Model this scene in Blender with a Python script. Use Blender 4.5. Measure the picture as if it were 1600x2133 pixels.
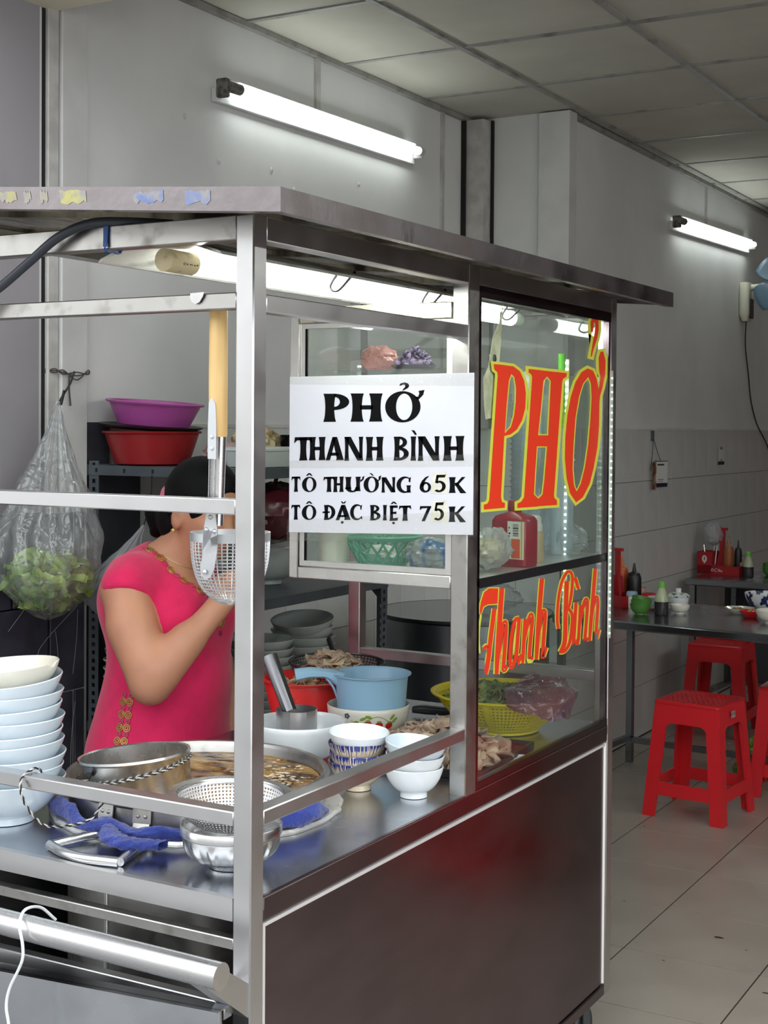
import bpy, bmesh, math, random
import numpy as np
from mathutils import Vector, Matrix, noise as mnoise
from mathutils.geometry import tessellate_polygon
from mathutils.bvhtree import BVHTree

for o in list(bpy.data.objects):
    bpy.data.objects.remove(o)
SC = bpy.context.scene
COL = SC.collection
PI = math.pi
rnd = random.Random(7)

# ------------------------------------------------------------------ camera
cam_d = bpy.data.cameras.new('camera')
cam = bpy.data.objects.new('camera', cam_d)
COL.objects.link(cam)
SC.camera = cam
YAW, PITCH, ROLL = 0.522166527, 0.0198592, 0.00720670728
fwd = Vector((-math.sin(YAW) * math.cos(PITCH), math.cos(YAW) * math.cos(PITCH), -math.sin(PITCH)))
r0 = Vector((math.cos(YAW), math.sin(YAW), 0))
u0 = r0.cross(fwd)
rgt = r0 * math.cos(ROLL) + u0 * math.sin(ROLL)
upv = -r0 * math.sin(ROLL) + u0 * math.cos(ROLL)
mw = Matrix((rgt, upv, -fwd)).transposed().to_4x4()
mw.translation = Vector((1.21336, -1.71659, 1.5))
cam.matrix_world = mw
cam_d.sensor_fit = 'HORIZONTAL'
cam_d.sensor_width = 36.0
cam_d.lens = 2927.76 / 1600 * 36.0
cam_d.shift_y = (949.24 - 1066.5) / 1600
cam_d.clip_start = 0.05

# ------------------------------------------------------------------ world, exposure
SC.view_settings.view_transform = 'Standard'
SC.view_settings.look = 'None'
SC.view_settings.exposure = 0.38
SC.view_settings.gamma = 1.0
SC.view_settings.use_curve_mapping = False
world = bpy.data.worlds.new('overcast')
SC.world = world
world.use_nodes = True
wn = world.node_tree
wn.nodes['Background'].inputs[0].default_value = (0.93, 0.97, 1.0, 1)
wn.nodes['Background'].inputs[1].default_value = 2.6
CART_TUBE = 19.0
TUBE = 9.5          # emission of the fluorescent tubes
SC.cycles.use_denoising = True
SC.cycles.max_bounces = 10
SC.cycles.transparent_max_bounces = 24
SC.cycles.sample_clamp_indirect = 6.0

# ------------------------------------------------------------------ materials
def lin(c):
    return tuple(((v / 255) / 12.92 if v / 255 <= 0.04045 else ((v / 255 + 0.055) / 1.055) ** 2.4) for v in c)

MATS = {}
def mat(name, col, rough=0.5, metal=0.0, var=0.0, scale=8.0, stretch=(1, 1, 1), rvar=0.0, bump=0.0, bscale=40.0,
        col2=None, lo=0.4, hi=0.6, coat=0.0, sheen=0.0, spec=None, detail=4, trans=0.0, emit=0.0):
    m = bpy.data.materials.new(name)
    m.use_nodes = True
    nt = m.node_tree
    b = nt.nodes['Principled BSDF']
    c = lin(col)
    b.inputs['Base Color'].default_value = (*c, 1)
    b.inputs['Roughness'].default_value = rough
    b.inputs['Metallic'].default_value = metal
    if spec is not None:
        b.inputs['Specular IOR Level'].default_value = spec
    if coat:
        b.inputs['Coat Weight'].default_value = coat
        b.inputs['Coat Roughness'].default_value = 0.1
    if sheen:
        b.inputs['Sheen Weight'].default_value = sheen
    if trans:
        b.inputs['Transmission Weight'].default_value = trans
    if emit:
        b.inputs['Emission Color'].default_value = (*c, 1)
        b.inputs['Emission Strength'].default_value = emit
    if var or col2 or rvar or bump:
        tc = nt.nodes.new('ShaderNodeTexCoord')
        mp = nt.nodes.new('ShaderNodeMapping')
        mp.inputs['Scale'].default_value = stretch
        nt.links.new(tc.outputs['Object'], mp.inputs[0])
    if var or col2 or rvar:
        n = nt.nodes.new('ShaderNodeTexNoise')
        n.inputs['Scale'].default_value = scale
        n.inputs['Detail'].default_value = detail
        nt.links.new(mp.outputs[0], n.inputs['Vector'])
        if var or col2:
            r = nt.nodes.new('ShaderNodeValToRGB')
            r.color_ramp.elements[0].position = lo
            r.color_ramp.elements[1].position = hi
            if col2:
                a, d = c, lin(col2)
            else:
                a = tuple(v * (1 - var) for v in c)
                d = tuple(min(1, v * (1 + var)) for v in c)
            r.color_ramp.elements[0].color = (*a, 1)
            r.color_ramp.elements[1].color = (*d, 1)
            nt.links.new(n.outputs['Fac'], r.inputs[0])
            nt.links.new(r.outputs[0], b.inputs['Base Color'])
        if rvar:
            mr = nt.nodes.new('ShaderNodeMapRange')
            mr.inputs[1].default_value = 0.3
            mr.inputs[2].default_value = 0.7
            mr.inputs[3].default_value = max(0, rough - rvar)
            mr.inputs[4].default_value = rough + rvar
            nt.links.new(n.outputs['Fac'], mr.inputs[0])
            nt.links.new(mr.outputs[0], b.inputs['Roughness'])
    if bump:
        n2 = nt.nodes.new('ShaderNodeTexNoise')
        n2.inputs['Scale'].default_value = bscale
        n2.inputs['Detail'].default_value = 5
        nt.links.new(mp.outputs[0], n2.inputs['Vector'])
        bp = nt.nodes.new('ShaderNodeBump')
        bp.inputs['Strength'].default_value = bump
        bp.inputs['Distance'].default_value = 0.01
        nt.links.new(n2.outputs['Fac'], bp.inputs['Height'])
        nt.links.new(bp.outputs[0], b.inputs['Normal'])
    MATS[name] = m
    return m

def emission(name, col, strength):
    m = bpy.data.materials.new(name)
    m.use_nodes = True
    nt = m.node_tree
    nt.nodes.remove(nt.nodes['Principled BSDF'])
    e = nt.nodes.new('ShaderNodeEmission')
    e.inputs[0].default_value = (*col, 1)
    e.inputs[1].default_value = strength
    nt.links.new(e.outputs[0], nt.nodes['Material Output'].inputs[0])
    return m

def thin(name, tint, clear=0.9, gloss_rough=0.03, diffuse=None, base_refl=0.0, wrinkle=0.0, wscale=25.0, fres=1.35):
    """thin clear sheet: light passes, part is reflected; optional milky share"""
    m = bpy.data.materials.new(name)
    m.use_nodes = True
    nt = m.node_tree
    nt.nodes.remove(nt.nodes['Principled BSDF'])
    tr = nt.nodes.new('ShaderNodeBsdfTransparent')
    tr.inputs[0].default_value = (*tint, 1)
    gl = nt.nodes.new('ShaderNodeBsdfGlossy')
    gl.inputs['Roughness'].default_value = gloss_rough
    gl.inputs[0].default_value = (0.9, 0.9, 0.9, 1)
    lw = nt.nodes.new('ShaderNodeLayerWeight')      # Schlick reflection, same from both sides
    lw.inputs[0].default_value = 0.5
    pw = nt.nodes.new('ShaderNodeMath')
    pw.operation = 'POWER'
    pw.inputs[1].default_value = 5.0
    nt.links.new(lw.outputs['Facing'], pw.inputs[0])
    r0_ = ((fres - 1) / (fres + 1)) ** 2
    fr = nt.nodes.new('ShaderNodeMath')
    fr.operation = 'MULTIPLY_ADD'
    fr.use_clamp = True
    fr.inputs[1].default_value = 1 - r0_
    fr.inputs[2].default_value = r0_
    nt.links.new(pw.outputs[0], fr.inputs[0])
    mx = nt.nodes.new('ShaderNodeMixShader')
    last = tr
    if diffuse:
        df = nt.nodes.new('ShaderNodeBsdfDiffuse')
        df.inputs[0].default_value = (*diffuse, 1)
        tl = nt.nodes.new('ShaderNodeBsdfTranslucent')
        tl.inputs[0].default_value = (*diffuse, 1)
        ad = nt.nodes.new('ShaderNodeMixShader')
        ad.inputs[0].default_value = 0.5
        nt.links.new(df.outputs[0], ad.inputs[1])
        nt.links.new(tl.outputs[0], ad.inputs[2])
        m2 = nt.nodes.new('ShaderNodeMixShader')
        m2.inputs[0].default_value = 1 - clear
        nt.links.new(tr.outputs[0], m2.inputs[1])
        nt.links.new(ad.outputs[0], m2.inputs[2])
        last = m2
    if base_refl:
        ma = nt.nodes.new('ShaderNodeMath')
        ma.operation = 'ADD'
        ma.use_clamp = True
        ma.inputs[1].default_value = base_refl
        nt.links.new(fr.outputs[0], ma.inputs[0])
        nt.links.new(ma.outputs[0], mx.inputs[0])
    else:
        nt.links.new(fr.outputs[0], mx.inputs[0])
    nt.links.new(last.outputs[0], mx.inputs[1])
    nt.links.new(gl.outputs[0], mx.inputs[2])
    if wrinkle:
        n2 = nt.nodes.new('ShaderNodeTexNoise')
        tc = nt.nodes.new('ShaderNodeTexCoord')
        n2.inputs['Scale'].default_value = wscale
        n2.inputs['Distortion'].default_value = 1.2
        nt.links.new(tc.outputs['Object'], n2.inputs['Vector'])
        bp = nt.nodes.new('ShaderNodeBump')
        bp.inputs['Strength'].default_value = wrinkle
        bp.inputs['Distance'].default_value = 0.02
        nt.links.new(n2.outputs['Fac'], bp.inputs['Height'])
        nt.links.new(bp.outputs[0], gl.inputs['Normal'])
        nt.links.new(bp.outputs[0], lw.inputs['Normal'])
    nt.links.new(mx.outputs[0], nt.nodes['Material Output'].inputs[0])
    return m

# ------------------------------------------------------------------ mesh helpers
class MB:
    def __init__(s):
        s.v = []; s.f = []
    def add(s, vs, fs):
        n = len(s.v)
        s.v += [tuple(p) for p in vs]
        s.f += [tuple(i + n for i in f) for f in fs]
        return s
    def box(s, x0, x1, y0, y1, z0, z1, bev=0.0):
        if bev <= 0:
            vs = [(x, y, z) for z in (z0, z1) for y in (y0, y1) for x in (x0, x1)]
            return s.add(vs, [(0, 2, 3, 1), (4, 5, 7, 6), (0, 1, 5, 4), (2, 6, 7, 3), (0, 4, 6, 2), (1, 3, 7, 5)])
        bm = bmesh.new()
        bmesh.ops.create_cube(bm, size=1, matrix=Matrix.Translation(((x0 + x1) / 2, (y0 + y1) / 2, (z0 + z1) / 2)) @ Matrix.Diagonal((x1 - x0, y1 - y0, z1 - z0, 1)))
        bmesh.ops.bevel(bm, geom=bm.edges[:], offset=bev, segments=1, affect='EDGES')
        bm.verts.index_update()
        s.add([v.co[:] for v in bm.verts], [[v.index for v in f.verts] for f in bm.faces])
        bm.free()
        return s
    def tube(s, pts, r, seg=8, cap=True):
        pts = [Vector(p) for p in pts]
        n = len(pts)
        rr = r if isinstance(r, (list, tuple)) else [r] * n
        base = len(s.v)
        t = (pts[1] - pts[0]).normalized()
        a = Vector((0, 0, 1)) if abs(t.z) < 0.9 else Vector((1, 0, 0))
        nrm = t.cross(a).normalized()
        for i, p in enumerate(pts):
            t2 = ((pts[min(i + 1, n - 1)] - p).normalized() + (p - pts[max(i - 1, 0)]).normalized())
            t2 = t2.normalized() if t2.length > 1e-6 else t
            nrm = (nrm - t2 * nrm.dot(t2)).normalized()
            b = t2.cross(nrm)
            for k in range(seg):
                an = 2 * PI * k / seg
                s.v.append(tuple(p + (nrm * math.cos(an) + b * math.sin(an)) * rr[i]))
        for i in range(n - 1):
            for k in range(seg):
                k2 = (k + 1) % seg
                s.f.append((base + i * seg + k, base + i * seg + k2, base + (i + 1) * seg + k2, base + (i + 1) * seg + k))
        if cap:
            s.f.append(tuple(base + k for k in reversed(range(seg))))
            s.f.append(tuple(base + (n - 1) * seg + k for k in range(seg)))
        return s
    def lathe(s, prof, seg=32, c=(0, 0, 0), wob=None, close=False):
        """prof: list of (r, z); wob(angle, i) -> radius factor"""
        base = len(s.v)
        n = len(prof)
        for i, (r, z) in enumerate(prof):
            for k in range(seg):
                a = 2 * PI * k / seg
                q = r * (wob(a, i) if wob else 1)
                s.v.append((c[0] + q * math.cos(a), c[1] + q * math.sin(a), c[2] + z))
        for i in range(n - 1 + (1 if close else 0)):
            j = (i + 1) % n
            for k in range(seg):
                k2 = (k + 1) % seg
                s.f.append((base + i * seg + k, base + i * seg + k2, base + j * seg + k2, base + j * seg + k))
        if not close:
            for i, rev in ((0, True), (n - 1, False)):
                if prof[i][0] > 1e-5:
                    ring = [base + i * seg + k for k in range(seg)]
                    if abs(prof[i][0]) < 1e9 and getattr(s, '_cap', True):
                        s.f.append(tuple(reversed(ring)) if rev else tuple(ring))
        return s
    def prism(s, poly, fn0, fn1, holes=()):
        """flat polygon (with holes) mapped by fn0 / fn1 to two sides"""
        loops = [list(poly)] + [list(h) for h in holes]
        tri = tessellate_polygon([[Vector((p[0], p[1], 0)) for p in l] for l in loops])
        flat = [p for l in loops for p in l]
        n = len(flat)
        b = len(s.v)
        s.v += [tuple(fn0(*p)) for p in flat]
        for t in tri:
            s.f.append((b + t[0], b + t[1], b + t[2]))
        if fn1:
            s.v += [tuple(fn1(*p)) for p in flat]
            for t in tri:
                s.f.append((b + n + t[2], b + n + t[1], b + n + t[0]))
            k = 0
            for l in loops:
                m = len(l)
                for i in range(m):
                    i2 = (i + 1) % m
                    s.f.append((b + k + i, b + k + i2, b + n + k + i2, b + n + k + i))
                k += m
        return s
    def xf(s, M, start=0):
        s.v[start:] = [tuple(M @ Vector(p)) for p in s.v[start:]]
        return s
    def mesh(s, name, m, smooth=True, ang=40):
        me = bpy.data.meshes.new(name)
        me.from_pydata(s.v, [], s.f)
        me.update()
        bm = bmesh.new()
        bm.from_mesh(me)
        bmesh.ops.remove_doubles(bm, verts=bm.verts, dist=1e-6)
        bmesh.ops.recalc_face_normals(bm, faces=bm.faces)
        if smooth:
            for e in bm.edges:
                if len(e.link_faces) == 2 and e.calc_face_angle(0) > math.radians(ang):
                    e.smooth = False
            for f in bm.faces:
                f.smooth = True
        bm.to_mesh(me)
        bm.free()
        if m:
            me.materials.append(m)
        return me
    def build(s, name, m, parent=None, smooth=True, ang=40, label=None):
        o = bpy.data.objects.new(name, s.mesh(name, m, smooth, ang))
        COL.objects.link(o)
        if parent:
            o.parent = parent
        if label:
            o['label'] = label
        return o

def tag(o, label, cat, group=None, kind=None):
    o['label'] = label
    o['category'] = cat
    if group: o['group'] = group
    if kind: o['kind'] = kind
    return o
def thing(name, label, cat, loc=(0, 0, 0), rot=(0, 0, 0), group=None):
    o = bpy.data.objects.new(name, None)
    COL.objects.link(o)
    o.empty_display_size = 0.05
    o.location = loc
    o.rotation_euler = rot
    return tag(o, label, cat, group)
def struct(o):
    o['kind'] = 'structure'
    return o
def copy_tree(o, parent=None):
    c = o.copy()
    COL.objects.link(c)
    c.parent = parent
    for ch in list(o.children):
        copy_tree(ch, c)
    return c
def smooth_path(pts, n=6):
    P = [Vector(p) for p in pts]
    Q = [2 * P[0] - P[1]] + P + [2 * P[-1] - P[-2]]
    out = []
    for i in range(len(P) - 1):
        a, b, c, d = Q[i:i + 4]
        for k in range(n):
            t = k / n
            out.append(0.5 * (2 * b + (c - a) * t + (2 * a - 5 * b + 4 * c - d) * t * t + (-a + 3 * b - 3 * c + d) * t ** 3))
    out.append(P[-1])
    return out
def lathe_open(prof, seg=40, wob=None):
    m = MB(); m._cap = False
    return m.lathe(prof, seg, wob=wob)

# smooth bodies: signed distances blended, then meshed by surface nets
def nets(fn, lo, hi, h):
    ax = [np.arange(lo[i], hi[i] + h, h) for i in range(3)]
    G = np.stack(np.meshgrid(*ax, indexing='ij'), -1)
    V = fn(G)
    S = V < 0
    nx = [d - 1 for d in V.shape]
    acc = np.zeros((*nx, 3)); cnt = np.zeros(nx)
    sl = lambda off: tuple(slice(off[i], off[i] + nx[i]) for i in range(3))
    for a in range(3):
        o1, o2 = [(b, c) for b, c in (((a + 1) % 3, (a + 2) % 3),)][0]
        for i in (0, 1):
            for j in (0, 1):
                p = [0, 0, 0]; p[o1] = i; p[o2] = j
                q = list(p); q[a] = 1
                v0, v1 = V[sl(p)], V[sl(q)]
                cr = (v0 < 0) != (v1 < 0)
                t = np.where(cr, v0 / np.where(cr, v0 - v1, 1), 0)
                acc[..., a] += np.where(cr, t, 0)
                acc[..., o1] += np.where(cr, i, 0)
                acc[..., o2] += np.where(cr, j, 0)
                cnt += cr
    act = cnt > 0
    ids = -np.ones(nx, int)
    ids[act] = np.arange(act.sum())
    pos = np.argwhere(act) + acc[act] / cnt[act][:, None]
    verts = np.array(lo) + pos * h
    quads = []
    for a in range(3):
        b, c = (a + 1) % 3, (a + 2) % 3
        s0 = [slice(1, -1)] * 3; s1 = [slice(1, -1)] * 3
        s0[a] = slice(0, -1); s1[a] = slice(1, None)
        A, B = S[tuple(s0)], S[tuple(s1)]
        idx = np.argwhere(A != B)
        base = idx.copy()
        base[:, b] += 1; base[:, c] += 1
        inside = A[tuple(idx.T)]
        def cell(db, dc):
            q = base.copy(); q[:, b] += db; q[:, c] += dc
            return ids[tuple(q.T)]
        q = np.stack([cell(-1, -1), cell(0, -1), cell(0, 0), cell(-1, 0)], 1)
        q[~inside] = q[~inside][:, ::-1]
        quads.append(q)
    quads = np.concatenate(quads)
    quads = quads[(quads >= 0).all(1)]
    m = MB()
    m.v = [tuple(v) for v in verts.tolist()]
    m.f = [tuple(q) for q in quads.tolist()]
    return m
def s_ell(P, c, r):
    q = (P - np.array(c)) / np.array(r)
    k0 = np.linalg.norm(q, axis=-1)
    k1 = np.linalg.norm(q / np.array(r), axis=-1) + 1e-9
    return k0 * (k0 - 1) / k1
def s_cap(P, a, b, ra, rb):
    a = np.array(a, float); b = np.array(b, float)
    ba = b - a
    t = np.clip(((P - a) @ ba) / (ba @ ba), 0, 1)
    return np.linalg.norm(P - a - t[..., None] * ba, axis=-1) - (ra + (rb - ra) * t)
def smin(a, b, k):
    h = np.clip(0.5 + 0.5 * (b - a) / k, 0, 1)
    return b + (a - b) * h - k * h * (1 - h)
def smax(a, b, k):
    return -smin(-a, -b, k)
# ------------------------------------------------------------------ material list
steel = mat('brushed_steel', (206, 205, 205), 0.34, 1.0, scale=14, rvar=0.06, bump=0.006, bscale=90)
steel_worn = mat('worn_steel', (180, 178, 174), 0.38, 1.0, rvar=0.10, col2=(128, 122, 112), scale=22, lo=0.52, hi=0.8, bump=0.012, bscale=120)
steel_top = mat('counter_steel', (190, 193, 198), 0.24, 1.0, var=0.08, scale=7, rvar=0.06, bump=0.015, bscale=30)
steel_panel = mat('panel_steel', (116, 102, 107), 0.20, 1.0, var=0.08, scale=4, stretch=(1, 1, 3), rvar=0.05, bump=0.015, bscale=4)
steel_bright = mat('bright_steel', (216, 216, 216), 0.27, 1.0, rvar=0.03, scale=30)
alu = mat('aluminium', (214, 212, 208), 0.40, 1.0, rvar=0.1, scale=30, bump=0.05, bscale=80)
alu_dirty = mat('dirty_aluminium', (190, 184, 168), 0.42, 0.9, col2=(96, 86, 62), scale=35, lo=0.56, hi=0.72, rvar=0.1)
black_steel = mat('blackened_sheet', (70, 70, 66), 0.5, 0.6, col2=(36, 34, 30), scale=9, rvar=0.1)
white_por = mat('white_porcelain', (226, 231, 233), 0.14, coat=0.3)
cream_por = mat('cream_porcelain', (226, 222, 208), 0.16, coat=0.3)
cool_por = mat('bluish_porcelain', (210, 222, 230), 0.15, coat=0.3)
grey_por = mat('grey_porcelain', (176, 182, 180), 0.22, coat=0.2)
wall_paint = mat('wall_paint', (212, 213, 211), 0.75, var=0.05, scale=2.2, bump=0.12, bscale=6, detail=6)
strip_paint = mat('strip_paint', (200, 200, 198), 0.6, var=0.06, scale=5)
conduit_m = mat('old_conduit', (182, 180, 176), 0.6, var=0.12, scale=14)
dark_gap = mat('dark_gap', (28, 27, 27), 0.9)
ceil_m = mat('ceiling_tile', (186, 184, 172), 0.85, var=0.05, scale=3, bump=0.05, bscale=120)
grid_m = mat('ceiling_grid', (150, 149, 144), 0.5, col2=(100, 98, 92), scale=12, lo=0.5, hi=0.75)
tile_w = mat('wall_tile', (210, 213, 210), 0.22, var=0.03, scale=3, coat=0.15)
slate = mat('slate_cladding', (62, 63, 74), 0.5, var=0.35, scale=6, bump=0.2, bscale=12, detail=7)
floor_m = mat('floor_tile', (164, 156, 144), 0.34, var=0.05, scale=5, rvar=0.06, bump=0.02, bscale=14)
grout_m = mat('grout', (52, 48, 44), 0.9)
soffit_m = mat('soffit_paint', (226, 222, 196), 0.7, var=0.03, scale=2)
asphalt = mat('pavement', (118, 117, 116), 0.85, var=0.12, scale=6, bump=0.2, bscale=60)
maroon_wall = mat('maroon_wall', (112, 80, 86), 0.55, var=0.15, scale=1.5)
black_pl = mat('black_plastic', (26, 26, 28), 0.38)
dark_metal = mat('dark_grey_metal', (84, 90, 94), 0.45, 0.5, var=0.12, scale=10)
tube_m = emission('tube_light', (0.93, 1.0, 0.97), TUBE)
fill_tube_m = emission('fill_tube_light', (0.95, 1.0, 0.96), 44.0)  # strong glow for the unseen lamps added as fill light
cart_tube_m = emission('cart_tube_light', (0.95, 1.0, 0.96), CART_TUBE)
led_m = emission('led_light', (0.86, 1.0, 0.9), 30.0)
glass_m = thin('glass', (0.93, 0.96, 0.94), 0.975, 0.02, base_refl=0.01, fres=1.45, diffuse=(0.5, 0.52, 0.5))
clear_pl = thin('clear_plastic', (0.93, 0.95, 0.96), 0.86, 0.12, diffuse=(0.75, 0.78, 0.8), wrinkle=0.9, wscale=18, base_refl=0.03)
milky_pl = thin('milky_plastic', (0.9, 0.92, 0.93), 0.55, 0.2, diffuse=(0.72, 0.75, 0.77), wrinkle=0.5, wscale=12, base_refl=0.03)
red_pl = mat('red_plastic', (216, 36, 44), 0.36, coat=0.1)
deepred_pl = mat('deep_red_plastic', (160, 24, 30), 0.4)
steel_dk = mat('steel_table', (150, 154, 158), 0.22, 1.0, rvar=0.08, scale=5)

# ------------------------------------------------------------------ the setting
XW1, XW2, YS, ZC = -1.54, -1.104, 3.82, 2.841
# left wall: front stretch, the step, rear stretch
plan = [(XW1, -0.6), (XW1, YS), (XW2, YS), (XW2, 9.0), (XW1 - 0.2, 9.0), (XW1 - 0.2, -0.6)]
w = MB().prism(plan, lambda a, b: (a, b, 0), lambda a, b: (a, b, ZC + 0.3)).build('wall_left', wall_paint, smooth=False)
struct(w)
# wall tiles, 0.2 x 0.25, joints recessed
tile_me = {}
def tile_mesh(kind, sx, sy, sz, m, bev=0.002):
    k = (kind, sx, sy, sz)
    if k not in tile_me:
        b = MB()
        x, y, z = sx / 2, sy / 2, sz / 2
        i = bev
        if kind == 'x':      # proud towards +x
            vs = [(0, -y, -z), (0, y, -z), (0, y, z), (0, -y, z), (sx, -y + i, -z + i), (sx, y - i, -z + i), (sx, y - i, z - i), (sx, -y + i, z - i)]
        elif kind == '-y':
            vs = [(-x, 0, -z), (x, 0, -z), (x, 0, z), (-x, 0, z), (-x + i, -sy, -z + i), (x - i, -sy, -z + i), (x - i, -sy, z - i), (-x + i, -sy, z - i)]
        elif kind == 'z':
            vs = [(-x, -y, 0), (x, -y, 0), (x, y, 0), (-x, y, 0), (-x + i, -y + i, sz), (x - i, -y + i, sz), (x - i, y - i, sz), (-x + i, y - i, sz)]
        b.add(vs, [(0, 1, 5, 4), (1, 2, 6, 5), (2, 3, 7, 6), (3, 0, 4, 7), (4, 5, 6, 7)])
        tile_me[k] = b.mesh('tile', m, smooth=False)
    return tile_me[k]
def put(me, name, parent, loc):
    o = bpy.data.objects.new(name, me)
    COL.objects.link(o)
    o.parent = parent
    o.location = loc
    return o
grout_w = MB().box(XW2, XW2 + 0.0015, YS, 9, 0, 1.488).box(XW1, XW1 + 0.0015, 1.36, YS, 0, 1.488).box(XW1, XW2, YS - 0.0015, YS, 0, 1.488).build('grout', grout_m, w, smooth=False)
tx = tile_mesh('x', 0.002, 0.2035, 0.2465, tile_w, 0.0004)
for r in range(6):
    z = 1.499 - 0.125 - r * 0.2485
    for k in range(18):
        put(tx, 'tile', w, (XW2 + 0.0015, YS + 0.105 + k * 0.2055, z))
    for k in range(12):
        put(tx, 'tile', w, (XW1 + 0.0015, YS - 0.105 - k * 0.2055, z))
    for k in range(2):
        put(tile_mesh('-y', 0.2035, 0.002, 0.2465, tile_w, 0.0004), 'tile', w, (XW2 - 0.105 - k * 0.2055, YS - 0.0015, z))
# dado edge of rough plaster above the tiles
pts = []
m = MB()
for (x, y0, y1) in ((XW2, YS, 9.0), (XW1, 1.36, YS)):
    y = y0
    while y < y1 - 0.05:
        L = rnd.uniform(0.15, 0.5)
        y2 = min(y1, y + L)
        m.box(x, x + rnd.uniform(0.005, 0.012), y, y2, 1.497, 1.497 + rnd.uniform(0.006, 0.014))
        y = y2
struct(m.build('trim_1', strip_paint, smooth=False))
# step corner pipes and boards
pier = MB().box(XW1 + 0.001, XW1 + 0.10, YS - 0.09, YS - 0.012, 1.5, ZC - 0.015)
struct(pier.build('trim_2', conduit_m, smooth=False))
struct(MB().box(XW2 - 0.105, XW2 + 0.035, YS - 0.03, YS - 0.001, 1.49, ZC - 0.005).box(XW2 + 0.0005, XW2 + 0.035, YS - 0.001, YS + 0.05, 1.49, ZC - 0.005).build('trim_3', strip_paint, smooth=False))
struct(MB().box(XW2 - 0.116, XW2 - 0.106, YS - 0.006, YS - 0.0005, 1.49, ZC - 0.005).box(XW1 + 0.101, XW1 + 0.109, YS - 0.02, YS - 0.0005, 1.5, ZC - 0.01).box(XW1 + 0.0005, XW1 + 0.02, YS - 0.106, YS - 0.094, 1.5, ZC - 0.01).build('trim_4', dark_gap, smooth=False))
# shutter guide strip at the shopfront
struct(MB().box(XW1 + 0.0005, XW1 + 0.014, 1.182, 1.225, 0, 2.66, 0.003).build('trim_5', conduit_m, smooth=False))
struct(MB().box(XW1 + 0.0005, XW1 + 0.022, 1.228, 1.335, 0, 2.84, 0.003).build('trim_6', strip_paint, smooth=False))
struct(MB().box(XW1 + 0.0005, XW1 + 0.003, 1.170, 1.181, 0.0, 2.66).build('trim_7', dark_gap, smooth=False))
struct(MB().box(XW1 + 0.0005, XW1 + 0.005, -0.6, 1.157, 1.262, 2.645).build('trim_15', mat('outer_grey', (146, 142, 146), 0.75, var=.06, scale=3), smooth=False))
# slate cladding below, plank pieces
sl = MB().box(XW1 + 0.0005, XW1 + 0.004, -0.6, 1.325, 0.0, 1.26).build('trim_8', dark_gap, smooth=False)
struct(sl)
for r in range(5):
    y = -0.40 - (r % 2) * 0.1
    for k in range(9):
        y0, y1 = max(-0.40, y), min(1.322, y + 0.235)
        if y1 - y0 > 0.03:
            t = 0.028
            b = MB().box(XW1 + 0.004, XW1 + t, y0, y1 - 0.004, r * 0.252, r * 0.252 + 0.248, 0.002)
            b.build('slate_tile', slate, sl, smooth=False)
        y += 0.24
# light scratches in the slate (fine marks in relief)
m = MB()
scr = mat('chalk_scratch', (150, 150, 152), 0.9)
for p in ([(1.29, 0.98), (1.285, 0.9), (1.27, 0.8)], [(1.02, 0.80), (1.08, 0.785), (1.16, 0.79)], [(1.2, 0.93), (1.21, 0.86), (1.205, 0.78)], [(1.28, 0.72), (1.265, 0.62), (1.26, 0.5)], [(1.02, 0.95), (1.1, 1.02), (1.14, 1.05)], [(1.3, 1.0), (1.15, 0.9), (1.13, 0.86)]):
    m.tube(smooth_path([(XW1 + 0.0280, a, b) for a, b in p]), 0.0007, 4)
m.build('scratch', scr, sl)
# nail holes and wall conduits
m = MB()
m.box(XW1 + 0.0005, XW1 + 0.012, 2.545, 2.572, 2.615, ZC)
struct(m.build('trim_9', conduit_m, smooth=False))
struct(MB().box(XW1 + 0.0005, XW1 + 0.010, 3.52, 3.545, 1.5, ZC).build('trim_10', conduit_m, smooth=False))
struct(MB().box(XW2 + 0.0005, XW2 + 0.010, 5.78, 5.80, 2.60, ZC).build('trim_11', conduit_m, smooth=False))
m = MB()
for y, z in ((1.98, 2.36), (2.28, 2.38), (2.42, 2.33), (2.75, 2.3), (3.0, 2.29), (1.8, 2.47), (2.86, 2.42)):
    m.lathe([(0.0, 0.004), (0.006, 0.003), (0.009, 0.0)], 7, (0, 0, 0))
    m.xf(Matrix.Translation((XW1 + 0.0002, y, z)) @ Matrix.Rotation(PI / 2, 4, 'Y') @ Matrix.Diagonal((1 + rnd.random(), 1, 1, 1)), len(m.v) - 21)
m.build('plaster_chip', strip_paint, w)
# ceiling edge moulding along the left wall
def run(y0, y1, x, z=ZC):
    return MB().box(x, x + 0.022, y0, y1, z - 0.018, z)
struct(run(1.25, YS, XW1 + 0.0005).build('trim_12', grid_m, smooth=False))
struct(run(YS, 9, XW2 + 0.0005).build('trim_13', grid_m, smooth=False))
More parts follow.
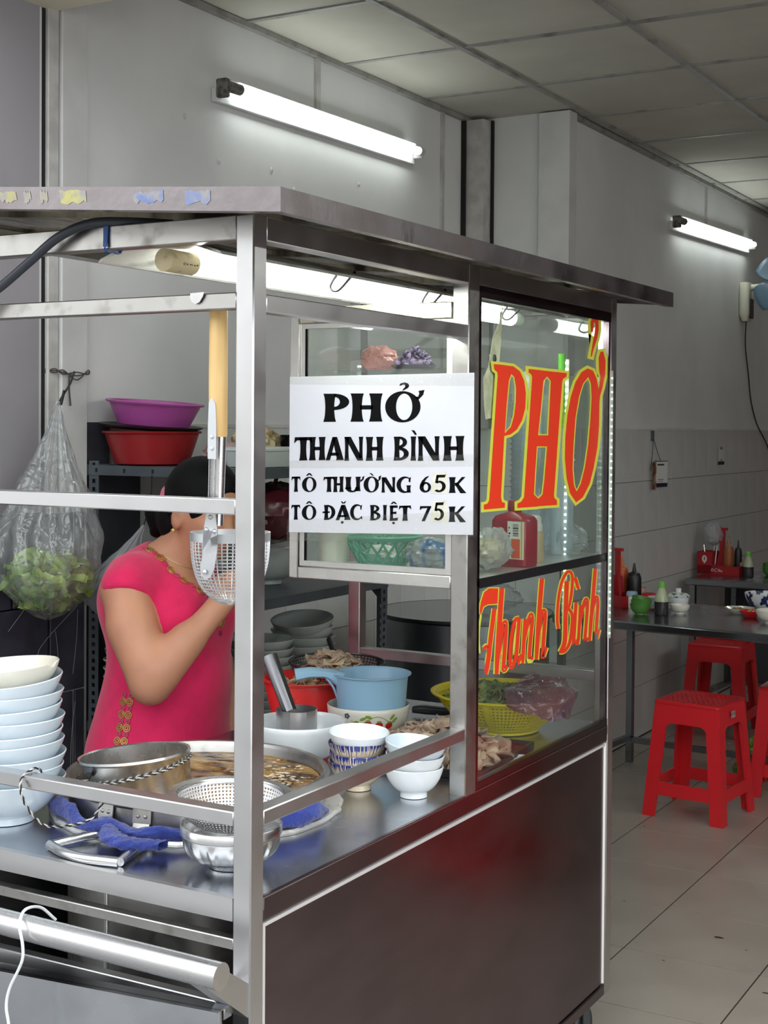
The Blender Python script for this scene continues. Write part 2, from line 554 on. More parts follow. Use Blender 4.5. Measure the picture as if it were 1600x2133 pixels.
# ceiling: panels in a grid
ce = MB().box(XW1, 3.4, 1.22, 9.0, ZC + 0.03, ZC + 0.05).build('ceiling', dark_gap, smooth=False)
struct(ce)
GX, GY = [-1.66 + 0.62 * i for i in range(9)], [1.49 + 0.62 * j for j in range(13)]
for i in range(len(GX) - 1):
    for j in range(-1, len(GY) - 1):
        y0 = GY[j] if j >= 0 else 1.22
        y1 = GY[j + 1] if j >= 0 else 1.49
        x0, x1 = max(GX[i], XW1 + 0.003), min(GX[i + 1], 3.4)
        if y0 > YS - 0.1:
            x0 = max(x0, XW2 + 0.003)
        if x1 - x0 < 0.03: continue
        b = MB().box(x0 + 0.006, x1 - 0.006, y0 + 0.006, y1 - 0.006, ZC + rnd.uniform(0.001, 0.004), ZC + 0.018)
        b.build('ceiling_panel', ceil_m, ce, smooth=False)
for x in GX[1:]:
    MB().box(x - 0.011, x + 0.011, 1.22, 9, ZC - 0.006, ZC + 0.01).build('grid_bar', grid_m, ce, smooth=False)
for y in GY:
    MB().box(XW1, 3.4, y - 0.011, y + 0.011, ZC - 0.003, ZC + 0.01).build('grid_bar', grid_m, ce, smooth=False)
# shopfront soffit, far walls
struct(MB().box(-1.74, 3.4, 0.75, 1.215, 2.645, 3.9).build('trim_14', soffit_m, smooth=False))
struct(MB().box(3.4, 3.55, 1.0, 9.0, 0, ZC + 0.1).build('wall_right', maroon_wall, smooth=False))
struct(MB().box(XW1 - 0.2, 3.55, 9.0, 9.15, 0, ZC + 0.1).build('wall_back', maroon_wall, smooth=False))
# floor: 0.4 m tiles, pavement outside
fl = MB().box(-1.6, 3.5, 0.2, 9.1, -0.06, -0.0015).build('floor', grout_m, smooth=False)
struct(fl)
ft = tile_mesh('z', 0.3905, 0.3905, 0.0018, floor_m, 0.0003)
for i in range(-4, 7):
    for j in range(-1, 19):
        put(ft, 'floor_tile', fl, (0.005 + 0.395 * i, 1.941 + 0.395 * (j - 3), -0.0018))
# debris specks on the tiles
m = MB()
for (x, y, s) in ((0.02, 2.36, 0.02), (-0.33, 2.52, 0.006), (-0.52, 2.97, 0.004), (0.25, 2.02, 0.012), (-0.06, 2.1, 0.007), (0.12, 2.3, 0.006), (-0.56, 3.36, 0.008)):
    m.add([(x + s * math.cos(a) * rnd.uniform(.5, 1), y + s * 0.5 * math.sin(a) * rnd.uniform(.5, 1), 0.0008) for a in np.linspace(0, 2 * PI, 7)[:-1]], [tuple(range(6))])
o = m.build('speck', mat('speck_dirt', (48, 42, 36), 0.9), fl)
o['kind'] = 'stuff'
opp = mat('facade_render', (176, 172, 168), 0.85, var=0.1, scale=1.2)
struct(MB().box(-16, 16, -15.0, -14.0, -0.012, 5.5).build('opposite_building', opp, smooth=False))
struct(MB().box(-14, 14, -16, 0.2, -0.1, -0.012).build('ground', asphalt, smooth=False))
PHO=[[[(0.8381,1.6293),(0.873,1.6295),(0.9318,1.6286),(0.9656,1.6193),(0.9865,1.6003),(0.9953,1.5751),(0.9933,1.5438),(0.9781,1.5181),(0.9514,1.4983),(0.9216,1.4885),(0.8902,1.4849),(0.8773,1.3608),(0.882,1.351),(0.897,1.3476),(0.8959,1.3385),(0.7986,1.3392),(0.7984,1.3491),(0.8132,1.3498),(0.823,1.3562),(0.8575,1.607),(0.8555,1.6138),(0.8415,1.6186)],[(0.9222,1.6127),(0.9376,1.6071),(0.9468,1.585),(0.9461,1.557),(0.9386,1.529),(0.9232,1.5038),(0.8927,1.4904),(0.9006,1.5506),(0.91,1.5978)]],[[(1.0087,1.6267),(1.1068,1.6256),(1.1142,1.6256),(1.2169,1.6253),(1.2148,1.6168),(1.1955,1.6116),(1.1903,1.6039),(1.1507,1.3531),(1.1546,1.347),(1.1676,1.3429),(1.1679,1.3321),(1.0664,1.3339),(1.0571,1.3335),(0.9583,1.3351),(0.9581,1.3441),(0.9764,1.347),(0.992,1.3563),(1.028,1.6103),(1.0223,1.6158),(1.0089,1.6187)],[(1.0869,1.6036),(1.1071,1.6145),(1.1281,1.6049),(1.1221,1.5458),(1.1161,1.4863),(1.0607,1.4864),(1.0752,1.5451)],[(1.0555,1.4627),(1.1107,1.4622),(1.0977,1.3903),(1.0883,1.3584),(1.066,1.3499),(1.0422,1.3601),(1.0457,1.3918)]],[[(1.3421,1.6409),(1.305,1.6308),(1.2691,1.6064),(1.242,1.5721),(1.2233,1.5293),(1.2128,1.4808),(1.2116,1.4355),(1.2229,1.3898),(1.2435,1.3556),(1.2802,1.3333),(1.3209,1.3434),(1.362,1.3733),(1.3865,1.4106),(1.4085,1.458),(1.4183,1.5122),(1.4186,1.5633),(1.4225,1.5793),(1.4378,1.5989),(1.4546,1.6316),(1.4554,1.6638),(1.4398,1.6849),(1.4223,1.6831),(1.4113,1.6682),(1.4147,1.6397),(1.4248,1.6241),(1.4134,1.5951),(1.398,1.62),(1.376,1.6366)],[(1.3468,1.6214),(1.314,1.6047),(1.2902,1.5732),(1.2711,1.5267),(1.2607,1.4654),(1.2565,1.4103),(1.2655,1.3732),(1.282,1.3573),(1.3077,1.375),(1.3316,1.4118),(1.3511,1.4648),(1.3637,1.5276),(1.3692,1.5749),(1.3641,1.6063)]],[[(1.3608,1.727),(1.3577,1.7472),(1.3684,1.7605),(1.3896,1.7652),(1.4072,1.7554),(1.4095,1.7349),(1.3997,1.7121),(1.3789,1.6888),(1.3666,1.6693),(1.3598,1.6696),(1.3702,1.6946),(1.3822,1.7237),(1.3877,1.7429),(1.384,1.7515),(1.3772,1.7485),(1.375,1.7358),(1.3702,1.7254)]]]
PHO_yel=[[[(0.8237,1.6347),(0.8743,1.635),(0.937,1.6342),(0.9766,1.6233),(0.9999,1.6023),(1.0092,1.5757),(1.0071,1.5432),(0.9909,1.5161),(0.9619,1.4945),(0.9277,1.4834),(0.9028,1.4806),(0.8903,1.3607),(0.8933,1.3544),(0.9106,1.3506),(0.9084,1.3329),(0.7865,1.3339),(0.7861,1.354),(0.8055,1.355),(0.8108,1.3584),(0.8448,1.6064),(0.8435,1.6106),(0.8297,1.6155)],[(0.9248,1.6083),(0.9321,1.6057),(0.9408,1.5847),(0.94,1.5571),(0.9327,1.5294),(0.9179,1.505),(0.8974,1.495),(0.9064,1.5505),(0.9159,1.5975)]],[[(0.9947,1.6325),(1.1083,1.6315),(1.1156,1.6315),(1.2341,1.6314),(1.2297,1.6137),(1.2089,1.6081),(1.2056,1.6034),(1.166,1.353),(1.1679,1.35),(1.1829,1.3453),(1.1833,1.3258),(1.0686,1.3281),(1.0593,1.3276),(0.945,1.3297),(0.9446,1.3482),(0.967,1.3518),(0.9784,1.3587),(1.0138,1.6089),(1.0111,1.6115),(0.9951,1.6151)],[(1.0932,1.6028),(1.1072,1.6103),(1.1213,1.6038),(1.1154,1.5459),(1.1097,1.489),(1.0678,1.489),(1.0817,1.5449)],[(1.0616,1.46),(1.1036,1.4597),(1.0912,1.3907),(1.082,1.3598),(1.0658,1.3536),(1.0487,1.3609),(1.0522,1.3914)]],[[(1.3406,1.6479),(1.2929,1.6348),(1.2543,1.6085),(1.2265,1.5732),(1.2078,1.5299),(1.1972,1.4812),(1.196,1.4355),(1.2074,1.3893),(1.2288,1.3537),(1.2765,1.3246),(1.3342,1.3388),(1.3781,1.3706),(1.4034,1.4089),(1.4259,1.457),(1.4358,1.512),(1.4361,1.5633),(1.4399,1.5785),(1.455,1.5979),(1.4724,1.6315),(1.4733,1.6654),(1.4528,1.6928),(1.4085,1.6881),(1.3939,1.6682),(1.3975,1.6382),(1.4071,1.6233),(1.4121,1.6078),(1.4144,1.6226),(1.3888,1.6419)],[(1.3448,1.6158),(1.3207,1.6036),(1.2974,1.5727),(1.2784,1.5264),(1.2679,1.4652),(1.2637,1.4102),(1.2726,1.3737),(1.2827,1.3628),(1.3007,1.3762),(1.3242,1.4125),(1.3435,1.4651),(1.3561,1.5278),(1.3616,1.5748),(1.3566,1.6054)]],[[(1.3445,1.7225),(1.3408,1.7469),(1.3546,1.7643),(1.3969,1.7736),(1.4244,1.7583),(1.4269,1.7355),(1.4166,1.7114),(1.3954,1.6878),(1.3792,1.6622),(1.3408,1.664),(1.3535,1.6947),(1.3653,1.7235),(1.3705,1.7417),(1.3735,1.7389),(1.3939,1.7469),(1.392,1.7361),(1.3826,1.7159)]]]
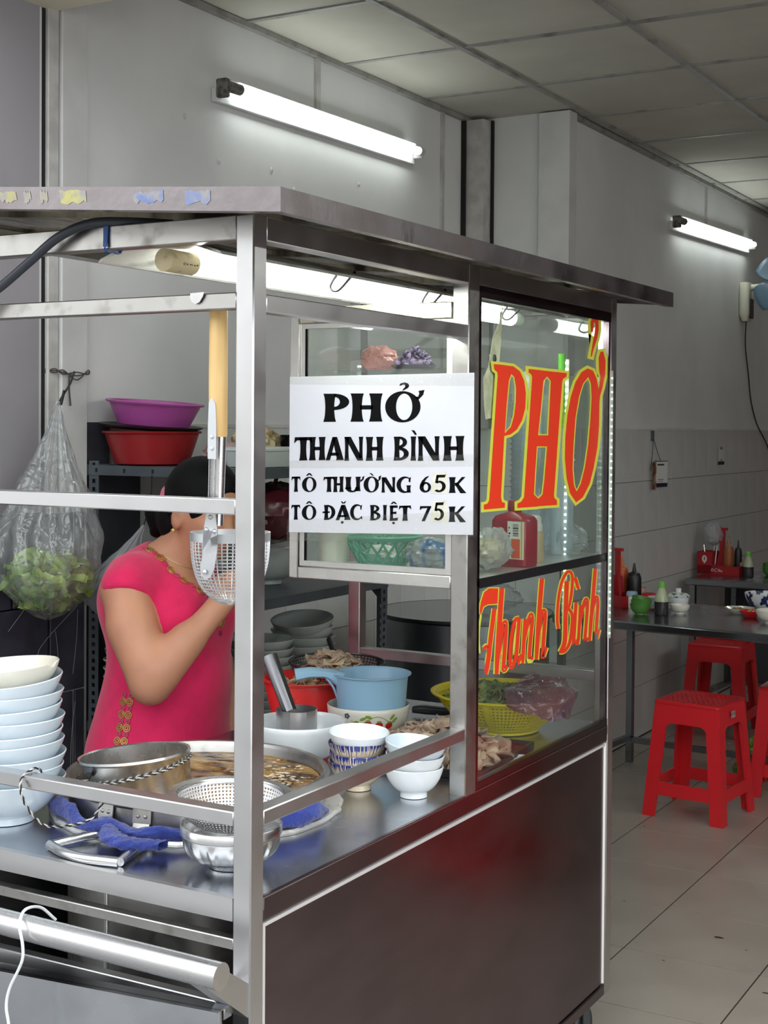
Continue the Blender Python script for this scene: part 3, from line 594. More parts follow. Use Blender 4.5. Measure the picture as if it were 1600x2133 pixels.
TB_red=[[(0.8684,1.1758),(0.8654,1.1448),(0.8201,1.1483),(0.8,1.1454),(0.7888,1.1303),(0.7841,1.1384),(0.7883,1.1554),(0.8023,1.1741),(0.8252,1.1799)],[(0.8414,1.1377),(0.8388,1.1286),(0.8362,1.1195),(0.8336,1.1105),(0.831,1.1014),(0.8285,1.0925),(0.8261,1.0836),(0.8237,1.0745),(0.8215,1.0653),(0.8193,1.0561),(0.8171,1.0473),(0.8149,1.0393),(0.8127,1.0324),(0.8102,1.0264),(0.8076,1.0209),(0.805,1.0162),(0.8026,1.0124),(0.8004,1.0098),(0.7995,1.009),(0.8082,1.0088),(0.8121,1.007),(0.8111,1.0085),(0.8097,1.0112),(0.8085,1.0144),(0.8076,1.0177),(0.8069,1.0215),(0.8063,1.0261),(0.806,1.0311),(0.8059,1.0361),(0.8063,1.0407),(0.807,1.0446),(0.8083,1.0477),(0.8101,1.0507),(0.8123,1.0533),(0.8145,1.0557),(0.8166,1.0577),(0.8183,1.0594),(0.8193,1.0603),(0.8195,1.0605),(0.8195,1.0606),(0.8206,1.0607),(0.8231,1.0609),(0.8254,1.0613),(0.818,1.0679),(0.8166,1.0679),(0.8153,1.068),(0.8126,1.0681),(0.8088,1.0678),(0.8051,1.0668),(0.8022,1.0653),(0.7994,1.0635),(0.7966,1.0613),(0.7938,1.0587),(0.7913,1.0556),(0.7892,1.0522),(0.7877,1.0483),(0.7868,1.044),(0.7865,1.039),(0.7865,1.0338),(0.7868,1.0286),(0.7874,1.0238),(0.7882,1.0197),(0.7892,1.016),(0.7906,1.0124),(0.7923,1.0089),(0.7948,1.0057),(0.8024,1.0015),(0.8151,1.0014),(0.8187,1.0039),(0.8215,1.0071),(0.8242,1.0113),(0.827,1.0163),(0.8297,1.022),(0.8322,1.0283),(0.8346,1.0354),(0.8369,1.0436),(0.8391,1.0525),(0.8413,1.0617),(0.8436,1.071),(0.8459,1.0801),(0.8484,1.0889),(0.8509,1.0979),(0.8535,1.107),(0.8562,1.1162),(0.8588,1.1253),(0.8614,1.1344)],[(0.8744,1.1756),(0.8731,1.1663),(0.8718,1.1571),(0.8705,1.1479),(0.8692,1.1386),(0.8679,1.1291),(0.8666,1.1194),(0.8652,1.1091),(0.8638,1.0985),(0.8623,1.0876),(0.8609,1.0768),(0.8596,1.0663),(0.8583,1.0563),(0.8573,1.0468),(0.8563,1.0378),(0.8559,1.029),(0.8559,1.0203),(0.8558,1.0116),(0.8557,1.0028),(0.8727,0.9999),(0.8744,1.0085),(0.876,1.017),(0.8777,1.0255),(0.879,1.0342),(0.88,1.0432),(0.8811,1.0527),(0.8823,1.0627),(0.8837,1.0733),(0.8851,1.0842),(0.8866,1.0951),(0.888,1.1058),(0.8894,1.1161),(0.8908,1.126),(0.8921,1.1355),(0.8934,1.1448),(0.8947,1.1541),(0.896,1.1633),(0.8973,1.1727)],[(0.8825,1.0394),(0.8852,1.048),(0.8879,1.0572),(0.8906,1.0664),(0.8932,1.0751),(0.8958,1.0827),(0.8983,1.0888),(0.9008,1.0933),(0.9033,1.0965),(0.9056,1.0988),(0.9074,1.0999),(0.9079,1.1002),(0.9038,1.1001),(0.8977,1.102),(0.8973,1.1023),(0.8979,1.1009),(0.8984,1.0983),(0.8986,1.0945),(0.8985,1.0897),(0.898,1.0831),(0.8969,1.0748),(0.8956,1.0654),(0.8941,1.0559),(0.8928,1.0468),(0.8917,1.0389),(0.8906,1.0319),(0.8894,1.0251),(0.8883,1.0188),(0.8875,1.0132),(0.8874,1.0084),(0.8889,1.0044),(0.8986,0.9994),(0.9079,1.0001),(0.912,1.002),(0.9158,1.0042),(0.9192,1.0063),(0.9223,1.0079),(0.9111,1.013),(0.9071,1.0115),(0.9029,1.0095),(0.899,1.0077),(0.8961,1.0066),(0.8997,1.0064),(0.9057,1.0039),(0.9056,1.006),(0.9058,1.0101),(0.9065,1.0156),(0.9077,1.0219),(0.9089,1.0288),(0.91,1.0359),(0.9111,1.0438),(0.9124,1.0529),(0.9139,1.0625),(0.9153,1.072),(0.9163,1.0804),(0.9169,1.0872),(0.917,1.0923),(0.9167,1.0964),(0.9162,1.0996),(0.9151,1.1022),(0.9124,1.1049),(0.9036,1.1079),(0.896,1.1075),(0.8921,1.106),(0.889,1.104),(0.886,1.1011),(0.8832,1.0973),(0.8805,1.0925),(0.8779,1.0862),(0.8752,1.0784),(0.8726,1.0697),(0.8699,1.0606),(0.8673,1.0514),(0.8646,1.0428)],[(0.9724,1.1073),(0.9688,1.107),(0.9652,1.1072),(0.9595,1.1074),(0.9525,1.1068),(0.9462,1.1049),(0.9414,1.1014),(0.9375,1.0965),(0.9339,1.0903),(0.9306,1.0832),(0.9276,1.0757),(0.9251,1.0681),(0.9231,1.0609),(0.9216,1.0536),(0.9205,1.046),(0.9199,1.0383),(0.9197,1.031),(0.9198,1.0244),(0.9202,1.0189),(0.921,1.0144),(0.9222,1.0104),(0.9239,1.0069),(0.9268,1.0037),(0.9359,1),(0.9455,1.0006),(0.9494,1.003),(0.9532,1.0066),(0.9571,1.0111),(0.9609,1.0164),(0.9645,1.022),(0.9674,1.0276),(0.9696,1.0335),(0.9714,1.04),(0.9728,1.0468),(0.9739,1.0537),(0.9747,1.0604),(0.9755,1.0667),(0.9763,1.0726),(0.977,1.0783),(0.9775,1.0839),(0.978,1.0893),(0.9784,1.0948),(0.979,1.1003),(0.9656,1.1022),(0.9645,1.0968),(0.9635,1.0914),(0.9625,1.0861),(0.9615,1.0807),(0.9604,1.0751),(0.9591,1.0693),(0.9577,1.0631),(0.9564,1.0565),(0.9551,1.0498),(0.9537,1.0431),(0.952,1.0369),(0.9499,1.0314),(0.9472,1.026),(0.9438,1.0207),(0.9402,1.0157),(0.9366,1.0114),(0.9334,1.0084),(0.9316,1.0072),(0.9364,1.0073),(0.9414,1.0055),(0.9406,1.0065),(0.9394,1.0091),(0.9383,1.0126),(0.9376,1.0168),(0.9372,1.022),(0.9371,1.0285),(0.9373,1.0357),(0.9379,1.0433),(0.9389,1.0508),(0.9404,1.0578),(0.9424,1.0649),(0.9449,1.0724),(0.9478,1.0798),(0.951,1.0868),(0.9545,1.0926),(0.9578,1.0969),(0.9608,1.099),(0.9629,1.0996),(0.9649,1.0997),(0.9685,1.0995),(0.9742,1.0993),(0.9797,1.0997)],[(0.9634,1.1026),(0.9618,1.0925),(0.9601,1.082),(0.9584,1.0716),(0.9568,1.0615),(0.9553,1.0521),(0.9539,1.0436),(0.9526,1.0359),(0.9511,1.0285),(0.9498,1.0218),(0.9487,1.0159),(0.9482,1.0111),(0.9485,1.0073),(0.9525,1.003),(0.9666,1.0014),(0.9703,1.0032),(0.9733,1.0053),(0.976,1.0074),(0.9785,1.0093),(0.981,1.0112),(0.9833,1.0135),(0.9854,1.0161),(0.9875,1.0188),(0.9896,1.0214),(0.9917,1.024),(0.9791,1.0277),(0.9761,1.0254),(0.9732,1.023),(0.9702,1.0206),(0.9673,1.0184),(0.9646,1.0165),(0.9623,1.0147),(0.9598,1.0128),(0.9572,1.0108),(0.9548,1.0091),(0.9538,1.0084),(0.9642,1.0068),(0.9661,1.0056),(0.9659,1.0084),(0.9664,1.0129),(0.9674,1.0187),(0.9688,1.0254),(0.9703,1.0329),(0.9717,1.0407),(0.973,1.0492),(0.9745,1.0587),(0.9762,1.0688),(0.9779,1.0793),(0.9796,1.0898),(0.9812,1.1)],[(0.9941,1.0996),(0.9932,1.0927),(0.9922,1.0859),(0.9913,1.0792),(0.9904,1.0723),(0.9895,1.0651),(0.9886,1.0576),(0.9877,1.0496),(0.9868,1.0412),(0.9859,1.0325),(0.9854,1.0237),(0.9855,1.0148),(0.9855,1.006),(0.9991,1.0038),(1.0009,1.0123),(1.0027,1.021),(1.004,1.0297),(1.0049,1.0384),(1.0058,1.0468),(1.0067,1.0549),(1.0076,1.0624),(1.0085,1.0696),(1.0094,1.0765),(1.0104,1.0833),(1.0113,1.0901),(1.0122,1.097)],[(1.0053,1.0491),(1.009,1.0561),(1.0128,1.0635),(1.0166,1.0708),(1.0203,1.0778),(1.0239,1.0841),(1.0271,1.0892),(1.0302,1.0932),(1.0331,1.0966),(1.0358,1.0991),(1.038,1.1008),(1.039,1.1013),(1.0344,1.1012),(1.0285,1.103),(1.0287,1.1027),(1.0296,1.1008),(1.0303,1.0979),(1.0307,1.0943),(1.0307,1.0899),(1.03,1.0845),(1.0287,1.0779),(1.0269,1.0706),(1.025,1.0629),(1.0232,1.0553),(1.0219,1.0481),(1.0206,1.0408),(1.0193,1.033),(1.018,1.0253),(1.0172,1.0181),(1.017,1.0121),(1.018,1.0074),(1.0234,1.0028),(1.0363,1.0016),(1.0407,1.0034),(1.0442,1.0054),(1.0472,1.0073),(1.0499,1.0085),(1.0389,1.0136),(1.0352,1.0123),(1.0312,1.0105),(1.0276,1.0089),(1.0256,1.0082),(1.0333,1.007),(1.0354,1.0061),(1.0353,1.0096),(1.0356,1.0152),(1.0364,1.0223),(1.0377,1.03),(1.039,1.0378),(1.0403,1.0451),(1.0417,1.0522),(1.0435,1.0598),(1.0454,1.0675),(1.0472,1.075),(1.0486,1.0817),(1.0493,1.0874),(1.0493,1.0922),(1.0488,1.0963),(1.0479,1.0998),(1.0464,1.1028),(1.0436,1.1056),(1.0342,1.1087),(1.0256,1.1081),(1.0219,1.1063),(1.0188,1.1041),(1.0157,1.1011),(1.0126,1.0975),(1.0094,1.0932),(1.006,1.0879),(1.0025,1.0816),(0.9988,1.0746),(0.995,1.0672),(0.9912,1.0599),(0.9876,1.053)],[(1.0781,1.1774),(1.0761,1.1667),(1.0742,1.1565),(1.0723,1.1464),(1.0703,1.1356),(1.0683,1.1239),(1.0662,1.1104),(1.0639,1.095),(1.0616,1.078),(1.0592,1.06),(1.0572,1.0413),(1.0559,1.0226),(1.0547,1.0044),(1.0718,1.0016),(1.0755,1.0195),(1.0791,1.038),(1.0821,1.0566),(1.0845,1.0747),(1.0869,1.0918),(1.0892,1.1073),(1.0913,1.1207),(1.0933,1.1326),(1.0953,1.1433),(1.0973,1.1535),(1.0992,1.1638),(1.1012,1.1746)],[(1.0771,1.0401),(1.0806,1.0492),(1.0841,1.059),(1.0877,1.0687),(1.0912,1.0779),(1.0945,1.0859),(1.0975,1.0922),(1.1003,1.0965),(1.1028,1.0995),(1.1049,1.1012),(1.1062,1.1018),(1.1057,1.1017),(1.103,1.1017),(1.0989,1.1027),(1.0974,1.1036),(1.0978,1.103),(1.0985,1.101),(1.099,1.0976),(1.0991,1.0929),(1.0986,1.0861),(1.0975,1.0773),(1.096,1.0674),(1.0943,1.0571),(1.0928,1.0474),(1.0915,1.0391),(1.0902,1.0316),(1.0885,1.0241),(1.087,1.0171),(1.0858,1.011),(1.0855,1.0062),(1.088,1.0017),(1.1054,0.9997),(1.1092,1.0028),(1.1132,1.0071),(1.1174,1.012),(1.1217,1.0169),(1.1255,1.021),(1.1118,1.0248),(1.1073,1.0208),(1.1024,1.0161),(1.0976,1.0114),(1.0933,1.0076),(1.0905,1.0057),(1.1035,1.0035),(1.1045,1.0037),(1.1049,1.0079),(1.1061,1.0138),(1.1077,1.0208),(1.1093,1.0284),(1.1107,1.0361),(1.112,1.0445),(1.1136,1.0542),(1.1152,1.0645),(1.1167,1.0745),(1.1178,1.0835),(1.1184,1.0905),(1.1183,1.0956),(1.1177,1.0995),(1.1166,1.1025),(1.1146,1.1051),(1.1101,1.1077),(1.1028,1.1094),(1.0963,1.1095),(1.0915,1.1084),(1.0879,1.1067),(1.0848,1.1042),(1.0818,1.1007),(1.0788,1.0959),(1.0757,1.0894),(1.0724,1.0813),(1.0689,1.0721),(1.0654,1.0624),(1.0618,1.0527),(1.0584,1.0437)],[(1.1912,1.0546),(1.1898,1.0583),(1.1883,1.0618),(1.1868,1.0651),(1.1855,1.0686),(1.1846,1.0726),(1.1842,1.0776),(1.1843,1.0837),(1.1847,1.0909),(1.1856,1.0987),(1.1867,1.1066),(1.1883,1.1144),(1.1902,1.1216),(1.1926,1.1284),(1.1954,1.1352),(1.1985,1.1418),(1.202,1.148),(1.2059,1.1537),(1.2099,1.1585),(1.2145,1.1628),(1.2196,1.1666),(1.2251,1.1698),(1.2305,1.1724),(1.2354,1.1742),(1.239,1.175),(1.2408,1.1751),(1.2423,1.1749),(1.2446,1.1742),(1.2474,1.1729),(1.2502,1.171),(1.2524,1.1686),(1.2539,1.1656),(1.2546,1.1617),(1.2548,1.1571),(1.2545,1.1522),(1.2537,1.1469),(1.2528,1.1416),(1.2515,1.1358),(1.2496,1.1294),(1.2475,1.1226),(1.2453,1.1162),(1.2432,1.1104),(1.2412,1.1059),(1.2396,1.1028),(1.2381,1.1009),(1.2367,1.0997),(1.2351,1.0987),(1.2332,1.0975),(1.2314,1.096),(1.2425,1.0927),(1.2445,1.094),(1.2464,1.0949),(1.2487,1.096),(1.2511,1.0976),(1.2535,1.0999),(1.2558,1.1032),(1.2583,1.1079),(1.2609,1.1137),(1.2636,1.1202),(1.266,1.127),(1.2679,1.1336),(1.2693,1.1395),(1.2702,1.145),(1.271,1.1503),(1.2713,1.1555),(1.2712,1.1604),(1.2702,1.1649),(1.2683,1.1689),(1.2649,1.1725),(1.2603,1.1757),(1.2544,1.1784),(1.2471,1.1805),(1.2387,1.1816),(1.2306,1.1812),(1.2239,1.1796),(1.2176,1.1773),(1.2113,1.1744),(1.2053,1.1707),(1.1997,1.1666),(1.1948,1.162),(1.1905,1.1568),(1.1865,1.1509),(1.1829,1.1445),(1.1797,1.1378),(1.1769,1.1309),(1.1745,1.1239),(1.1726,1.1166),(1.171,1.1088),(1.1698,1.1007),(1.169,1.0929),(1.1685,1.0857),(1.1684,1.0794),(1.1689,1.0741),(1.1699,1.0697),(1.1712,1.0659),(1.1728,1.0625),(1.1742,1.0593),(1.1755,1.0557)],[(1.2169,1.1591),(1.216,1.1457),(1.2151,1.132),(1.2142,1.1183),(1.2133,1.1049),(1.2124,1.0921),(1.2116,1.0802),(1.2112,1.0691),(1.2111,1.0584),(1.211,1.0484),(1.2107,1.0393),(1.2098,1.0313),(1.2081,1.0245),(1.2054,1.0195),(1.2021,1.016),(1.1987,1.0131),(1.195,1.0105),(1.1909,1.0075),(1.1871,1.0041),(1.2038,0.9987),(1.2088,1.0014),(1.2141,1.0036),(1.2198,1.006),(1.2252,1.0093),(1.2296,1.0139),(1.2328,1.0199),(1.2347,1.0274),(1.2357,1.0359),(1.236,1.0452),(1.2361,1.0553),(1.2362,1.066),(1.2366,1.0771),(1.2374,1.089),(1.2383,1.1019),(1.2392,1.1153),(1.2401,1.1292),(1.2411,1.143),(1.242,1.1565)],[(1.2353,1.0927),(1.2391,1.09),(1.2432,1.0875),(1.2467,1.0853),(1.2497,1.0832),(1.2521,1.0808),(1.2538,1.0777),(1.2547,1.0737),(1.255,1.069),(1.2547,1.0637),(1.2539,1.0582),(1.2528,1.0527),(1.2515,1.0473),(1.2501,1.0417),(1.2483,1.0358),(1.2463,1.03),(1.2439,1.0244),(1.2411,1.0194),(1.2379,1.0154),(1.2343,1.0122),(1.2301,1.0097),(1.2255,1.0077),(1.2208,1.0061),(1.2161,1.0048),(1.2119,1.0039),(1.2089,1.0034),(1.2063,1.0033),(1.203,1.0035),(1.1989,1.0039),(1.1939,1.0045),(1.189,1.0048),(1.1903,0.9996),(1.1945,0.999),(1.1987,0.9983),(1.2037,0.9974),(1.2096,0.9967),(1.2163,0.9965),(1.2227,0.997),(1.2284,0.9982),(1.2341,0.9997),(1.2398,1.0017),(1.2454,1.0041),(1.2505,1.0072),(1.2549,1.011),(1.2585,1.0155),(1.2615,1.0209),(1.264,1.0267),(1.2662,1.0327),(1.268,1.0387),(1.2695,1.0444),(1.2708,1.0499),(1.2719,1.0556),(1.2727,1.0613),(1.2731,1.0668),(1.2727,1.072),(1.2716,1.0767),(1.2692,1.0809),(1.2657,1.0845),(1.2615,1.0875),(1.2574,1.0901),(1.2538,1.0923),(1.2504,1.0947)],[(1.2691,1.1612),(1.2761,1.1514),(1.2832,1.1415),(1.2927,1.1316),(1.307,1.1317),(1.3023,1.1417),(1.2951,1.1517),(1.288,1.1616)],[(1.2755,1.1048),(1.2741,1.0946),(1.2726,1.0841),(1.2711,1.0736),(1.2697,1.0634),(1.2684,1.0538),(1.2673,1.0453),(1.2661,1.0375),(1.2649,1.0302),(1.2638,1.0235),(1.263,1.0176),(1.2626,1.0126),(1.263,1.0084),(1.2645,1.005),(1.2698,1.0014),(1.2808,0.9992),(1.2871,0.9998),(1.2909,1.0008),(1.2941,1.0021),(1.2971,1.0038),(1.2994,1.0062),(1.3015,1.009),(1.3036,1.0119),(1.3056,1.0148),(1.3076,1.0174),(1.2934,1.021),(1.2904,1.0186),(1.2874,1.0159),(1.2844,1.0133),(1.2815,1.011),(1.279,1.0093),(1.2772,1.0083),(1.2755,1.0076),(1.274,1.0072),(1.2751,1.0071),(1.2816,1.0058),(1.2832,1.0048),(1.2825,1.0065),(1.2823,1.0099),(1.2826,1.0147),(1.2834,1.0205),(1.2845,1.0272),(1.2858,1.0346),(1.2869,1.0424),(1.2881,1.051),(1.2894,1.0606),(1.2908,1.0709),(1.2923,1.0814),(1.2938,1.092),(1.2952,1.1023)],[(1.3031,1.0961),(1.302,1.0868),(1.301,1.0772),(1.3,1.0676),(1.299,1.0583),(1.2979,1.0495),(1.2969,1.0417),(1.2958,1.0349),(1.2947,1.0289),(1.2935,1.0235),(1.2928,1.0183),(1.2926,1.013),(1.2924,1.0074),(1.3062,1.0052),(1.3083,1.0104),(1.3104,1.0154),(1.3119,1.0206),(1.3131,1.026),(1.3142,1.0321),(1.3153,1.039),(1.3164,1.0469),(1.3174,1.0557),(1.3185,1.0651),(1.3195,1.0748),(1.3205,1.0844),(1.3216,1.0938)],[(1.315,1.0444),(1.3194,1.0529),(1.3239,1.0619),(1.3284,1.0708),(1.3328,1.0793),(1.337,1.0867),(1.3407,1.0925),(1.3442,1.0966),(1.3473,1.0995),(1.3499,1.1012),(1.3514,1.1019),(1.3501,1.1017),(1.3451,1.1024),(1.3431,1.1033),(1.3436,1.1026),(1.3446,1.1007),(1.3454,1.0977),(1.3458,1.0937),(1.3458,1.0885),(1.3452,1.0817),(1.3439,1.0732),(1.3421,1.0636),(1.3403,1.0539),(1.3385,1.0447),(1.3371,1.0369),(1.3358,1.03),(1.3343,1.0235),(1.333,1.0176),(1.332,1.0124),(1.3318,1.0081),(1.3333,1.0044),(1.3463,0.9999),(1.3537,1.0014),(1.3578,1.0036),(1.3618,1.0062),(1.3656,1.0087),(1.369,1.0106),(1.3567,1.015),(1.3525,1.0131),(1.348,1.0107),(1.3437,1.0084),(1.3401,1.0069),(1.3414,1.0069),(1.3504,1.0042),(1.3505,1.0058),(1.3508,1.0096),(1.3517,1.0146),(1.3531,1.0206),(1.3546,1.0271),(1.3559,1.034),(1.3573,1.0419),(1.3591,1.0511),(1.361,1.0609),(1.3628,1.0705),(1.3641,1.0793),(1.3648,1.0863),(1.3648,1.0917),(1.3643,1.0962),(1.3634,1.0997),(1.3619,1.1026),(1.3593,1.1052),(1.3536,1.1078),(1.3441,1.1091),(1.3378,1.1082),(1.3336,1.1065),(1.3299,1.1041),(1.3263,1.1007),(1.3226,1.0962),(1.3187,1.0902),(1.3145,1.0827),(1.3101,1.0742),(1.3056,1.0652),(1.3012,1.0563),(1.2968,1.0479)],[(1.392,1.1725),(1.3893,1.159),(1.3866,1.1456),(1.3839,1.1322),(1.3812,1.1187),(1.3785,1.1052),(1.3758,1.0915),(1.3731,1.0776),(1.3705,1.0636),(1.3678,1.0494),(1.3656,1.0352),(1.3641,1.0208),(1.3626,1.0066),(1.3793,1.0039),(1.3832,1.0179),(1.387,1.032),(1.3901,1.0462),(1.3928,1.0604),(1.3955,1.0745),(1.3982,1.0885),(1.4009,1.1022),(1.4036,1.1159),(1.4064,1.1294),(1.4091,1.1428),(1.4118,1.1563),(1.4146,1.1699)],[(1.3858,1.042),(1.3896,1.0513),(1.3935,1.0613),(1.3974,1.0712),(1.4012,1.0805),(1.4049,1.0884),(1.4083,1.0944),(1.4115,1.0981),(1.4143,1.1001),(1.4156,1.1006),(1.4131,1.1005),(1.4096,1.1011),(1.4089,1.1014),(1.4096,1.1007),(1.4107,1.0986),(1.4115,1.0955),(1.4121,1.0915),(1.4123,1.0868),(1.4122,1.0815),(1.4116,1.075),(1.4104,1.0672),(1.4089,1.0588),(1.4073,1.0501),(1.4058,1.0419),(1.4046,1.0346),(1.4035,1.0279),(1.4023,1.0209),(1.4012,1.0144),(1.4005,1.0088),(1.4005,1.0044),(1.4049,0.9996),(1.4215,0.9993),(1.4249,1.0026),(1.4287,1.0071),(1.4328,1.0122),(1.4368,1.0174),(1.4405,1.0218),(1.4263,1.0251),(1.422,1.0208),(1.4173,1.0158),(1.4126,1.0109),(1.4084,1.0067),(1.4053,1.0044),(1.4174,1.0031),(1.4199,1.0023),(1.42,1.006),(1.4207,1.0115),(1.4218,1.018),(1.423,1.025),(1.4241,1.0318),(1.4253,1.0391),(1.4268,1.0473),(1.4284,1.056),(1.43,1.0646),(1.4312,1.0725),(1.4318,1.0792),(1.4319,1.0847),(1.4317,1.0896),(1.4311,1.0939),(1.4301,1.0975),(1.4285,1.1006),(1.4257,1.1033),(1.4205,1.1059),(1.4115,1.1078),(1.4028,1.1073),(1.3974,1.1054),(1.3932,1.1024),(1.3894,1.098),(1.3858,1.0918),(1.3821,1.0837),(1.3783,1.0744),(1.3744,1.0645),(1.3706,1.0546),(1.3668,1.0454)]]
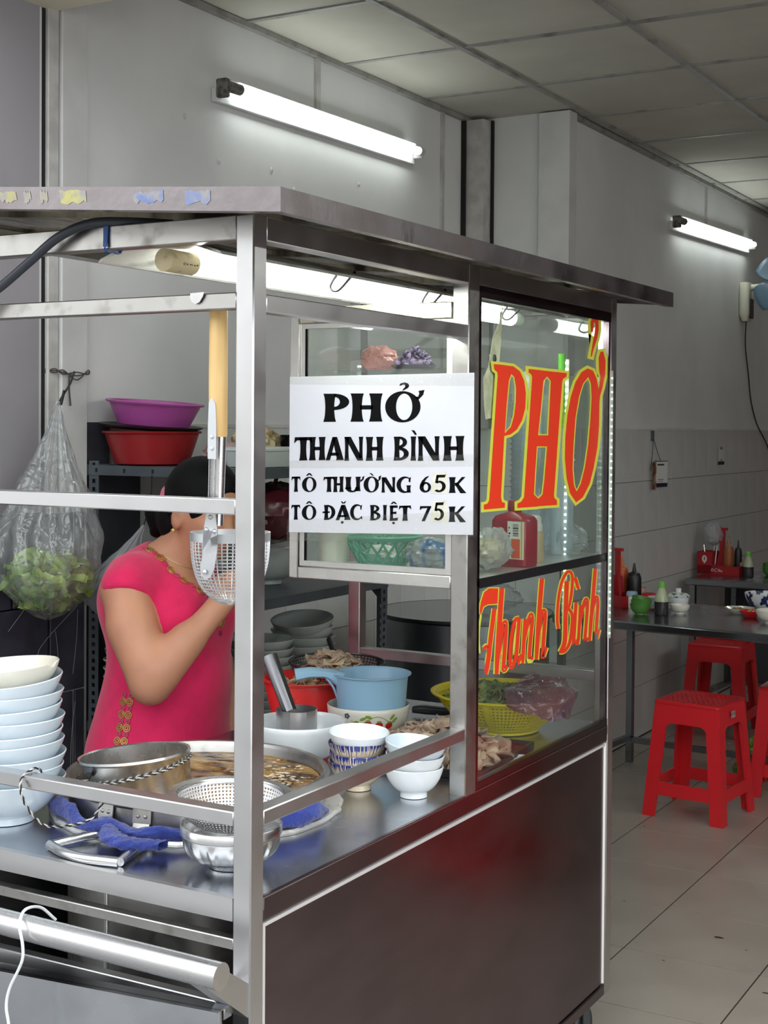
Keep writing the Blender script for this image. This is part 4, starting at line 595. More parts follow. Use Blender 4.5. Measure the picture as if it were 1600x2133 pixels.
TB_yel=[[(0.874,1.1776),(0.8706,1.1421),(0.8217,1.1459),(0.8043,1.1434),(0.7887,1.1258),(0.7789,1.1388),(0.7833,1.1564),(0.7978,1.1759),(0.8234,1.1824)],[(0.7854,1.131),(0.7841,1.1265),(0.7827,1.122),(0.7813,1.1175),(0.78,1.1131),(0.7789,1.1086),(0.778,1.1042),(0.7774,1.0999),(0.7771,1.0957),(0.7769,1.0915),(0.7769,1.0874),(0.7771,1.0833),(0.7774,1.0791),(0.7779,1.075),(0.7786,1.0709),(0.7797,1.0668),(0.781,1.0627),(0.7823,1.0586),(0.7835,1.0545),(0.7903,1.0538),(0.7897,1.0579),(0.789,1.062),(0.7884,1.066),(0.7877,1.07),(0.7869,1.074),(0.7864,1.0781),(0.7861,1.0822),(0.786,1.0862),(0.786,1.0903),(0.7862,1.0945),(0.7865,1.0986),(0.7871,1.1028),(0.7879,1.1071),(0.789,1.1115),(0.7903,1.116),(0.7918,1.1204),(0.7932,1.1249),(0.7945,1.1294)],[(0.8373,1.1384),(0.8347,1.1293),(0.8321,1.1202),(0.8295,1.1112),(0.827,1.1021),(0.8245,1.0932),(0.822,1.0843),(0.8197,1.0753),(0.8175,1.066),(0.8153,1.0568),(0.8131,1.0481),(0.8109,1.0401),(0.8087,1.0332),(0.8062,1.0273),(0.8037,1.0218),(0.8011,1.0172),(0.7987,1.0135),(0.7966,1.011),(0.7963,1.0106),(0.8094,1.0103),(0.8157,1.0073),(0.815,1.0084),(0.8137,1.0109),(0.8125,1.014),(0.8116,1.0173),(0.8109,1.021),(0.8103,1.0256),(0.81,1.0305),(0.81,1.0355),(0.8103,1.0401),(0.811,1.0438),(0.8123,1.0468),(0.814,1.0496),(0.8161,1.0522),(0.8184,1.0544),(0.8206,1.0564),(0.8225,1.0578),(0.8234,1.0584),(0.8229,1.0582),(0.8219,1.058),(0.8225,1.058),(0.8257,1.0581),(0.8287,1.0584),(0.8148,1.0708),(0.814,1.0707),(0.8134,1.0707),(0.8102,1.0706),(0.8055,1.07),(0.8011,1.0686),(0.798,1.0669),(0.7954,1.0649),(0.7928,1.0625),(0.79,1.0598),(0.7874,1.0566),(0.7853,1.0531),(0.7837,1.0491),(0.7828,1.0447),(0.7825,1.0396),(0.7825,1.0344),(0.7828,1.0291),(0.7834,1.0243),(0.7842,1.0201),(0.7853,1.0164),(0.7867,1.0126),(0.7885,1.009),(0.7912,1.0055),(0.8012,1),(0.8184,0.9999),(0.8225,1.0027),(0.8254,1.006),(0.8282,1.0102),(0.831,1.0153),(0.8337,1.0211),(0.8363,1.0274),(0.8387,1.0346),(0.841,1.0428),(0.8432,1.0517),(0.8454,1.061),(0.8477,1.0703),(0.85,1.0793),(0.8525,1.0882),(0.8551,1.0972),(0.8577,1.1063),(0.8603,1.1155),(0.8629,1.1246),(0.8655,1.1338)],[(0.8702,1.1761),(0.8689,1.1668),(0.8676,1.1576),(0.8663,1.1484),(0.865,1.1392),(0.8637,1.1297),(0.8624,1.12),(0.861,1.1097),(0.8596,1.0991),(0.8581,1.0883),(0.8567,1.0775),(0.8554,1.0669),(0.8542,1.0569),(0.8531,1.0475),(0.8522,1.0385),(0.8513,1.0298),(0.8504,1.0212),(0.8496,1.0126),(0.8487,1.004),(0.8798,0.9986),(0.8807,1.0074),(0.8815,1.0161),(0.8824,1.0247),(0.8833,1.0335),(0.8842,1.0425),(0.8853,1.052),(0.8865,1.0621),(0.8879,1.0727),(0.8893,1.0836),(0.8908,1.0945),(0.8923,1.1052),(0.8937,1.1155),(0.895,1.1254),(0.8963,1.1349),(0.8977,1.1443),(0.899,1.1535),(0.9003,1.1628),(0.9016,1.1722)],[(0.8867,1.0385),(0.8894,1.0472),(0.8921,1.0565),(0.8948,1.0657),(0.8975,1.0743),(0.9001,1.0819),(0.9025,1.0879),(0.905,1.0923),(0.9074,1.0955),(0.9095,1.0975),(0.911,1.0985),(0.9107,1.0984),(0.9038,1.0982),(0.8943,1.1013),(0.8932,1.1023),(0.8937,1.1012),(0.8941,1.0987),(0.8943,1.095),(0.8942,1.0902),(0.8937,1.0837),(0.8927,1.0754),(0.8913,1.0661),(0.8899,1.0565),(0.8885,1.0474),(0.8874,1.0396),(0.8864,1.0326),(0.8852,1.0259),(0.8841,1.0195),(0.8833,1.0138),(0.8831,1.009),(0.8844,1.0045),(0.8983,0.9974),(0.9118,0.9979),(0.9168,1),(0.9209,1.0021),(0.9245,1.0041),(0.9277,1.0054),(0.9058,1.0154),(0.9019,1.0138),(0.8979,1.0116),(0.8943,1.0097),(0.8922,1.0087),(0.9,1.0085),(0.9102,1.0038),(0.9099,1.0054),(0.9101,1.0094),(0.9108,1.0148),(0.912,1.0212),(0.9132,1.0281),(0.9143,1.0352),(0.9154,1.0431),(0.9167,1.0522),(0.9182,1.0619),(0.9196,1.0713),(0.9207,1.0798),(0.9212,1.0866),(0.9213,1.0918),(0.9211,1.0959),(0.9205,1.0993),(0.9192,1.1022),(0.9159,1.1056),(0.9036,1.1097),(0.8932,1.1092),(0.8885,1.1075),(0.8851,1.1052),(0.882,1.1022),(0.8791,1.0983),(0.8763,1.0933),(0.8737,1.087),(0.8711,1.0792),(0.8684,1.0705),(0.8657,1.0614),(0.8631,1.0522),(0.8605,1.0436)],[(0.9705,1.1092),(0.9674,1.109),(0.9644,1.1091),(0.9582,1.1093),(0.9499,1.1086),(0.9425,1.1063),(0.9373,1.1026),(0.9332,1.0975),(0.9296,1.0912),(0.9263,1.0841),(0.9233,1.0765),(0.9208,1.0688),(0.9188,1.0616),(0.9173,1.0544),(0.9162,1.0467),(0.9156,1.0389),(0.9154,1.0316),(0.9155,1.025),(0.9159,1.0195),(0.9167,1.0148),(0.9179,1.0107),(0.9198,1.007),(0.9231,1.0032),(0.9357,0.9982),(0.9489,0.999),(0.9534,1.0017),(0.9573,1.0053),(0.9613,1.01),(0.9652,1.0153),(0.9688,1.021),(0.9718,1.0267),(0.974,1.0327),(0.9758,1.0392),(0.9772,1.0461),(0.9784,1.0529),(0.9795,1.0596),(0.9806,1.0659),(0.9817,1.0718),(0.9826,1.0775),(0.9834,1.083),(0.9841,1.0884),(0.9849,1.0939),(0.9857,1.0994),(0.959,1.1032),(0.9582,1.0977),(0.9574,1.0923),(0.9567,1.0869),(0.9559,1.0815),(0.955,1.0759),(0.954,1.0701),(0.9529,1.0639),(0.9518,1.0572),(0.9507,1.0505),(0.9493,1.0439),(0.9476,1.0378),(0.9456,1.0323),(0.9429,1.027),(0.9396,1.0217),(0.936,1.0168),(0.9324,1.0126),(0.9294,1.0097),(0.9281,1.0088),(0.9366,1.0091),(0.945,1.006),(0.9448,1.0064),(0.9437,1.0087),(0.9427,1.0121),(0.942,1.0162),(0.9416,1.0214),(0.9414,1.0278),(0.9417,1.035),(0.9423,1.0426),(0.9433,1.0501),(0.9448,1.0571),(0.9468,1.0641),(0.9492,1.0716),(0.9522,1.079),(0.9554,1.0858),(0.9587,1.0916),(0.962,1.0957),(0.9645,1.0975),(0.9656,1.0978),(0.9663,1.0978),(0.9693,1.0976),(0.9756,1.0974),(0.9816,1.0978)],[(0.959,1.1032),(0.9573,1.0931),(0.9557,1.0827),(0.954,1.0723),(0.9524,1.0622),(0.9509,1.0528),(0.9495,1.0443),(0.9482,1.0366),(0.9467,1.0293),(0.9454,1.0226),(0.9444,1.0167),(0.9438,1.0118),(0.9441,1.0078),(0.9495,1.0021),(0.9698,0.9997),(0.9742,1.0017),(0.9773,1.0039),(0.9801,1.006),(0.9826,1.0079),(0.9851,1.0098),(0.9878,1.0122),(0.9904,1.0146),(0.993,1.0172),(0.9956,1.0197),(0.9981,1.0221),(0.9728,1.0296),(0.9703,1.0272),(0.9677,1.0246),(0.9652,1.0221),(0.9628,1.0198),(0.9605,1.0178),(0.9583,1.0161),(0.9558,1.0142),(0.9531,1.0121),(0.9509,1.0105),(0.9506,1.0102),(0.9672,1.0078),(0.9705,1.0052),(0.9704,1.0077),(0.9709,1.0122),(0.9719,1.0179),(0.9733,1.0247),(0.9747,1.0321),(0.9761,1.04),(0.9775,1.0485),(0.979,1.058),(0.9806,1.0682),(0.9823,1.0786),(0.984,1.0892),(0.9857,1.0993)],[(0.9896,1.1002),(0.9886,1.0933),(0.9877,1.0866),(0.9868,1.0798),(0.9859,1.0729),(0.985,1.0658),(0.9841,1.0583),(0.9832,1.0503),(0.9823,1.0419),(0.9814,1.0332),(0.9806,1.0245),(0.9797,1.0157),(0.9788,1.0071),(1.0059,1.0027),(1.0068,1.0114),(1.0077,1.0202),(1.0085,1.029),(1.0094,1.0377),(1.0103,1.0461),(1.0112,1.0542),(1.0121,1.0617),(1.0131,1.0689),(1.014,1.0758),(1.0149,1.0826),(1.0159,1.0894),(1.0168,1.0964)],[(1.0098,1.0481),(1.0135,1.0551),(1.0173,1.0625),(1.0211,1.0699),(1.0248,1.0769),(1.0284,1.0831),(1.0316,1.0882),(1.0346,1.0922),(1.0375,1.0955),(1.0401,1.0979),(1.0421,1.0994),(1.0424,1.0996),(1.0345,1.0993),(1.0247,1.1024),(1.0243,1.1026),(1.025,1.101),(1.0257,1.0983),(1.0261,1.0948),(1.0261,1.0905),(1.0254,1.0852),(1.0241,1.0787),(1.0224,1.0714),(1.0205,1.0637),(1.0187,1.056),(1.0173,1.0488),(1.016,1.0415),(1.0147,1.0338),(1.0135,1.026),(1.0126,1.0188),(1.0123,1.0127),(1.0131,1.0078),(1.0204,1.0015),(1.04,0.9993),(1.0457,1.0013),(1.0496,1.0033),(1.0527,1.0049),(1.0555,1.006),(1.0334,1.0161),(1.0297,1.0146),(1.0258,1.0126),(1.0227,1.011),(1.0219,1.0105),(1.0364,1.0084),(1.0404,1.0057),(1.04,1.0089),(1.0402,1.0145),(1.0411,1.0215),(1.0423,1.0292),(1.0437,1.0371),(1.0449,1.0443),(1.0463,1.0515),(1.0481,1.0591),(1.05,1.0668),(1.0518,1.0742),(1.0532,1.081),(1.054,1.0868),(1.054,1.0917),(1.0535,1.0959),(1.0525,1.0996),(1.0509,1.1028),(1.0475,1.1062),(1.0342,1.1106),(1.0223,1.1097),(1.0179,1.1077),(1.0146,1.1053),(1.0114,1.1022),(1.0082,1.0985),(1.005,1.0942),(1.0016,1.0889),(0.998,1.0825),(0.9943,1.0755),(0.9906,1.0681),(0.9868,1.0608),(0.9832,1.0539)],[(1.0734,1.178),(1.0714,1.1673),(1.0695,1.1571),(1.0676,1.147),(1.0656,1.1363),(1.0636,1.1245),(1.0615,1.1111),(1.0592,1.0957),(1.0569,1.0787),(1.0545,1.0607),(1.052,1.0421),(1.0496,1.0236),(1.0472,1.0056),(1.0794,1.0003),(1.0819,1.0184),(1.0844,1.0371),(1.0868,1.0559),(1.0893,1.0741),(1.0916,1.0912),(1.0939,1.1066),(1.0961,1.1201),(1.0981,1.1319),(1.1001,1.1427),(1.1021,1.1529),(1.104,1.1632),(1.106,1.174)],[(1.0818,1.0392),(1.0853,1.0484),(1.0888,1.0581),(1.0924,1.0679),(1.0959,1.077),(1.0992,1.085),(1.1022,1.0912),(1.1049,1.0955),(1.1073,1.0983),(1.1092,1.0998),(1.1098,1.1001),(1.1081,1.0997),(1.103,1.0998),(1.0962,1.1014),(1.0931,1.1032),(1.0931,1.1031),(1.0937,1.1014),(1.0942,1.0981),(1.0943,1.0935),(1.0938,1.0867),(1.0927,1.078),(1.0912,1.0681),(1.0896,1.0579),(1.088,1.0482),(1.0867,1.0399),(1.0854,1.0324),(1.0838,1.0249),(1.0822,1.0179),(1.081,1.0118),(1.0807,1.0069),(1.0837,1.0012),(1.1101,0.9979),(1.1147,1.0012),(1.1191,1.0054),(1.1237,1.0103),(1.1282,1.015),(1.1324,1.019),(1.105,1.0267),(1.1008,1.0226),(1.0962,1.0178),(1.0918,1.013),(1.0879,1.0092),(1.0858,1.0076),(1.1079,1.004),(1.1094,1.0031),(1.1098,1.0071),(1.1109,1.013),(1.1125,1.02),(1.1141,1.0276),(1.1155,1.0353),(1.1168,1.0437),(1.1184,1.0535),(1.1201,1.0638),(1.1216,1.0738),(1.1227,1.0828),(1.1232,1.0899),(1.1231,1.0951),(1.1226,1.0992),(1.1214,1.1024),(1.119,1.1054),(1.1129,1.109),(1.1027,1.1114),(1.0939,1.1114),(1.0879,1.1101),(1.0837,1.108),(1.0804,1.1053),(1.0772,1.1017),(1.0742,1.0968),(1.071,1.0903),(1.0677,1.0822),(1.0642,1.073),(1.0607,1.0633),(1.0572,1.0536),(1.0538,1.0445)],[(1.1962,1.0543),(1.1948,1.058),(1.1933,1.0615),(1.1918,1.0648),(1.1905,1.0682),(1.1896,1.0721),(1.1893,1.077),(1.1893,1.0831),(1.1898,1.0903),(1.1906,1.098),(1.1918,1.106),(1.1933,1.1137),(1.1953,1.1208),(1.1976,1.1276),(1.2004,1.1343),(1.2035,1.1409),(1.207,1.1471),(1.2108,1.1527),(1.2148,1.1575),(1.2192,1.1616),(1.2242,1.1653),(1.2295,1.1684),(1.2346,1.1708),(1.2391,1.1725),(1.2417,1.1731),(1.2415,1.1731),(1.2408,1.1732),(1.2415,1.1729),(1.2434,1.172),(1.2455,1.1705),(1.2474,1.1685),(1.2487,1.1658),(1.2494,1.1621),(1.2496,1.1576),(1.2492,1.1527),(1.2485,1.1475),(1.2476,1.1423),(1.2463,1.1365),(1.2445,1.1301),(1.2422,1.1235),(1.2399,1.1171),(1.2375,1.1114),(1.2354,1.107),(1.2336,1.1041),(1.2321,1.1024),(1.2308,1.1015),(1.2293,1.1007),(1.227,1.0994),(1.2248,1.0978),(1.2491,1.0908),(1.2508,1.0921),(1.2523,1.0929),(1.2546,1.0942),(1.2572,1.096),(1.2595,1.0986),(1.2617,1.1021),(1.264,1.1069),(1.2665,1.1128),(1.2689,1.1193),(1.2712,1.1262),(1.2732,1.1329),(1.2745,1.1388),(1.2755,1.1443),(1.2762,1.1497),(1.2766,1.155),(1.2764,1.16),(1.2755,1.1647),(1.2733,1.169),(1.2697,1.1729),(1.2644,1.1766),(1.2576,1.1798),(1.2487,1.1823),(1.238,1.1836),(1.228,1.1831),(1.2202,1.1814),(1.2135,1.1789),(1.207,1.1758),(1.2008,1.1721),(1.1951,1.1678),(1.19,1.1631),(1.1856,1.1578),(1.1816,1.1518),(1.178,1.1454),(1.1748,1.1386),(1.172,1.1316),(1.1696,1.1247),(1.1676,1.1173),(1.166,1.1095),(1.1648,1.1014),(1.164,1.0935),(1.1636,1.0863),(1.1635,1.0799),(1.1639,1.0746),(1.1649,1.0701),(1.1663,1.0662),(1.1678,1.0628),(1.1693,1.0595),(1.1706,1.056)],[(1.2118,1.1596),(1.2109,1.1462),(1.21,1.1325),(1.2091,1.1188),(1.2082,1.1055),(1.2073,1.0927),(1.2065,1.0809),(1.2061,1.0697),(1.206,1.0591),(1.2059,1.0491),(1.2056,1.04),(1.2047,1.0321),(1.203,1.0255),(1.2004,1.0206),(1.1973,1.0173),(1.1937,1.0148),(1.1894,1.0125),(1.1844,1.0097),(1.1798,1.0065),(1.2113,0.9964),(1.2154,0.9992),(1.2198,1.0016),(1.2248,1.0043),(1.2301,1.008),(1.2346,1.0127),(1.2379,1.019),(1.2399,1.0266),(1.2409,1.0351),(1.2412,1.0446),(1.2413,1.0547),(1.2414,1.0654),(1.2418,1.0765),(1.2426,1.0884),(1.2435,1.1012),(1.2444,1.1147),(1.2453,1.1286),(1.2463,1.1424),(1.2472,1.1559)],[(1.2309,1.0922),(1.2348,1.0894),(1.239,1.0867),(1.2425,1.0846),(1.2451,1.0828),(1.2471,1.0807),(1.2486,1.078),(1.2495,1.0742),(1.2498,1.0696),(1.2495,1.0644),(1.2487,1.059),(1.2476,1.0535),(1.2463,1.0481),(1.2449,1.0426),(1.2431,1.0367),(1.2411,1.0309),(1.2387,1.0254),(1.236,1.0205),(1.233,1.0166),(1.2296,1.0137),(1.2256,1.0113),(1.2214,1.0094),(1.2169,1.0079),(1.2125,1.0067),(1.2087,1.0059),(1.2065,1.0056),(1.2051,1.0057),(1.2027,1.0059),(1.1989,1.0065),(1.1936,1.0072),(1.1883,1.0077),(1.191,0.9967),(1.1948,0.9963),(1.1986,0.9958),(1.204,0.995),(1.2108,0.9943),(1.2187,0.9942),(1.2259,0.995),(1.232,0.9963),(1.2379,0.9979),(1.244,0.9999),(1.2499,1.0025),(1.2553,1.0058),(1.2599,1.0097),(1.2636,1.0144),(1.2667,1.0198),(1.2693,1.0257),(1.2714,1.0318),(1.2732,1.0379),(1.2747,1.0435),(1.2761,1.0491),(1.2772,1.0549),(1.278,1.0606),(1.2783,1.0662),(1.278,1.0715),(1.2768,1.0764),(1.2743,1.0809),(1.2704,1.0849),(1.2658,1.0882),(1.2615,1.0908),(1.2581,1.0929),(1.2549,1.0953)],[(1.2641,1.1611),(1.2711,1.1513),(1.2781,1.1414),(1.2852,1.1315),(1.3146,1.1318),(1.3074,1.1418),(1.3003,1.1518),(1.2931,1.1617)],[(1.2702,1.1055),(1.2688,1.0953),(1.2673,1.0848),(1.2659,1.0743),(1.2644,1.0641),(1.2631,1.0546),(1.262,1.046),(1.2609,1.0383),(1.2596,1.031),(1.2585,1.0243),(1.2577,1.0184),(1.2574,1.0133),(1.2577,1.0089),(1.2595,1.0051),(1.2666,1.0002),(1.2824,0.997),(1.2907,0.9978),(1.295,0.999),(1.2987,1.0004),(1.302,1.0023),(1.3049,1.0048),(1.3075,1.0074),(1.3101,1.0103),(1.3126,1.013),(1.3151,1.0155),(1.286,1.0229),(1.2835,1.0203),(1.2809,1.0176),(1.2784,1.0148),(1.2761,1.0125),(1.2741,1.0108),(1.2727,1.0099),(1.2714,1.0094),(1.2705,1.0091),(1.2736,1.0093),(1.2848,1.0069),(1.2883,1.0047),(1.2878,1.0059),(1.2876,1.0092),(1.2879,1.0139),(1.2887,1.0197),(1.2898,1.0264),(1.2911,1.0338),(1.2922,1.0416),(1.2934,1.0503),(1.2947,1.0599),(1.2962,1.0701),(1.2977,1.0807),(1.2991,1.0913),(1.3006,1.1016)],[(1.2977,1.0968),(1.2967,1.0874),(1.2957,1.0779),(1.2946,1.0683),(1.2936,1.059),(1.2926,1.0503),(1.2915,1.0424),(1.2904,1.0357),(1.2893,1.0297),(1.2882,1.0243),(1.2871,1.0192),(1.286,1.0141),(1.2848,1.0086),(1.3139,1.0039),(1.315,1.0094),(1.3162,1.0145),(1.3173,1.0197),(1.3185,1.0252),(1.3196,1.0313),(1.3207,1.0382),(1.3218,1.0462),(1.3228,1.055),(1.3239,1.0644),(1.3249,1.0741),(1.326,1.0837),(1.327,1.0931)],[(1.3203,1.0434),(1.3247,1.0519),(1.3293,1.0609),(1.3338,1.0699),(1.3382,1.0783),(1.3423,1.0857),(1.3461,1.0914),(1.3494,1.0954),(1.3524,1.0982),(1.3546,1.0997),(1.3554,1.1),(1.3519,1.0996),(1.3426,1.1008),(1.3383,1.1027),(1.3384,1.1026),(1.3392,1.101),(1.3399,1.0982),(1.3404,1.0942),(1.3404,1.0892),(1.3397,1.0824),(1.3384,1.0739),(1.3367,1.0644),(1.3348,1.0547),(1.333,1.0455),(1.3316,1.0377),(1.3304,1.0309),(1.3289,1.0244),(1.3275,1.0184),(1.3265,1.0132),(1.3263,1.0087),(1.3277,1.0044),(1.3481,0.9975),(1.3591,0.9993),(1.3638,1.0016),(1.3682,1.0041),(1.3722,1.0065),(1.3758,1.0082),(1.3499,1.0173),(1.3459,1.0153),(1.3416,1.0128),(1.3377,1.0105),(1.3348,1.009),(1.3396,1.0093),(1.3561,1.0041),(1.356,1.0051),(1.3563,1.0087),(1.3572,1.0137),(1.3586,1.0197),(1.3601,1.0263),(1.3614,1.0332),(1.3629,1.0411),(1.3646,1.0503),(1.3665,1.0601),(1.3683,1.0698),(1.3697,1.0785),(1.3704,1.0857),(1.3703,1.0912),(1.3699,1.0957),(1.3689,1.0994),(1.3672,1.1026),(1.3641,1.1057),(1.356,1.1094),(1.3424,1.1112),(1.3339,1.11),(1.3289,1.108),(1.3249,1.1054),(1.3211,1.1019),(1.3173,1.0973),(1.3134,1.0912),(1.3092,1.0837),(1.3048,1.0752),(1.3004,1.0662),(1.2959,1.0573),(1.2916,1.0489)],[(1.3864,1.1731),(1.3837,1.1596),(1.381,1.1462),(1.3783,1.1329),(1.3756,1.1195),(1.3729,1.1059),(1.3702,1.0923),(1.3676,1.0784),(1.3649,1.0644),(1.3623,1.0502),(1.3596,1.0361),(1.357,1.0219),(1.3543,1.0079),(1.3877,1.0026),(1.3904,1.0168),(1.3931,1.0311),(1.3958,1.0454),(1.3985,1.0596),(1.4012,1.0737),(1.4039,1.0877),(1.4066,1.1015),(1.4093,1.1151),(1.412,1.1287),(1.4148,1.1421),(1.4175,1.1557),(1.4202,1.1692)],[(1.3913,1.0411),(1.3952,1.0504),(1.3991,1.0603),(1.403,1.0703),(1.4068,1.0795),(1.4105,1.0875),(1.4138,1.0933),(1.4169,1.0968),(1.4192,1.0985),(1.4193,1.0986),(1.4135,1.0983),(1.4064,1.0997),(1.404,1.1009),(1.4041,1.1007),(1.405,1.0989),(1.4058,1.0959),(1.4064,1.0921),(1.4066,1.0874),(1.4065,1.0821),(1.4059,1.0757),(1.4047,1.068),(1.4032,1.0596),(1.4016,1.0509),(1.4001,1.0427),(1.3989,1.0355),(1.3979,1.0287),(1.3966,1.0218),(1.3955,1.0152),(1.3948,1.0095),(1.3948,1.005),(1.4009,0.9984),(1.4273,0.9975),(1.4314,1.0009),(1.4356,1.0054),(1.44,1.0106),(1.4444,1.0156),(1.4484,1.0199),(1.4185,1.027),(1.4144,1.0226),(1.4101,1.0175),(1.4058,1.0125),(1.402,1.0084),(1.3996,1.0062),(1.4215,1.0042),(1.4257,1.0017),(1.4257,1.0052),(1.4264,1.0107),(1.4275,1.0172),(1.4288,1.0241),(1.4298,1.031),(1.431,1.0383),(1.4325,1.0465),(1.4342,1.0552),(1.4357,1.0638),(1.4369,1.0717),(1.4376,1.0785),(1.4377,1.0841),(1.4374,1.0891),(1.4368,1.0935),(1.4358,1.0972),(1.434,1.1006),(1.4307,1.1039),(1.4237,1.1073),(1.4111,1.1099),(1.3991,1.1093),(1.3925,1.1069),(1.3879,1.1036),(1.384,1.0991),(1.3803,1.0927),(1.3766,1.0846),(1.3727,1.0753),(1.3689,1.0654),(1.3651,1.0555),(1.3613,1.0463)]]
# ------------------------------------------------------------------ the cart
cart = thing('food_cart', 'stainless steel street food cart with roof and glass cabinet at the shopfront', 'food cart')
CT = 0.785
def post(x0, x1, y0, y1, z0, z1, name='corner_post', m=steel, label=None):
    return MB().box(x0, x1, y0, y1, z0, z1, 0.0022).build(name, m, cart, label=label)
post(-0.033, 0, 0, 0.035, 0.13, 1.817)
post(-0.036, 0, 0.717, 0.764, CT - 0.002, 1.817, 'cabinet_post', steel_worn)
post(-0.036, 0, 1.483, 1.519, 0.13, 1.817)
post(-0.735, -0.70, 1.483, 1.519, 0.13, 1.864)
post(-0.735, -0.70, 0, 0.035, 0.13, 1.864)
def rail(x0, x1, y0, y1, z0, z1, name='rail', m=steel):
    return MB().box(x0, x1, y0, y1, z0, z1, 0.0018).build(name, m, cart)
# beams under the roof
rail(-0.70, -0.033, 0.001, 0.030, 1.780, 1.817, 'roof_beam', steel_worn)
rail(-0.031, -0.001, 0.035, 1.483, 1.780, 1.817, 'roof_beam')
rail(-0.734, -0.704, 0.035, 1.483, 1.832, 1.864, 'roof_beam')
rail(-0.70, -0.036, 1.487, 1.517, 1.780, 1.817, 'roof_beam')
# front rails
rail(-0.70, -0.033, 0.002, 0.027, 1.677, 1.702, m=steel_worn)
rail(-0.70, -0.033, 0.002, 0.030, 1.367, 1.391)
rail(-0.70, -0.033, 0.001, 0.031, 0.896, 0.918)
# side rails between corner and cabinet
rail(-0.030, -0.001, 0.035, 0.717, 1.673, 1.700)
rail(-0.030, -0.001, 0.035, 0.717, 0.894, 0.917)
# far end rail and inner back rail
rail(-0.70, -0.036, 1.487, 1.515, 0.888, 0.915)
# small hook clip on the front rail
m = MB()
m.box(-0.118, -0.088, -0.0005, 0.029, 1.7021, 1.7031)
m.prism([(-0.116, 1.703), (-0.090, 1.704), (-0.093, 1.697), (-0.099, 1.689), (-0.107, 1.686), (-0.114, 1.690), (-0.117, 1.697)], lambda a, b: (a, -0.0022, b), lambda a, b: (a, -0.0008, b))
m.build('hook_clip', steel_bright, cart)
# counter top with folded lips; hole for the stockpot
def circle(cx, cy, r, n=48):
    return [(cx + r * math.cos(2 * PI * k / n), cy + r * math.sin(2 * PI * k / n)) for k in range(n)]
POT = (-0.406, 0.402)
top = MB().prism([(-0.735, 0.003), (-0.0005, 0.003), (-0.0005, 1.518), (-0.735, 1.518)], lambda a, b: (a, b, CT), lambda a, b: (a, b, CT - 0.02), holes=[circle(*POT, 0.247)])
top.build('worktop', steel_top, cart, ang=30)
MB().box(-0.70, -0.033, 0.0002, 0.004, 0.752, 0.7862).box(-0.70, -0.033, 0.0, 0.012, 0.7848, 0.7868).build('worktop_lip', steel, cart)
MB().box(-0.006, -0.0004, 0.035, 1.483, 0.7845, 0.7862).box(-0.020, -0.0004, 0.035, 1.483, 0.748, 0.7846, 0.002).build('side_lip', steel_panel, cart)
# lower side panel in its frame
MB().box(-0.014, -0.006, 0.037, 1.481, 0.155, 0.747).build('side_panel', steel_panel, cart)
MB().box(-0.012, -0.0015, 0.0355, 0.042, 0.16, 0.744).prism([(-0.013, 1.468), (-0.0015, 1.4785), (-0.013, 1.4785)], lambda a, b: (a, b, 0.16), lambda a, b: (a, b, 0.744)).box(-0.012, -0.0015, 0.042, 1.472, 0.738, 0.744).build('panel_trim', mat('trim_highlight', (226, 224, 222), 0.6, 0.7), cart)  # pale strips and wedge stand in for the bright glint along the panel edge
MB().box(-0.030, -0.001, 0.035, 1.483, 0.130, 0.156, 0.002).build('base_rail', steel_panel, cart)
MB().box(-0.735, -0.72, 0.035, 1.483, 0.13, 0.78).build('side_panel', steel, cart)
MB().box(-0.70, -0.036, 1.505, 1.515, 0.13, 0.78).build('end_panel', steel, cart)
MB().box(-0.72, -0.03, 0.04, 1.50, 0.13, 0.14).build('bottom_shelf', steel, cart)
MB().box(-0.72, -0.02, 0.72, 0.735, 0.14, 0.765).build('inner_partition', black_steel, cart)
# front below the counter: slat, sloping stiffener, round push bar with bracket, drop panel
MB().box(-0.70, -0.033, 0.002, 0.022, 0.7075, 0.7245, 0.0015).build('slat', steel_worn, cart)
m = MB()
m.box(-0.70, -0.031, -0.022, -0.002, 0.0, 0.026, 0.0015)
m.xf(Matrix.Translation((0, 0, 0.610)) @ Matrix.Rotation(math.radians(-0.6), 4, 'Y'))
m.build('stiffener_rail', steel, cart)
m = MB()
m.tube([(-0.70, -0.10, 0.715), (0.021, -0.10, 0.713)], 0.0198, 24)
m.build('push_bar', steel_bright, cart)
m = MB()
m.prism([(-0.112, 0.699), (-0.092, 0.727), (0.0, 0.664), (0.0, 0.612)], lambda a, b: (-0.003, a, b), lambda a, b: (-0.031, a, b))
m.build('push_bar_bracket', steel, cart, smooth=False)
m = MB()
m.box(-0.70, -0.004, -0.004, 0.0, -0.50, 0.0).box(-0.70, -0.004, -0.012, 0.02, -0.002, 0.0)
m.xf(Matrix.Translation((0, -0.066, 0.648)) @ Matrix.Rotation(math.radians(-3.4), 4, 'Y'))
m.build('drop_panel', steel_top, cart, smooth=False)
MB().box(-0.71, -0.035, 0.06, 0.064, 0.14, 0.30).build('fire_box', black_steel, cart)
# casters
for (x, y) in ((-0.05, 1.44), (-0.05, 0.08), (-0.68, 1.44), (-0.68, 0.08)):
    cst = MB().box(x - 0.028, x + 0.028, y - 0.03, y + 0.03, 0.122, 0.130).box(x - 0.022, x - 0.018, y - 0.02, y + 0.02, 0.05, 0.124).box(x + 0.018, x + 0.022, y - 0.02, y + 0.02, 0.05, 0.124).build('caster', dark_metal, cart, smooth=False)
    m = MB(); m.lathe([(0.012, -0.016), (0.05, -0.016), (0.056, -0.010), (0.056, 0.010), (0.05, 0.016), (0.012, 0.016)], 24)
    m.xf(Matrix.Translation((x, y, 0.056)) @ Matrix.Rotation(PI / 2, 4, 'Y'))
    m.build('wheel', black_pl, cst)
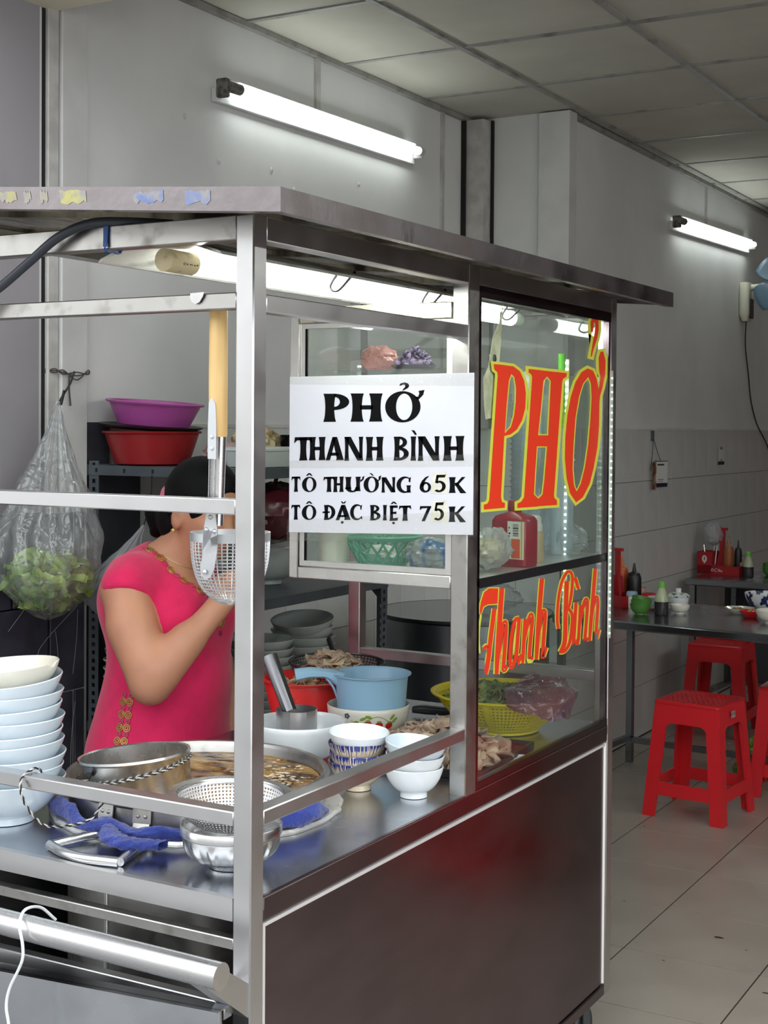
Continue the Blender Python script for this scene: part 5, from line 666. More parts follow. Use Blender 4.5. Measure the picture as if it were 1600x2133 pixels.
# roof: sheet sloping up towards the wall, turned-down lip
SLP = 0.0775
def rz(x): return 1.800 + (0.12 - x) * SLP
def slab(x0, x1, y0, y1, d0, d1):
    vs = [(x, y, rz(x) + d) for d in (d0, d1) for y in (y0, y1) for x in (x0, x1)]
    return vs, [(0, 2, 3, 1), (4, 5, 7, 6), (0, 1, 5, 4), (2, 6, 7, 3), (0, 4, 6, 2), (1, 3, 7, 5)]
rx0, rx1, ry0, ry1 = -0.95, 0.12, -0.107, 1.58
roof_lip = mat('roof_lip_steel', (132, 126, 127), 0.34, 1.0, col2=(104, 88, 86), scale=7, lo=0.5, hi=0.85, rvar=0.1, bump=0.04, bscale=60)
m = MB()
m.add(*slab(rx0, rx1, ry0, ry1, 0.026, 0.031))
roof = m.build('roof', roof_lip, cart, smooth=False)
m = MB()
for a in ((rx0, rx1, ry0, ry0 + 0.006, 0, 0.026), (rx0, rx1, ry1 - 0.006, ry1, 0, 0.026), (rx1 - 0.006, rx1, ry0 + 0.006, ry1 - 0.006, 0, 0.026), (rx0, rx0 + 0.006, ry0 + 0.006, ry1 - 0.006, 0, 0.026),
          (rx0, rx1, ry0, ry0 + 0.022, -0.0035, 0), (rx1 - 0.022, rx1, ry0 + 0.022, ry1, -0.0035, 0)):
    m.add(*slab(*a))
m.build('roof_lip', roof_lip, roof, smooth=False)
under = mat('roof_underside', (158, 150, 132), 0.32, 0.85, col2=(52, 46, 38), scale=5, stretch=(3, 1, 1), lo=0.46, hi=0.66, rvar=0.1, bump=0.05, bscale=40)
m = MB(); m.add(*slab(rx0 + 0.02, rx1 - 0.02, ry0 + 0.02, ry1 - 0.02, 0.0235, 0.0255))
m.build('roof_lining', under, roof, smooth=False)
for y in (0.12, 0.42, 0.72, 1.02, 1.32):
    m = MB(); m.add(*slab(rx0 + 0.01, rx1 - 0.007, y, y + 0.028, 0.012, 0.0235))
    m.build('roof_rib', under, roof, smooth=False)
# faded paint marks left on the roof lip
for (x0, x1, c) in ((-0.42, -0.375, (168, 162, 116)), (-0.36, -0.345, (166, 160, 118)), (-0.325, -0.31, (160, 156, 130)), (-0.285, -0.232, (176, 170, 112)), (-0.14, -0.085, (110, 126, 170)), (-0.045, 0.0, (122, 132, 166))):
    up = [(x0 + (x1 - x0) * k / 9, 0.027 - 0.006 * rnd.random()) for k in range(10)]
    dn = [(x0 + (x1 - x0) * k / 9 + 0.004 * rnd.random(), 0.004 + 0.008 * rnd.random()) for k in range(10)][::-1]
    m = MB().prism(up + dn, lambda a, b: (a, ry0 - 0.0006, rz(a) + b), None)
    m.build('paint_mark', mat('faded_paint', c, 0.6, 0.5, col2=(150, 147, 144), scale=60, lo=0.40, hi=0.60), roof, smooth=False)

# glass cabinet: side pane in a dark frame, sliding front in aluminium, shelf, back and inner panes
MB().box(-0.016, -0.001, 0.764, 1.483, 1.757, 1.780).box(-0.016, -0.002, 0.764, 0.776, 0.80, 1.757).box(-0.016, -0.002, 1.470, 1.483, 0.80, 1.757).box(-0.016, -0.001, 0.764, 1.483, 0.786, 0.802).build('pane_frame', steel_panel, cart)
pane = MB().box(-0.008, -0.005, 0.776, 1.470, 0.802, 1.757).build('side_pane', glass_m, cart, smooth=False)
fr = MB().box(-0.414, -0.392, 0.717, 0.737, 1.187, 1.747, 0.002).box(-0.392, -0.036, 0.717, 0.737, 1.187, 1.212, 0.002).build('cabinet_frame', alu, cart)
m = MB().box(-0.391, -0.379, 0.7215, 0.7325, 1.213, 1.713).box(-0.379, -0.050, 0.7215, 0.7325, 1.213, 1.224).box(-0.379, -0.050, 0.7215, 0.7325, 1.703, 1.713).box(-0.050, -0.0365, 0.7215, 0.7325, 1.213, 1.713)
m.build('sash', alu, fr)
MB().box(-0.379, -0.050, 0.7255, 0.7285, 1.224, 1.703).build('sash_pane', glass_m, fr, smooth=False)
MB().box(-0.391, -0.037, 0.7165, 0.7375, 1.7135, 1.7465, 0.002).build('cabinet_header', alu_dirty, cart)
MB().box(-0.412, -0.002, 0.764, 1.483, 1.188, 1.201).build('cabinet_shelf', alu, cart)
MB().box(-0.0045, -0.0018, 0.776, 1.470, 1.184, 1.2035).build('shelf_edge', black_pl, cart)
MB().box(-0.414, -0.392, 1.46, 1.483, 1.188, 1.78, 0.002).build('cabinet_stile', alu, cart)
MB().box(-0.392, -0.036, 1.484, 1.487, 0.92, 1.77).build('back_pane', glass_m, cart, smooth=False)
MB().box(-0.408, -0.405, 0.74, 1.46, 1.21, 1.74).build('inner_pane', glass_m, cart, smooth=False)

# lettering on the side pane: red film with a yellow border
red_film = mat('red_film', (226, 58, 30), 0.4)
yel_film = mat('yellow_film', (206, 204, 70), 0.45)
for gi, nm in enumerate(('letter', 'letter', 'letter', 'tone_mark')):
    g = PHO_yel[gi]
    y = MB().prism(g[0], lambda a, b: (-0.0046, a, b), None, holes=g[1:]).build(nm, yel_film, pane, smooth=False)
    g = PHO[gi]
    MB().prism(g[0], lambda a, b: (-0.0040, a, b), None, holes=g[1:]).build(nm, red_film, pane, smooth=False)
m = MB()
for i, p in enumerate(TB_yel): m.prism(p, lambda a, b, i=i: (-0.0047 + i * 0.00001, a, b), None)
m.build('script_border', yel_film, pane, smooth=False)
m = MB()
for i, p in enumerate(TB_red): m.prism(p, lambda a, b, i=i: (-0.0041 + i * 0.00001, a, b), None)
m.build('script_lettering', red_film, pane, smooth=False)
# shred of an old paper label and a wire charm inside the pane
paper_old = mat('old_paper', (232, 226, 196), 0.85, col2=(200, 196, 164), scale=40)
m = MB()
pl = [(0.87, 1.60), (0.855, 1.635), (0.83, 1.60), (0.80, 1.575), (0.79, 1.53), (0.80, 1.50), (0.83, 1.495), (0.85, 1.50), (0.858, 1.56)]
o = MB().prism([(0.813, 1.518), (0.846, 1.522), (0.852, 1.575), (0.872, 1.625), (0.880, 1.67), (0.889, 1.755), (0.872, 1.715), (0.842, 1.685), (0.822, 1.622), (0.800, 1.600), (0.805, 1.545)], lambda a, b: (-0.0088, a, b), lambda a, b: (-0.0092, a, b)).build('paper_scrap', paper_old, pane, smooth=False)
ch = MB().tube(smooth_path([(-0.0098, 0.880, 1.737), (-0.0098, 0.872, 1.70), (-0.0098, 0.852, 1.688), (-0.0098, 0.850, 1.655)]), 0.0012, 5)
ch.lathe([(0, 0.012), (0.007, 0.008), (0.009, 0), (0.006, -0.010), (0, -0.012)], 10, (-0.013, 0.850, 1.640)).lathe([(0, 0.010), (0.008, 0.004), (0.008, -0.006), (0, -0.012)], 10, (-0.013, 0.850, 1.617))
ch.build('wire_charm', mat('charm', (70, 66, 62), 0.5, 0.5), pane)
# ------------------------------------------------------------------ strip light under the roof
lamp = thing('fluorescent_lamp', 'lit fluorescent tube in a dirty white trough hung under the cart roof', 'lamp', (-0.21, 0.07, 1.765))
m = MB()
pr = [(-0.125, 0.0), (-0.12, 0.006), (-0.05, 0.030), (0.05, 0.030), (0.12, 0.006), (0.125, 0.0), (0.117, 0.002), (0.05, 0.024), (-0.05, 0.024), (-0.117, 0.002)]
m.prism(pr, lambda a, b: (a, -0.033, b), lambda a, b: (a, 1.33, b))
m.build('trough', mat('trough_enamel', (206, 206, 196), 0.4, col2=(70, 68, 52), scale=16, stretch=(1, .6, 1), lo=0.52, hi=0.74), lamp, smooth=False)
MB().tube([(0, 0.052, 0.0), (0, 1.29, 0.0)], 0.0175, 16).build('tube', cart_tube_m, lamp)
m = MB().tube([(0, -0.02, 0), (0, 0.052, 0)], 0.0185, 16)
m.build('tube_end', mat('tube_end_card', (196, 182, 146), 0.7, col2=(150, 130, 92), scale=40, lo=0.55, hi=0.7), lamp)
m = MB()
for x0, pts_ in ((0.014, [(0.004, 0.004), (0.000, 0.0045), (-0.002, 0.0), (0.000, -0.0045), (0.004, -0.004)]), (0.022, [(0, 0.003), (-0.002, 0), (0, -0.003), (0.003, 0), (0, 0.003)]), (0.029, [(0, -0.003), (0, 0.003), (0.003, 0), (0.005, 0.003), (0.006, -0.003)]), (0.039, [(0.003, 0.002), (0, 0), (0.003, -0.003), (0.005, 0)]), (0.046, [(0.002, 0.006), (0.002, -0.003), (0.0, 0.002), (0.005, 0.002)])):
    m.tube([(0.0183 * math.cos(0.25 - b * 20), x0 - 0.004 + a, -0.0183 * math.sin(0.25 - b * 20) ) for a, b in pts_], 0.0006, 4)
m.build('lettering', black_pl, lamp)
MB().tube([(0, 1.29, 0), (0, 1.33, 0)], 0.0185, 16).build('tube_end', white_por, lamp)
for y in (0.42, 0.78, 1.17):
    MB().tube(smooth_path([(0.09, y, 0.02), (0.05, y + 0.006, -0.012), (0.03, y + 0.01, -0.004), (0.045, y + 0.012, 0.022)]), 0.0025, 6).build('wire_clip', black_pl, lamp)
# LED strips inside the far end of the cabinet
def led_strip(x, y, z0, z1, face, label):
    t = thing('led_strip', label, 'light strip', (x, y, z0))
    MB().box(-0.006, 0.006, -0.0015, 0.0015, 0, z1 - z0).build('strip', mat('strip_tape', (220, 224, 216), 0.5), t, smooth=False)
    m = MB()
    n = int((z1 - z0) / 0.0167)
    for k in range(n):
        z = (k + 0.5) * (z1 - z0) / n
        m.box(-0.0025, 0.0025, -0.0028, -0.0015, z - 0.0025, z + 0.0025)
    o = m.build('diodes', led_m, t, smooth=False); o['kind'] = 'stuff'
    t.rotation_euler[2] = face
    return t
led_strip(-0.112, 1.478, 0.98, 1.67, 0, 'lit white LED strip running down the back pane of the cabinet')
s2 = thing('led_tube', 'pale clear LED tube fixed down the far outer edge of the cart', 'light strip', (0.0065, 1.468, 1.0))
MB().tube([(0, 0, 0), (0, 0, 0.64)], 0.0045, 10).build('sleeve', thin('led_sleeve', (0.93, 0.97, 0.93), 0.55, 0.2, diffuse=(0.75, 0.8, 0.74)), s2)
m = MB()
for k in range(38):
    m.box(0.0005, 0.003, -0.002, 0.002, 0.01 + k * 0.0165, 0.0135 + k * 0.0165)
o = m.build('diodes', emission('led_dim', (0.86, 1.0, 0.86), 2.5), s2, smooth=False); o['kind'] = 'stuff'
# ------------------------------------------------------------------ crockery and pans on the counter
def bowl_prof(R, H, fr, fh=0.008, t=0.003, k=0.75, n=12):
    o = [(fr * 0.82, 0.002), (fr * 0.86, 0), (fr, 0), (fr * 0.97, fh)]
    cur = []
    for i in range(n + 1):
        u = i / n
        rs = fr + (R - fr) * math.sin(u * PI / 2); zs = (H - fh) * (1 - math.cos(u * PI / 2))
        rl = fr + (R - fr) * u; zl = (H - fh) * u
        cur.append((rs * k + rl * (1 - k), fh + zs * k + zl * (1 - k)))
    o += cur[1:]
    o.append((R - t * 0.5, H + t * 0.5))
    inn = [(max(r - t, 0.001), z + t * 0.4) for r, z in cur[1:]][::-1]
    return o + [(r, min(z, H)) for r, z in inn] + [(fr * 0.6, fh + t), (0.0, fh + t)]
def bowl_mesh(name, m, R, H, fr, fh=0.008, t=0.003, k=0.75, seg=40, wob=None):
    b = MB(); b._cap = False
    p = bowl_prof(R, H, fr, fh, t, k)
    b.lathe([(0.0, 0.003)] + p, seg, wob=wob)
    return b.mesh(name, m, ang=50)
def single(name, me, label, cat, loc, rot=(0, 0, 0), group=None):
    o = bpy.data.objects.new(name, me)
    COL.objects.link(o)
    o.location = loc; o.rotation_euler = rot
    return tag(o, label, cat, group)
ORD = ['bottom', 'second', 'third', 'fourth', 'fifth', 'sixth', 'seventh', 'eighth', 'ninth', 'tenth']
# tall stack of white bowls at the near end
bw = bowl_mesh('serving_bowl', cool_por, 0.106, 0.078, 0.050, 0.012, 0.003, 0.5, 56)
z = CT + 0.001
for k in range(9):
    jx, jy = rnd.uniform(-.004, .004), rnd.uniform(-.003, .003)
    tl = (0.0, -0.02, 0.01, -0.03, 0.02, 0.0, 0.03, -0.02, -0.07)[k]
    single('serving_bowl', bw, 'bluish white serving bowl, %s from the counter in the tall stack' % ORD[k] if k else 'bluish white serving bowl at the bottom of the tall stack', 'bowl', (-0.643 + jx, 0.140 + jy, z), (rnd.uniform(-.01, .01), tl, rnd.uniform(0, 6)), 'tall stack of white bowls')
    z += 0.0222 if k < 7 else 0.027
me = bowl_mesh('serving_bowl', cream_por, 0.103, 0.066, 0.048, 0.01, 0.003, 0.6, 56)
for v in me.vertices:      # chipped rim
    a = math.atan2(v.co.y, v.co.x)
    if v.co.z > 0.06 and abs(a - 0.25) < 0.12: v.co.z -= 0.006; v.co.x *= 0.97; v.co.y *= 0.97
single('serving_bowl', me, 'cream bowl with a chipped rim tilted on top of the tall stack', 'bowl', (-0.645, 0.140, z + 0.004), (0.03, -0.075, 0), 'tall stack of white bowls')

# stockpot sunk into the counter
pot = thing('stockpot', 'large steel stockpot of simmering broth sunk into the counter', 'stockpot', (POT[0], POT[1], 0.15))
pz = lambda v: v - 0.15
m = lathe_open([(0.0, 0.0), (0.236, 0.0), (0.240, 0.004), (0.240, pz(0.836)), (0.246, pz(0.842)), (0.249, pz(0.848)), (0.246, pz(0.8535)), (0.238, pz(0.853)), (0.233, pz(0.846)), (0.232, pz(0.70)), (0.0, pz(0.69))], 72)
m.build('pot_body', steel_worn, pot)
MB().box(-0.004, 0.004, -0.2425, -0.2395, 0.02, pz(0.80), 0.001).xf(Matrix.Rotation(math.radians(-4), 4, 'Z')).build('weld_seam', steel_bright, pot)
m = MB(); m._cap = False
m.lathe([(0.2405, pz(0.7855)), (0.272, pz(0.7855)), (0.274, pz(0.790)), (0.270, pz(0.7945)), (0.2405, pz(0.795))], 72, wob=lambda a, i: 1 + 0.006 * math.sin(a * 23) * (i in (1, 2, 3)) + 0.004 * math.sin(a * 41))
m.build('foil_collar', mat('foil', (222, 220, 214), 0.35, 0.6, col2=(150, 140, 124), scale=30, lo=0.55, hi=0.8, bump=0.3, bscale=60), pot)
def strap(x, y, rotz):
    b = MB()
    for p, q, w_ in (((0, -0.0015, 0.058), (0, -0.0045, 0.034), 0.017), ((0, -0.0045, 0.034), (0, -0.016, 0.014), 0.015), ((0, -0.016, 0.014), (0, -0.019, -0.008), 0.014)):
        p, q = Vector(p), Vector(q)
        b.add([p + Vector((-w_, 0, 0)), p + Vector((w_, 0, 0)), q + Vector((w_, 0, 0)), q + Vector((-w_, 0, 0)), p + Vector((-w_, 0.002, 0.001)), p + Vector((w_, 0.002, 0.001)), q + Vector((w_, 0.002, 0.001)), q + Vector((-w_, 0.002, 0.001))],
              [(0, 1, 2, 3), (7, 6, 5, 4), (0, 4, 5, 1), (1, 5, 6, 2), (2, 6, 7, 3), (3, 7, 4, 0)])
    for s_ in (-1, 1):
        b.lathe([(0, 0.003), (0.003, 0.002), (0.004, 0)], 8, (0, 0, 0))
        b.xf(Matrix.Translation((0.007 * s_, -0.003, 0.046)) @ Matrix.Rotation(PI / 2, 4, 'X'), len(b.v) - 24)
    b.xf(Matrix.Translation((x, y, pz(0.782))) @ Matrix.Rotation(rotz, 4, 'Z'))
    b.build('handle_strap', steel_worn, pot, smooth=False)
strap(-0.420 - POT[0] , 0.160 - POT[1], -0.06)
strap(-0.345 - POT[0] , 0.166 - POT[1], 0.25)
hm = MB()
L = lambda x, y, z_: (x - POT[0], y - POT[1], pz(z_))
hm.tube([L(-0.405, 0.140, 0.795), L(-0.423, 0.104, 0.796), L(-0.444, 0.050, 0.793)], 0.0075, 10)
hm.tube([L(-0.318, 0.143, 0.795), L(-0.305, 0.100, 0.795), L(-0.284, 0.036, 0.793)], 0.0075, 10)
hm.tube(smooth_path([L(-0.446, 0.047, 0.793), L(-0.40, 0.028, 0.793), L(-0.345, 0.021, 0.793), L(-0.283, 0.033, 0.793)]), 0.0085, 10)
hm.tube([L(-0.425, 0.142, 0.795), L(-0.385, 0.140, 0.795)], 0.006, 8).tube([L(-0.345, 0.150, 0.795), L(-0.305, 0.146, 0.795)], 0.006, 8)
hm.build('pot_handle', steel_bright, pot)
broth_m = mat('broth', (66, 38, 16), 0.16, col2=(186, 146, 82), scale=17, stretch=(1.0, 1.7, 1), lo=0.42, hi=0.66, detail=8, bump=0.5, bscale=30, spec=0.4)
b = MB()
n = 40
for i in range(n + 1):
    for k in range(72):
        r = 0.2315 * i / n; a = 2 * PI * k / 72
        zz = 0.004 * mnoise.noise(Vector((r * math.cos(a) * 16, r * math.sin(a) * 16, 3))) + 0.002 * mnoise.noise(Vector((r * math.cos(a) * 45, r * math.sin(a) * 45, 8)))
        b.v.append((r * math.cos(a), r * math.sin(a), zz * (1 if i < n else 0)))
for i in range(n):
    for k in range(72):
        k2 = (k + 1) % 72
        b.f.append((i * 72 + k, i * 72 + k2, (i + 1) * 72 + k2, (i + 1) * 72 + k))
br = b.build('broth', broth_m, None)
br.location = (POT[0], POT[1], 0.832)
tag(br, 'dark oily broth with yellow fat floating in the stockpot', 'broth', kind='stuff')
b = MB()
for k in range(150):
    a, r = rnd.gauss(0.75, 0.35), 0.16 + rnd.gauss(0, 0.03)
    if r > 0.222: continue
    s = rnd.uniform(0.002, 0.006)
    c = Vector((r * math.cos(a), r * math.sin(a), 0.0035 + rnd.random() * 0.001))
    b.add([c + Vector((s * math.cos(q) * rnd.uniform(.7, 1.3), s * .7 * math.sin(q) * rnd.uniform(.7, 1.3), 0)) for q in np.linspace(0, 2 * PI, 8)[:-1]] , [tuple(range(7))])
fo = b.build('scum', mat('scum', (226, 216, 192), 0.5, col2=(176, 140, 88), scale=40), br, smooth=False); fo['kind'] = 'stuff'
# blue towel packed round the pot
towel_m = mat('blue_cloth', (44, 60, 140), 0.95, var=0.12, scale=30, sheen=0.3, bump=0.5, bscale=140)
b = MB()
n = 260; a0, a1 = math.radians(-140), math.radians(14)
for i in range(n):
    t = i / (n - 1); a = a0 + (a1 - a0) * t
    env = min(1, t * 9, (1 - t) * 9) ** 0.5
    rr = 0.262 + 0.004 * math.sin(t * 31)
    hh = float(np.interp(t, [0, .10, .22, .45, .62, .72, .9, 1], [.012, .020, .012, .0095, .010, .018, .021, .012])) + 0.0025 * math.sin(t * 43)
    ww = 0.013 + 0.003 * math.sin(t * 23)
    for k in range(18):
        q = 2 * PI * k / 18
        f = 1 + 0.13 * math.sin(4 * q + t * 60) + 0.10 * math.sin(7 * q - t * 95 + math.sin(t * 40))
        b.v.append(((rr + ww * env * f * math.cos(q)) * math.cos(a), (rr + ww * env * f * math.cos(q)) * math.sin(a), hh * env * (1 + f * math.sin(q)) * 0.98))
    if i:
        for k in range(18):
            k2 = (k + 1) % 18
            b.f.append(((i - 1) * 18 + k, (i - 1) * 18 + k2, i * 18 + k2, i * 18 + k))
# drooping tail end on the counter
for i in range(40):
    t = i / 39
    p = smooth_path([(0.015, -0.272, 0.014), (0.045, -0.300, 0.013), (0.085, -0.312, 0.011), (0.12, -0.300, 0.010), (0.15, -0.285, 0.008)], 10)[i]
    for k in range(14):
        q = 2 * PI * k / 14
        f = 1 + 0.16 * math.sin(4 * q + t * 30) + 0.08 * math.sin(7 * q - t * 50)
        w_ = 0.026 * (1 - 0.45 * t)
        b.v.append((p.x, p.y + w_ * f * math.cos(q), max(0.0008, 0.011 * (1 - 0.3 * t) * (1 + f * math.sin(q)))))
    if i:
        o_ = len(b.v) - 28
        for k in range(14):
            k2 = (k + 1) % 14
            b.f.append((o_ + k, o_ + k2, o_ + 14 + k2, o_ + 14 + k))
tw = b.build('cloth', towel_m, None, ang=180)
tw.location = (POT[0], POT[1], 0.7955)
tag(tw, 'crumpled navy blue cloth packed around the foot of the stockpot', 'cloth')
# steel cylinder strainer standing in the broth, wired to the rail
IC = (-0.466, 0.300)
ins = thing('cylinder_strainer', 'plain steel cylinder standing in the broth with a wire round it', 'pot insert', (IC[0], IC[1], 0.800), (0.0, -0.10, 0.1))
m = lathe_open([(0.098, 0.0), (0.101, 0.003), (0.101, 0.088), (0.104, 0.092), (0.103, 0.0965), (0.099, 0.0945), (0.0985, 0.02), (0.0, 0.018)], 56)
m.build('cylinder', steel_bright, ins)
MB().box(-0.0025, 0.0025, 0.096, 0.0985, 0.03, 0.092).build('seam', steel_worn, ins)
wire_m = mat('twisted_wire', (206, 204, 198), 0.4, 0.6)
wire_b = mat('black_wire', (24, 24, 26), 0.5)
def twisted(path, r, pitch, name, parent):
    p = smooth_path(path, 10)
    for ph, mm in ((0, wire_m), (PI, wire_b)):
        q = []; d = 0
        for i, v in enumerate(p):
            t = (p[min(i + 1, len(p) - 1)] - p[max(i - 1, 0)]).normalized()
            s_ = t.cross(Vector((0.3, 0.2, 1))).normalized(); u = t.cross(s_)
            if i: d += (v - p[i - 1]).length
            a = ph + d / pitch * 2 * PI
            q.append(v + (s_ * math.cos(a) + u * math.sin(a)) * r)
        MB().tube(q, r * 1.05, 5).build(name, mm, parent)
ring = [(0.1035 * math.cos(a), 0.1035 * math.sin(a), 0.070 - 0.012 * math.cos(a - 4.0)) for a in np.linspace(0, 2 * PI, 26)]
twisted(ring, 0.0012, 0.016, 'wire_ring', ins)
MB().lathe([(0, 0.006), (0.005, 0.004), (0.006, 0), (0.005, -0.004), (0, -0.006)], 8, (-0.028, -0.1035, 0.077)).build('wire_knot', wire_b, ins)
tw_ = thing('wire_loop', 'twisted black and white wire looped over the rail to the pot strap', 'wire', (-0.43, 0.07, 0.83))
W = lambda x, y, z_: (x + 0.43, y - 0.07, z_ - 0.83)
twisted([W(-0.492, 0.196, 0.868), W(-0.50, 0.15, 0.862), W(-0.478, 0.07, 0.900), W(-0.468, 0.038, 0.922), W(-0.462, -0.004, 0.912), W(-0.452, -0.006, 0.875), W(-0.434, 0.02, 0.835), W(-0.425, 0.07, 0.823), W(-0.414, 0.112, 0.826), W(-0.398, 0.126, 0.856), W(-0.40, 0.118, 0.872)], 0.0014, 0.018, 'wire', tw_)

# dimpled steel bowl with a perforated strainer on it
def gz(z_): return max(0, 1 - abs(z_ - 0.5) * 2.6)
H_ = 0.070
pr = [(0.0, 0.002), (0.036, 0.0), (0.038, 0.004), (0.040, 0.008)]
for i in range(1, 13):
    u = i / 12
    pr.append((0.040 + 0.040 * math.sin(u * PI / 2), 0.008 + 0.044 * (1 - math.cos(u * PI / 2))))
pr += [(0.0805, 0.054), (0.083, 0.055), (0.083, 0.069), (0.0815, 0.0705), (0.080, 0.069), (0.079, 0.055)]
pr += [(0.076, 0.045), (0.06, 0.02), (0.0, 0.012)]
b = MB(); b._cap = False
def dim(a, i):
    z_ = pr[i][1] / 0.052
    if i < 5 or i > 14: return 1
    g = max(0, math.sin(PI * min(1, max(0, (z_ - 0.12) / 0.85))))
    return 1 + 0.062 * g * (max(0, math.cos(a * 14)) ** 0.6 - 0.55)
b.lathe(pr, 168, wob=dim)
DB = (-0.134, 0.135)
o = b.build('steel_bowl', steel_bright, None, ang=60)
o.location = (DB[0], DB[1], CT + 0.001)
tag(o, 'dimpled steel bowl beside the corner post holding a perforated strainer', 'bowl')
def perforated(prof, seg, rows, m, fill=0.5, r0=None):
    """lathe between successive profile points with one square hole per cell; prof gives row edges"""
    b = MB()
    for i in range(len(prof) - 1):
        (ra, za), (rb, zb) = prof[i], prof[i + 1]
        hole = rows[i]
        for k in range(seg):
            a0, a1 = 2 * PI * k / seg, 2 * PI * (k + 1) / seg
            def pt(u, v):
                r = ra + (rb - ra) * v; z_ = za + (zb - za) * v; a = a0 + (a1 - a0) * u
                return (r * math.cos(a), r * math.sin(a), z_)
            if not hole:
                b.add([pt(0, 0), pt(1, 0), pt(1, 1), pt(0, 1)], [(0, 1, 2, 3)])
            else:
                lo_, hi_ = (1 - fill) / 2, (1 + fill) / 2
                vs = [pt(0, 0), pt(1, 0), pt(1, 1), pt(0, 1), pt(lo_, lo_), pt(hi_, lo_), pt(hi_, hi_), pt(lo_, hi_)]
                b.add(vs, [(0, 1, 5, 4), (1, 2, 6, 5), (2, 3, 7, 6), (3, 0, 4, 7)])
    return b
st = thing('strainer_bowl', 'perforated steel strainer bowl with wide rim sitting on the dimpled bowl', 'strainer', (DB[0] - 0.006, DB[1] + 0.004, CT + 0.062), (0.0, 0.035, 0))
rows_ = 15
prof = [(0.03 + (0.087 - 0.03) * math.sin(u * PI / 2), 0.054 * (1 - math.cos(u * PI / 2))) for u in np.linspace(0, 1, rows_ + 1)]
b = perforated(prof, 84, [1] * (rows_ - 1) + [0], steel_bright, 0.46)
o = b.build('perforated_wall', steel_bright, st)
md = o.modifiers.new('solid', 'SOLIDIFY'); md.thickness = 0.0007
lathe_open([(0.0, 0.0), (0.03, 0.0), (0.03, -0.0007), (0.0, -0.0007)], 40).build('base', steel_bright, st)
lathe_open([(0.0868, 0.052), (0.089, 0.0555), (0.101, 0.057), (0.103, 0.0555), (0.102, 0.0535), (0.090, 0.0535)], 64).build('rim', steel_bright, st)

# big white bowl with the square mouthed steel scoop
BB = (-0.437, 0.792)
single('mixing_bowl', bowl_mesh('mixing_bowl', white_por, 0.102, 0.085, 0.052, 0.008, 0.004, 0.9, 56), 'large white bowl behind the corner post holding a steel scoop', 'bowl', (BB[0], BB[1], CT + 0.001))
sc = thing('steel_scoop', 'steel soup scoop with a channel handle standing in the white bowl', 'scoop', (-0.437, 0.785, CT + 0.032))
pl = []
for k in range(26):
    a = -0.5 + (2 * PI - 0.9) * k / 25
    pl.append((0.044 * math.cos(a), 0.044 * math.sin(a)))
def wallsheet(b, pl, z0, z1, t=0.0012, close=False, up=1.0):
    n = len(pl)
    base = len(b.v)
    for (x, y) in pl: b.v += [(x, y, z0), (x * up, y * up, z1), (x * (1 - t / 0.044), y * (1 - t / 0.044), z0), (x * up * (1 - t / 0.044), y * up * (1 - t / 0.044), z1)]
    for i in range(n if close else n - 1):
        j = (i + 1) % n
        q, w_ = base + 4 * i, base + 4 * j
        b.f += [(q, w_, w_ + 1, q + 1), (q + 2, q + 3, w_ + 3, w_ + 2), (q + 1, w_ + 1, w_ + 3, q + 3), (q, q + 2, w_ + 2, w_)]
pl = []
for k in range(33):
    a = math.radians(-52) + 2 * PI * k / 33
    r = 0.044
    x, y = r * math.cos(a), r * math.sin(a)
    if math.radians(-80) < ((a + PI) % (2 * PI)) - PI < math.radians(-25): x, y = x * 1.06, y * 1.06
    pl.append((x, y))
b = MB(); wallsheet(b, pl, -0.012, 0.082, close=True)
b.add([(x, y, -0.011) for x, y in pl], [tuple(range(len(pl)))])
b.build('cup', steel, sc, ang=25)
hd = Vector((-0.062, 0.02, 0.098))
p0 = Vector((-0.004, -0.020, 0.080)); p1 = p0 + hd * 1.12
b = MB()
ax_ = (p1 - p0).normalized(); sd = Vector((0.87, 0.5, 0)); sd = (sd - ax_ * sd.dot(ax_)).normalized(); nn = ax_.cross(sd)
sec = [(-0.017, 0.012), (-0.016, 0.002), (-0.008, -0.004), (0.0, -0.005), (0.008, -0.004), (0.016, 0.002), (0.017, 0.012), (0.0155, 0.012), (0.0145, 0.0035), (0.007, -0.0025), (0, -0.0035), (-0.007, -0.0025), (-0.0145, 0.0035), (-0.0155, 0.012)]
def secp(p, s_): return [p + sd * a * s_ + nn * c for a, c in sec]
b.v = [tuple(v) for v in secp(p0, 0.9) + secp(p0.lerp(p1, .9), 1.0) + secp(p1, 1.05)]
for i in range(2):
    for k in range(14):
        k2 = (k + 1) % 14
        b.f.append((i * 14 + k, i * 14 + k2, (i + 1) * 14 + k2, (i + 1) * 14 + k))
b.f += [tuple(range(14))[::-1], tuple(range(28, 42))]
b.build('handle', mat('dark_steel', (120, 120, 124), 0.25, 1.0), sc, ang=30)

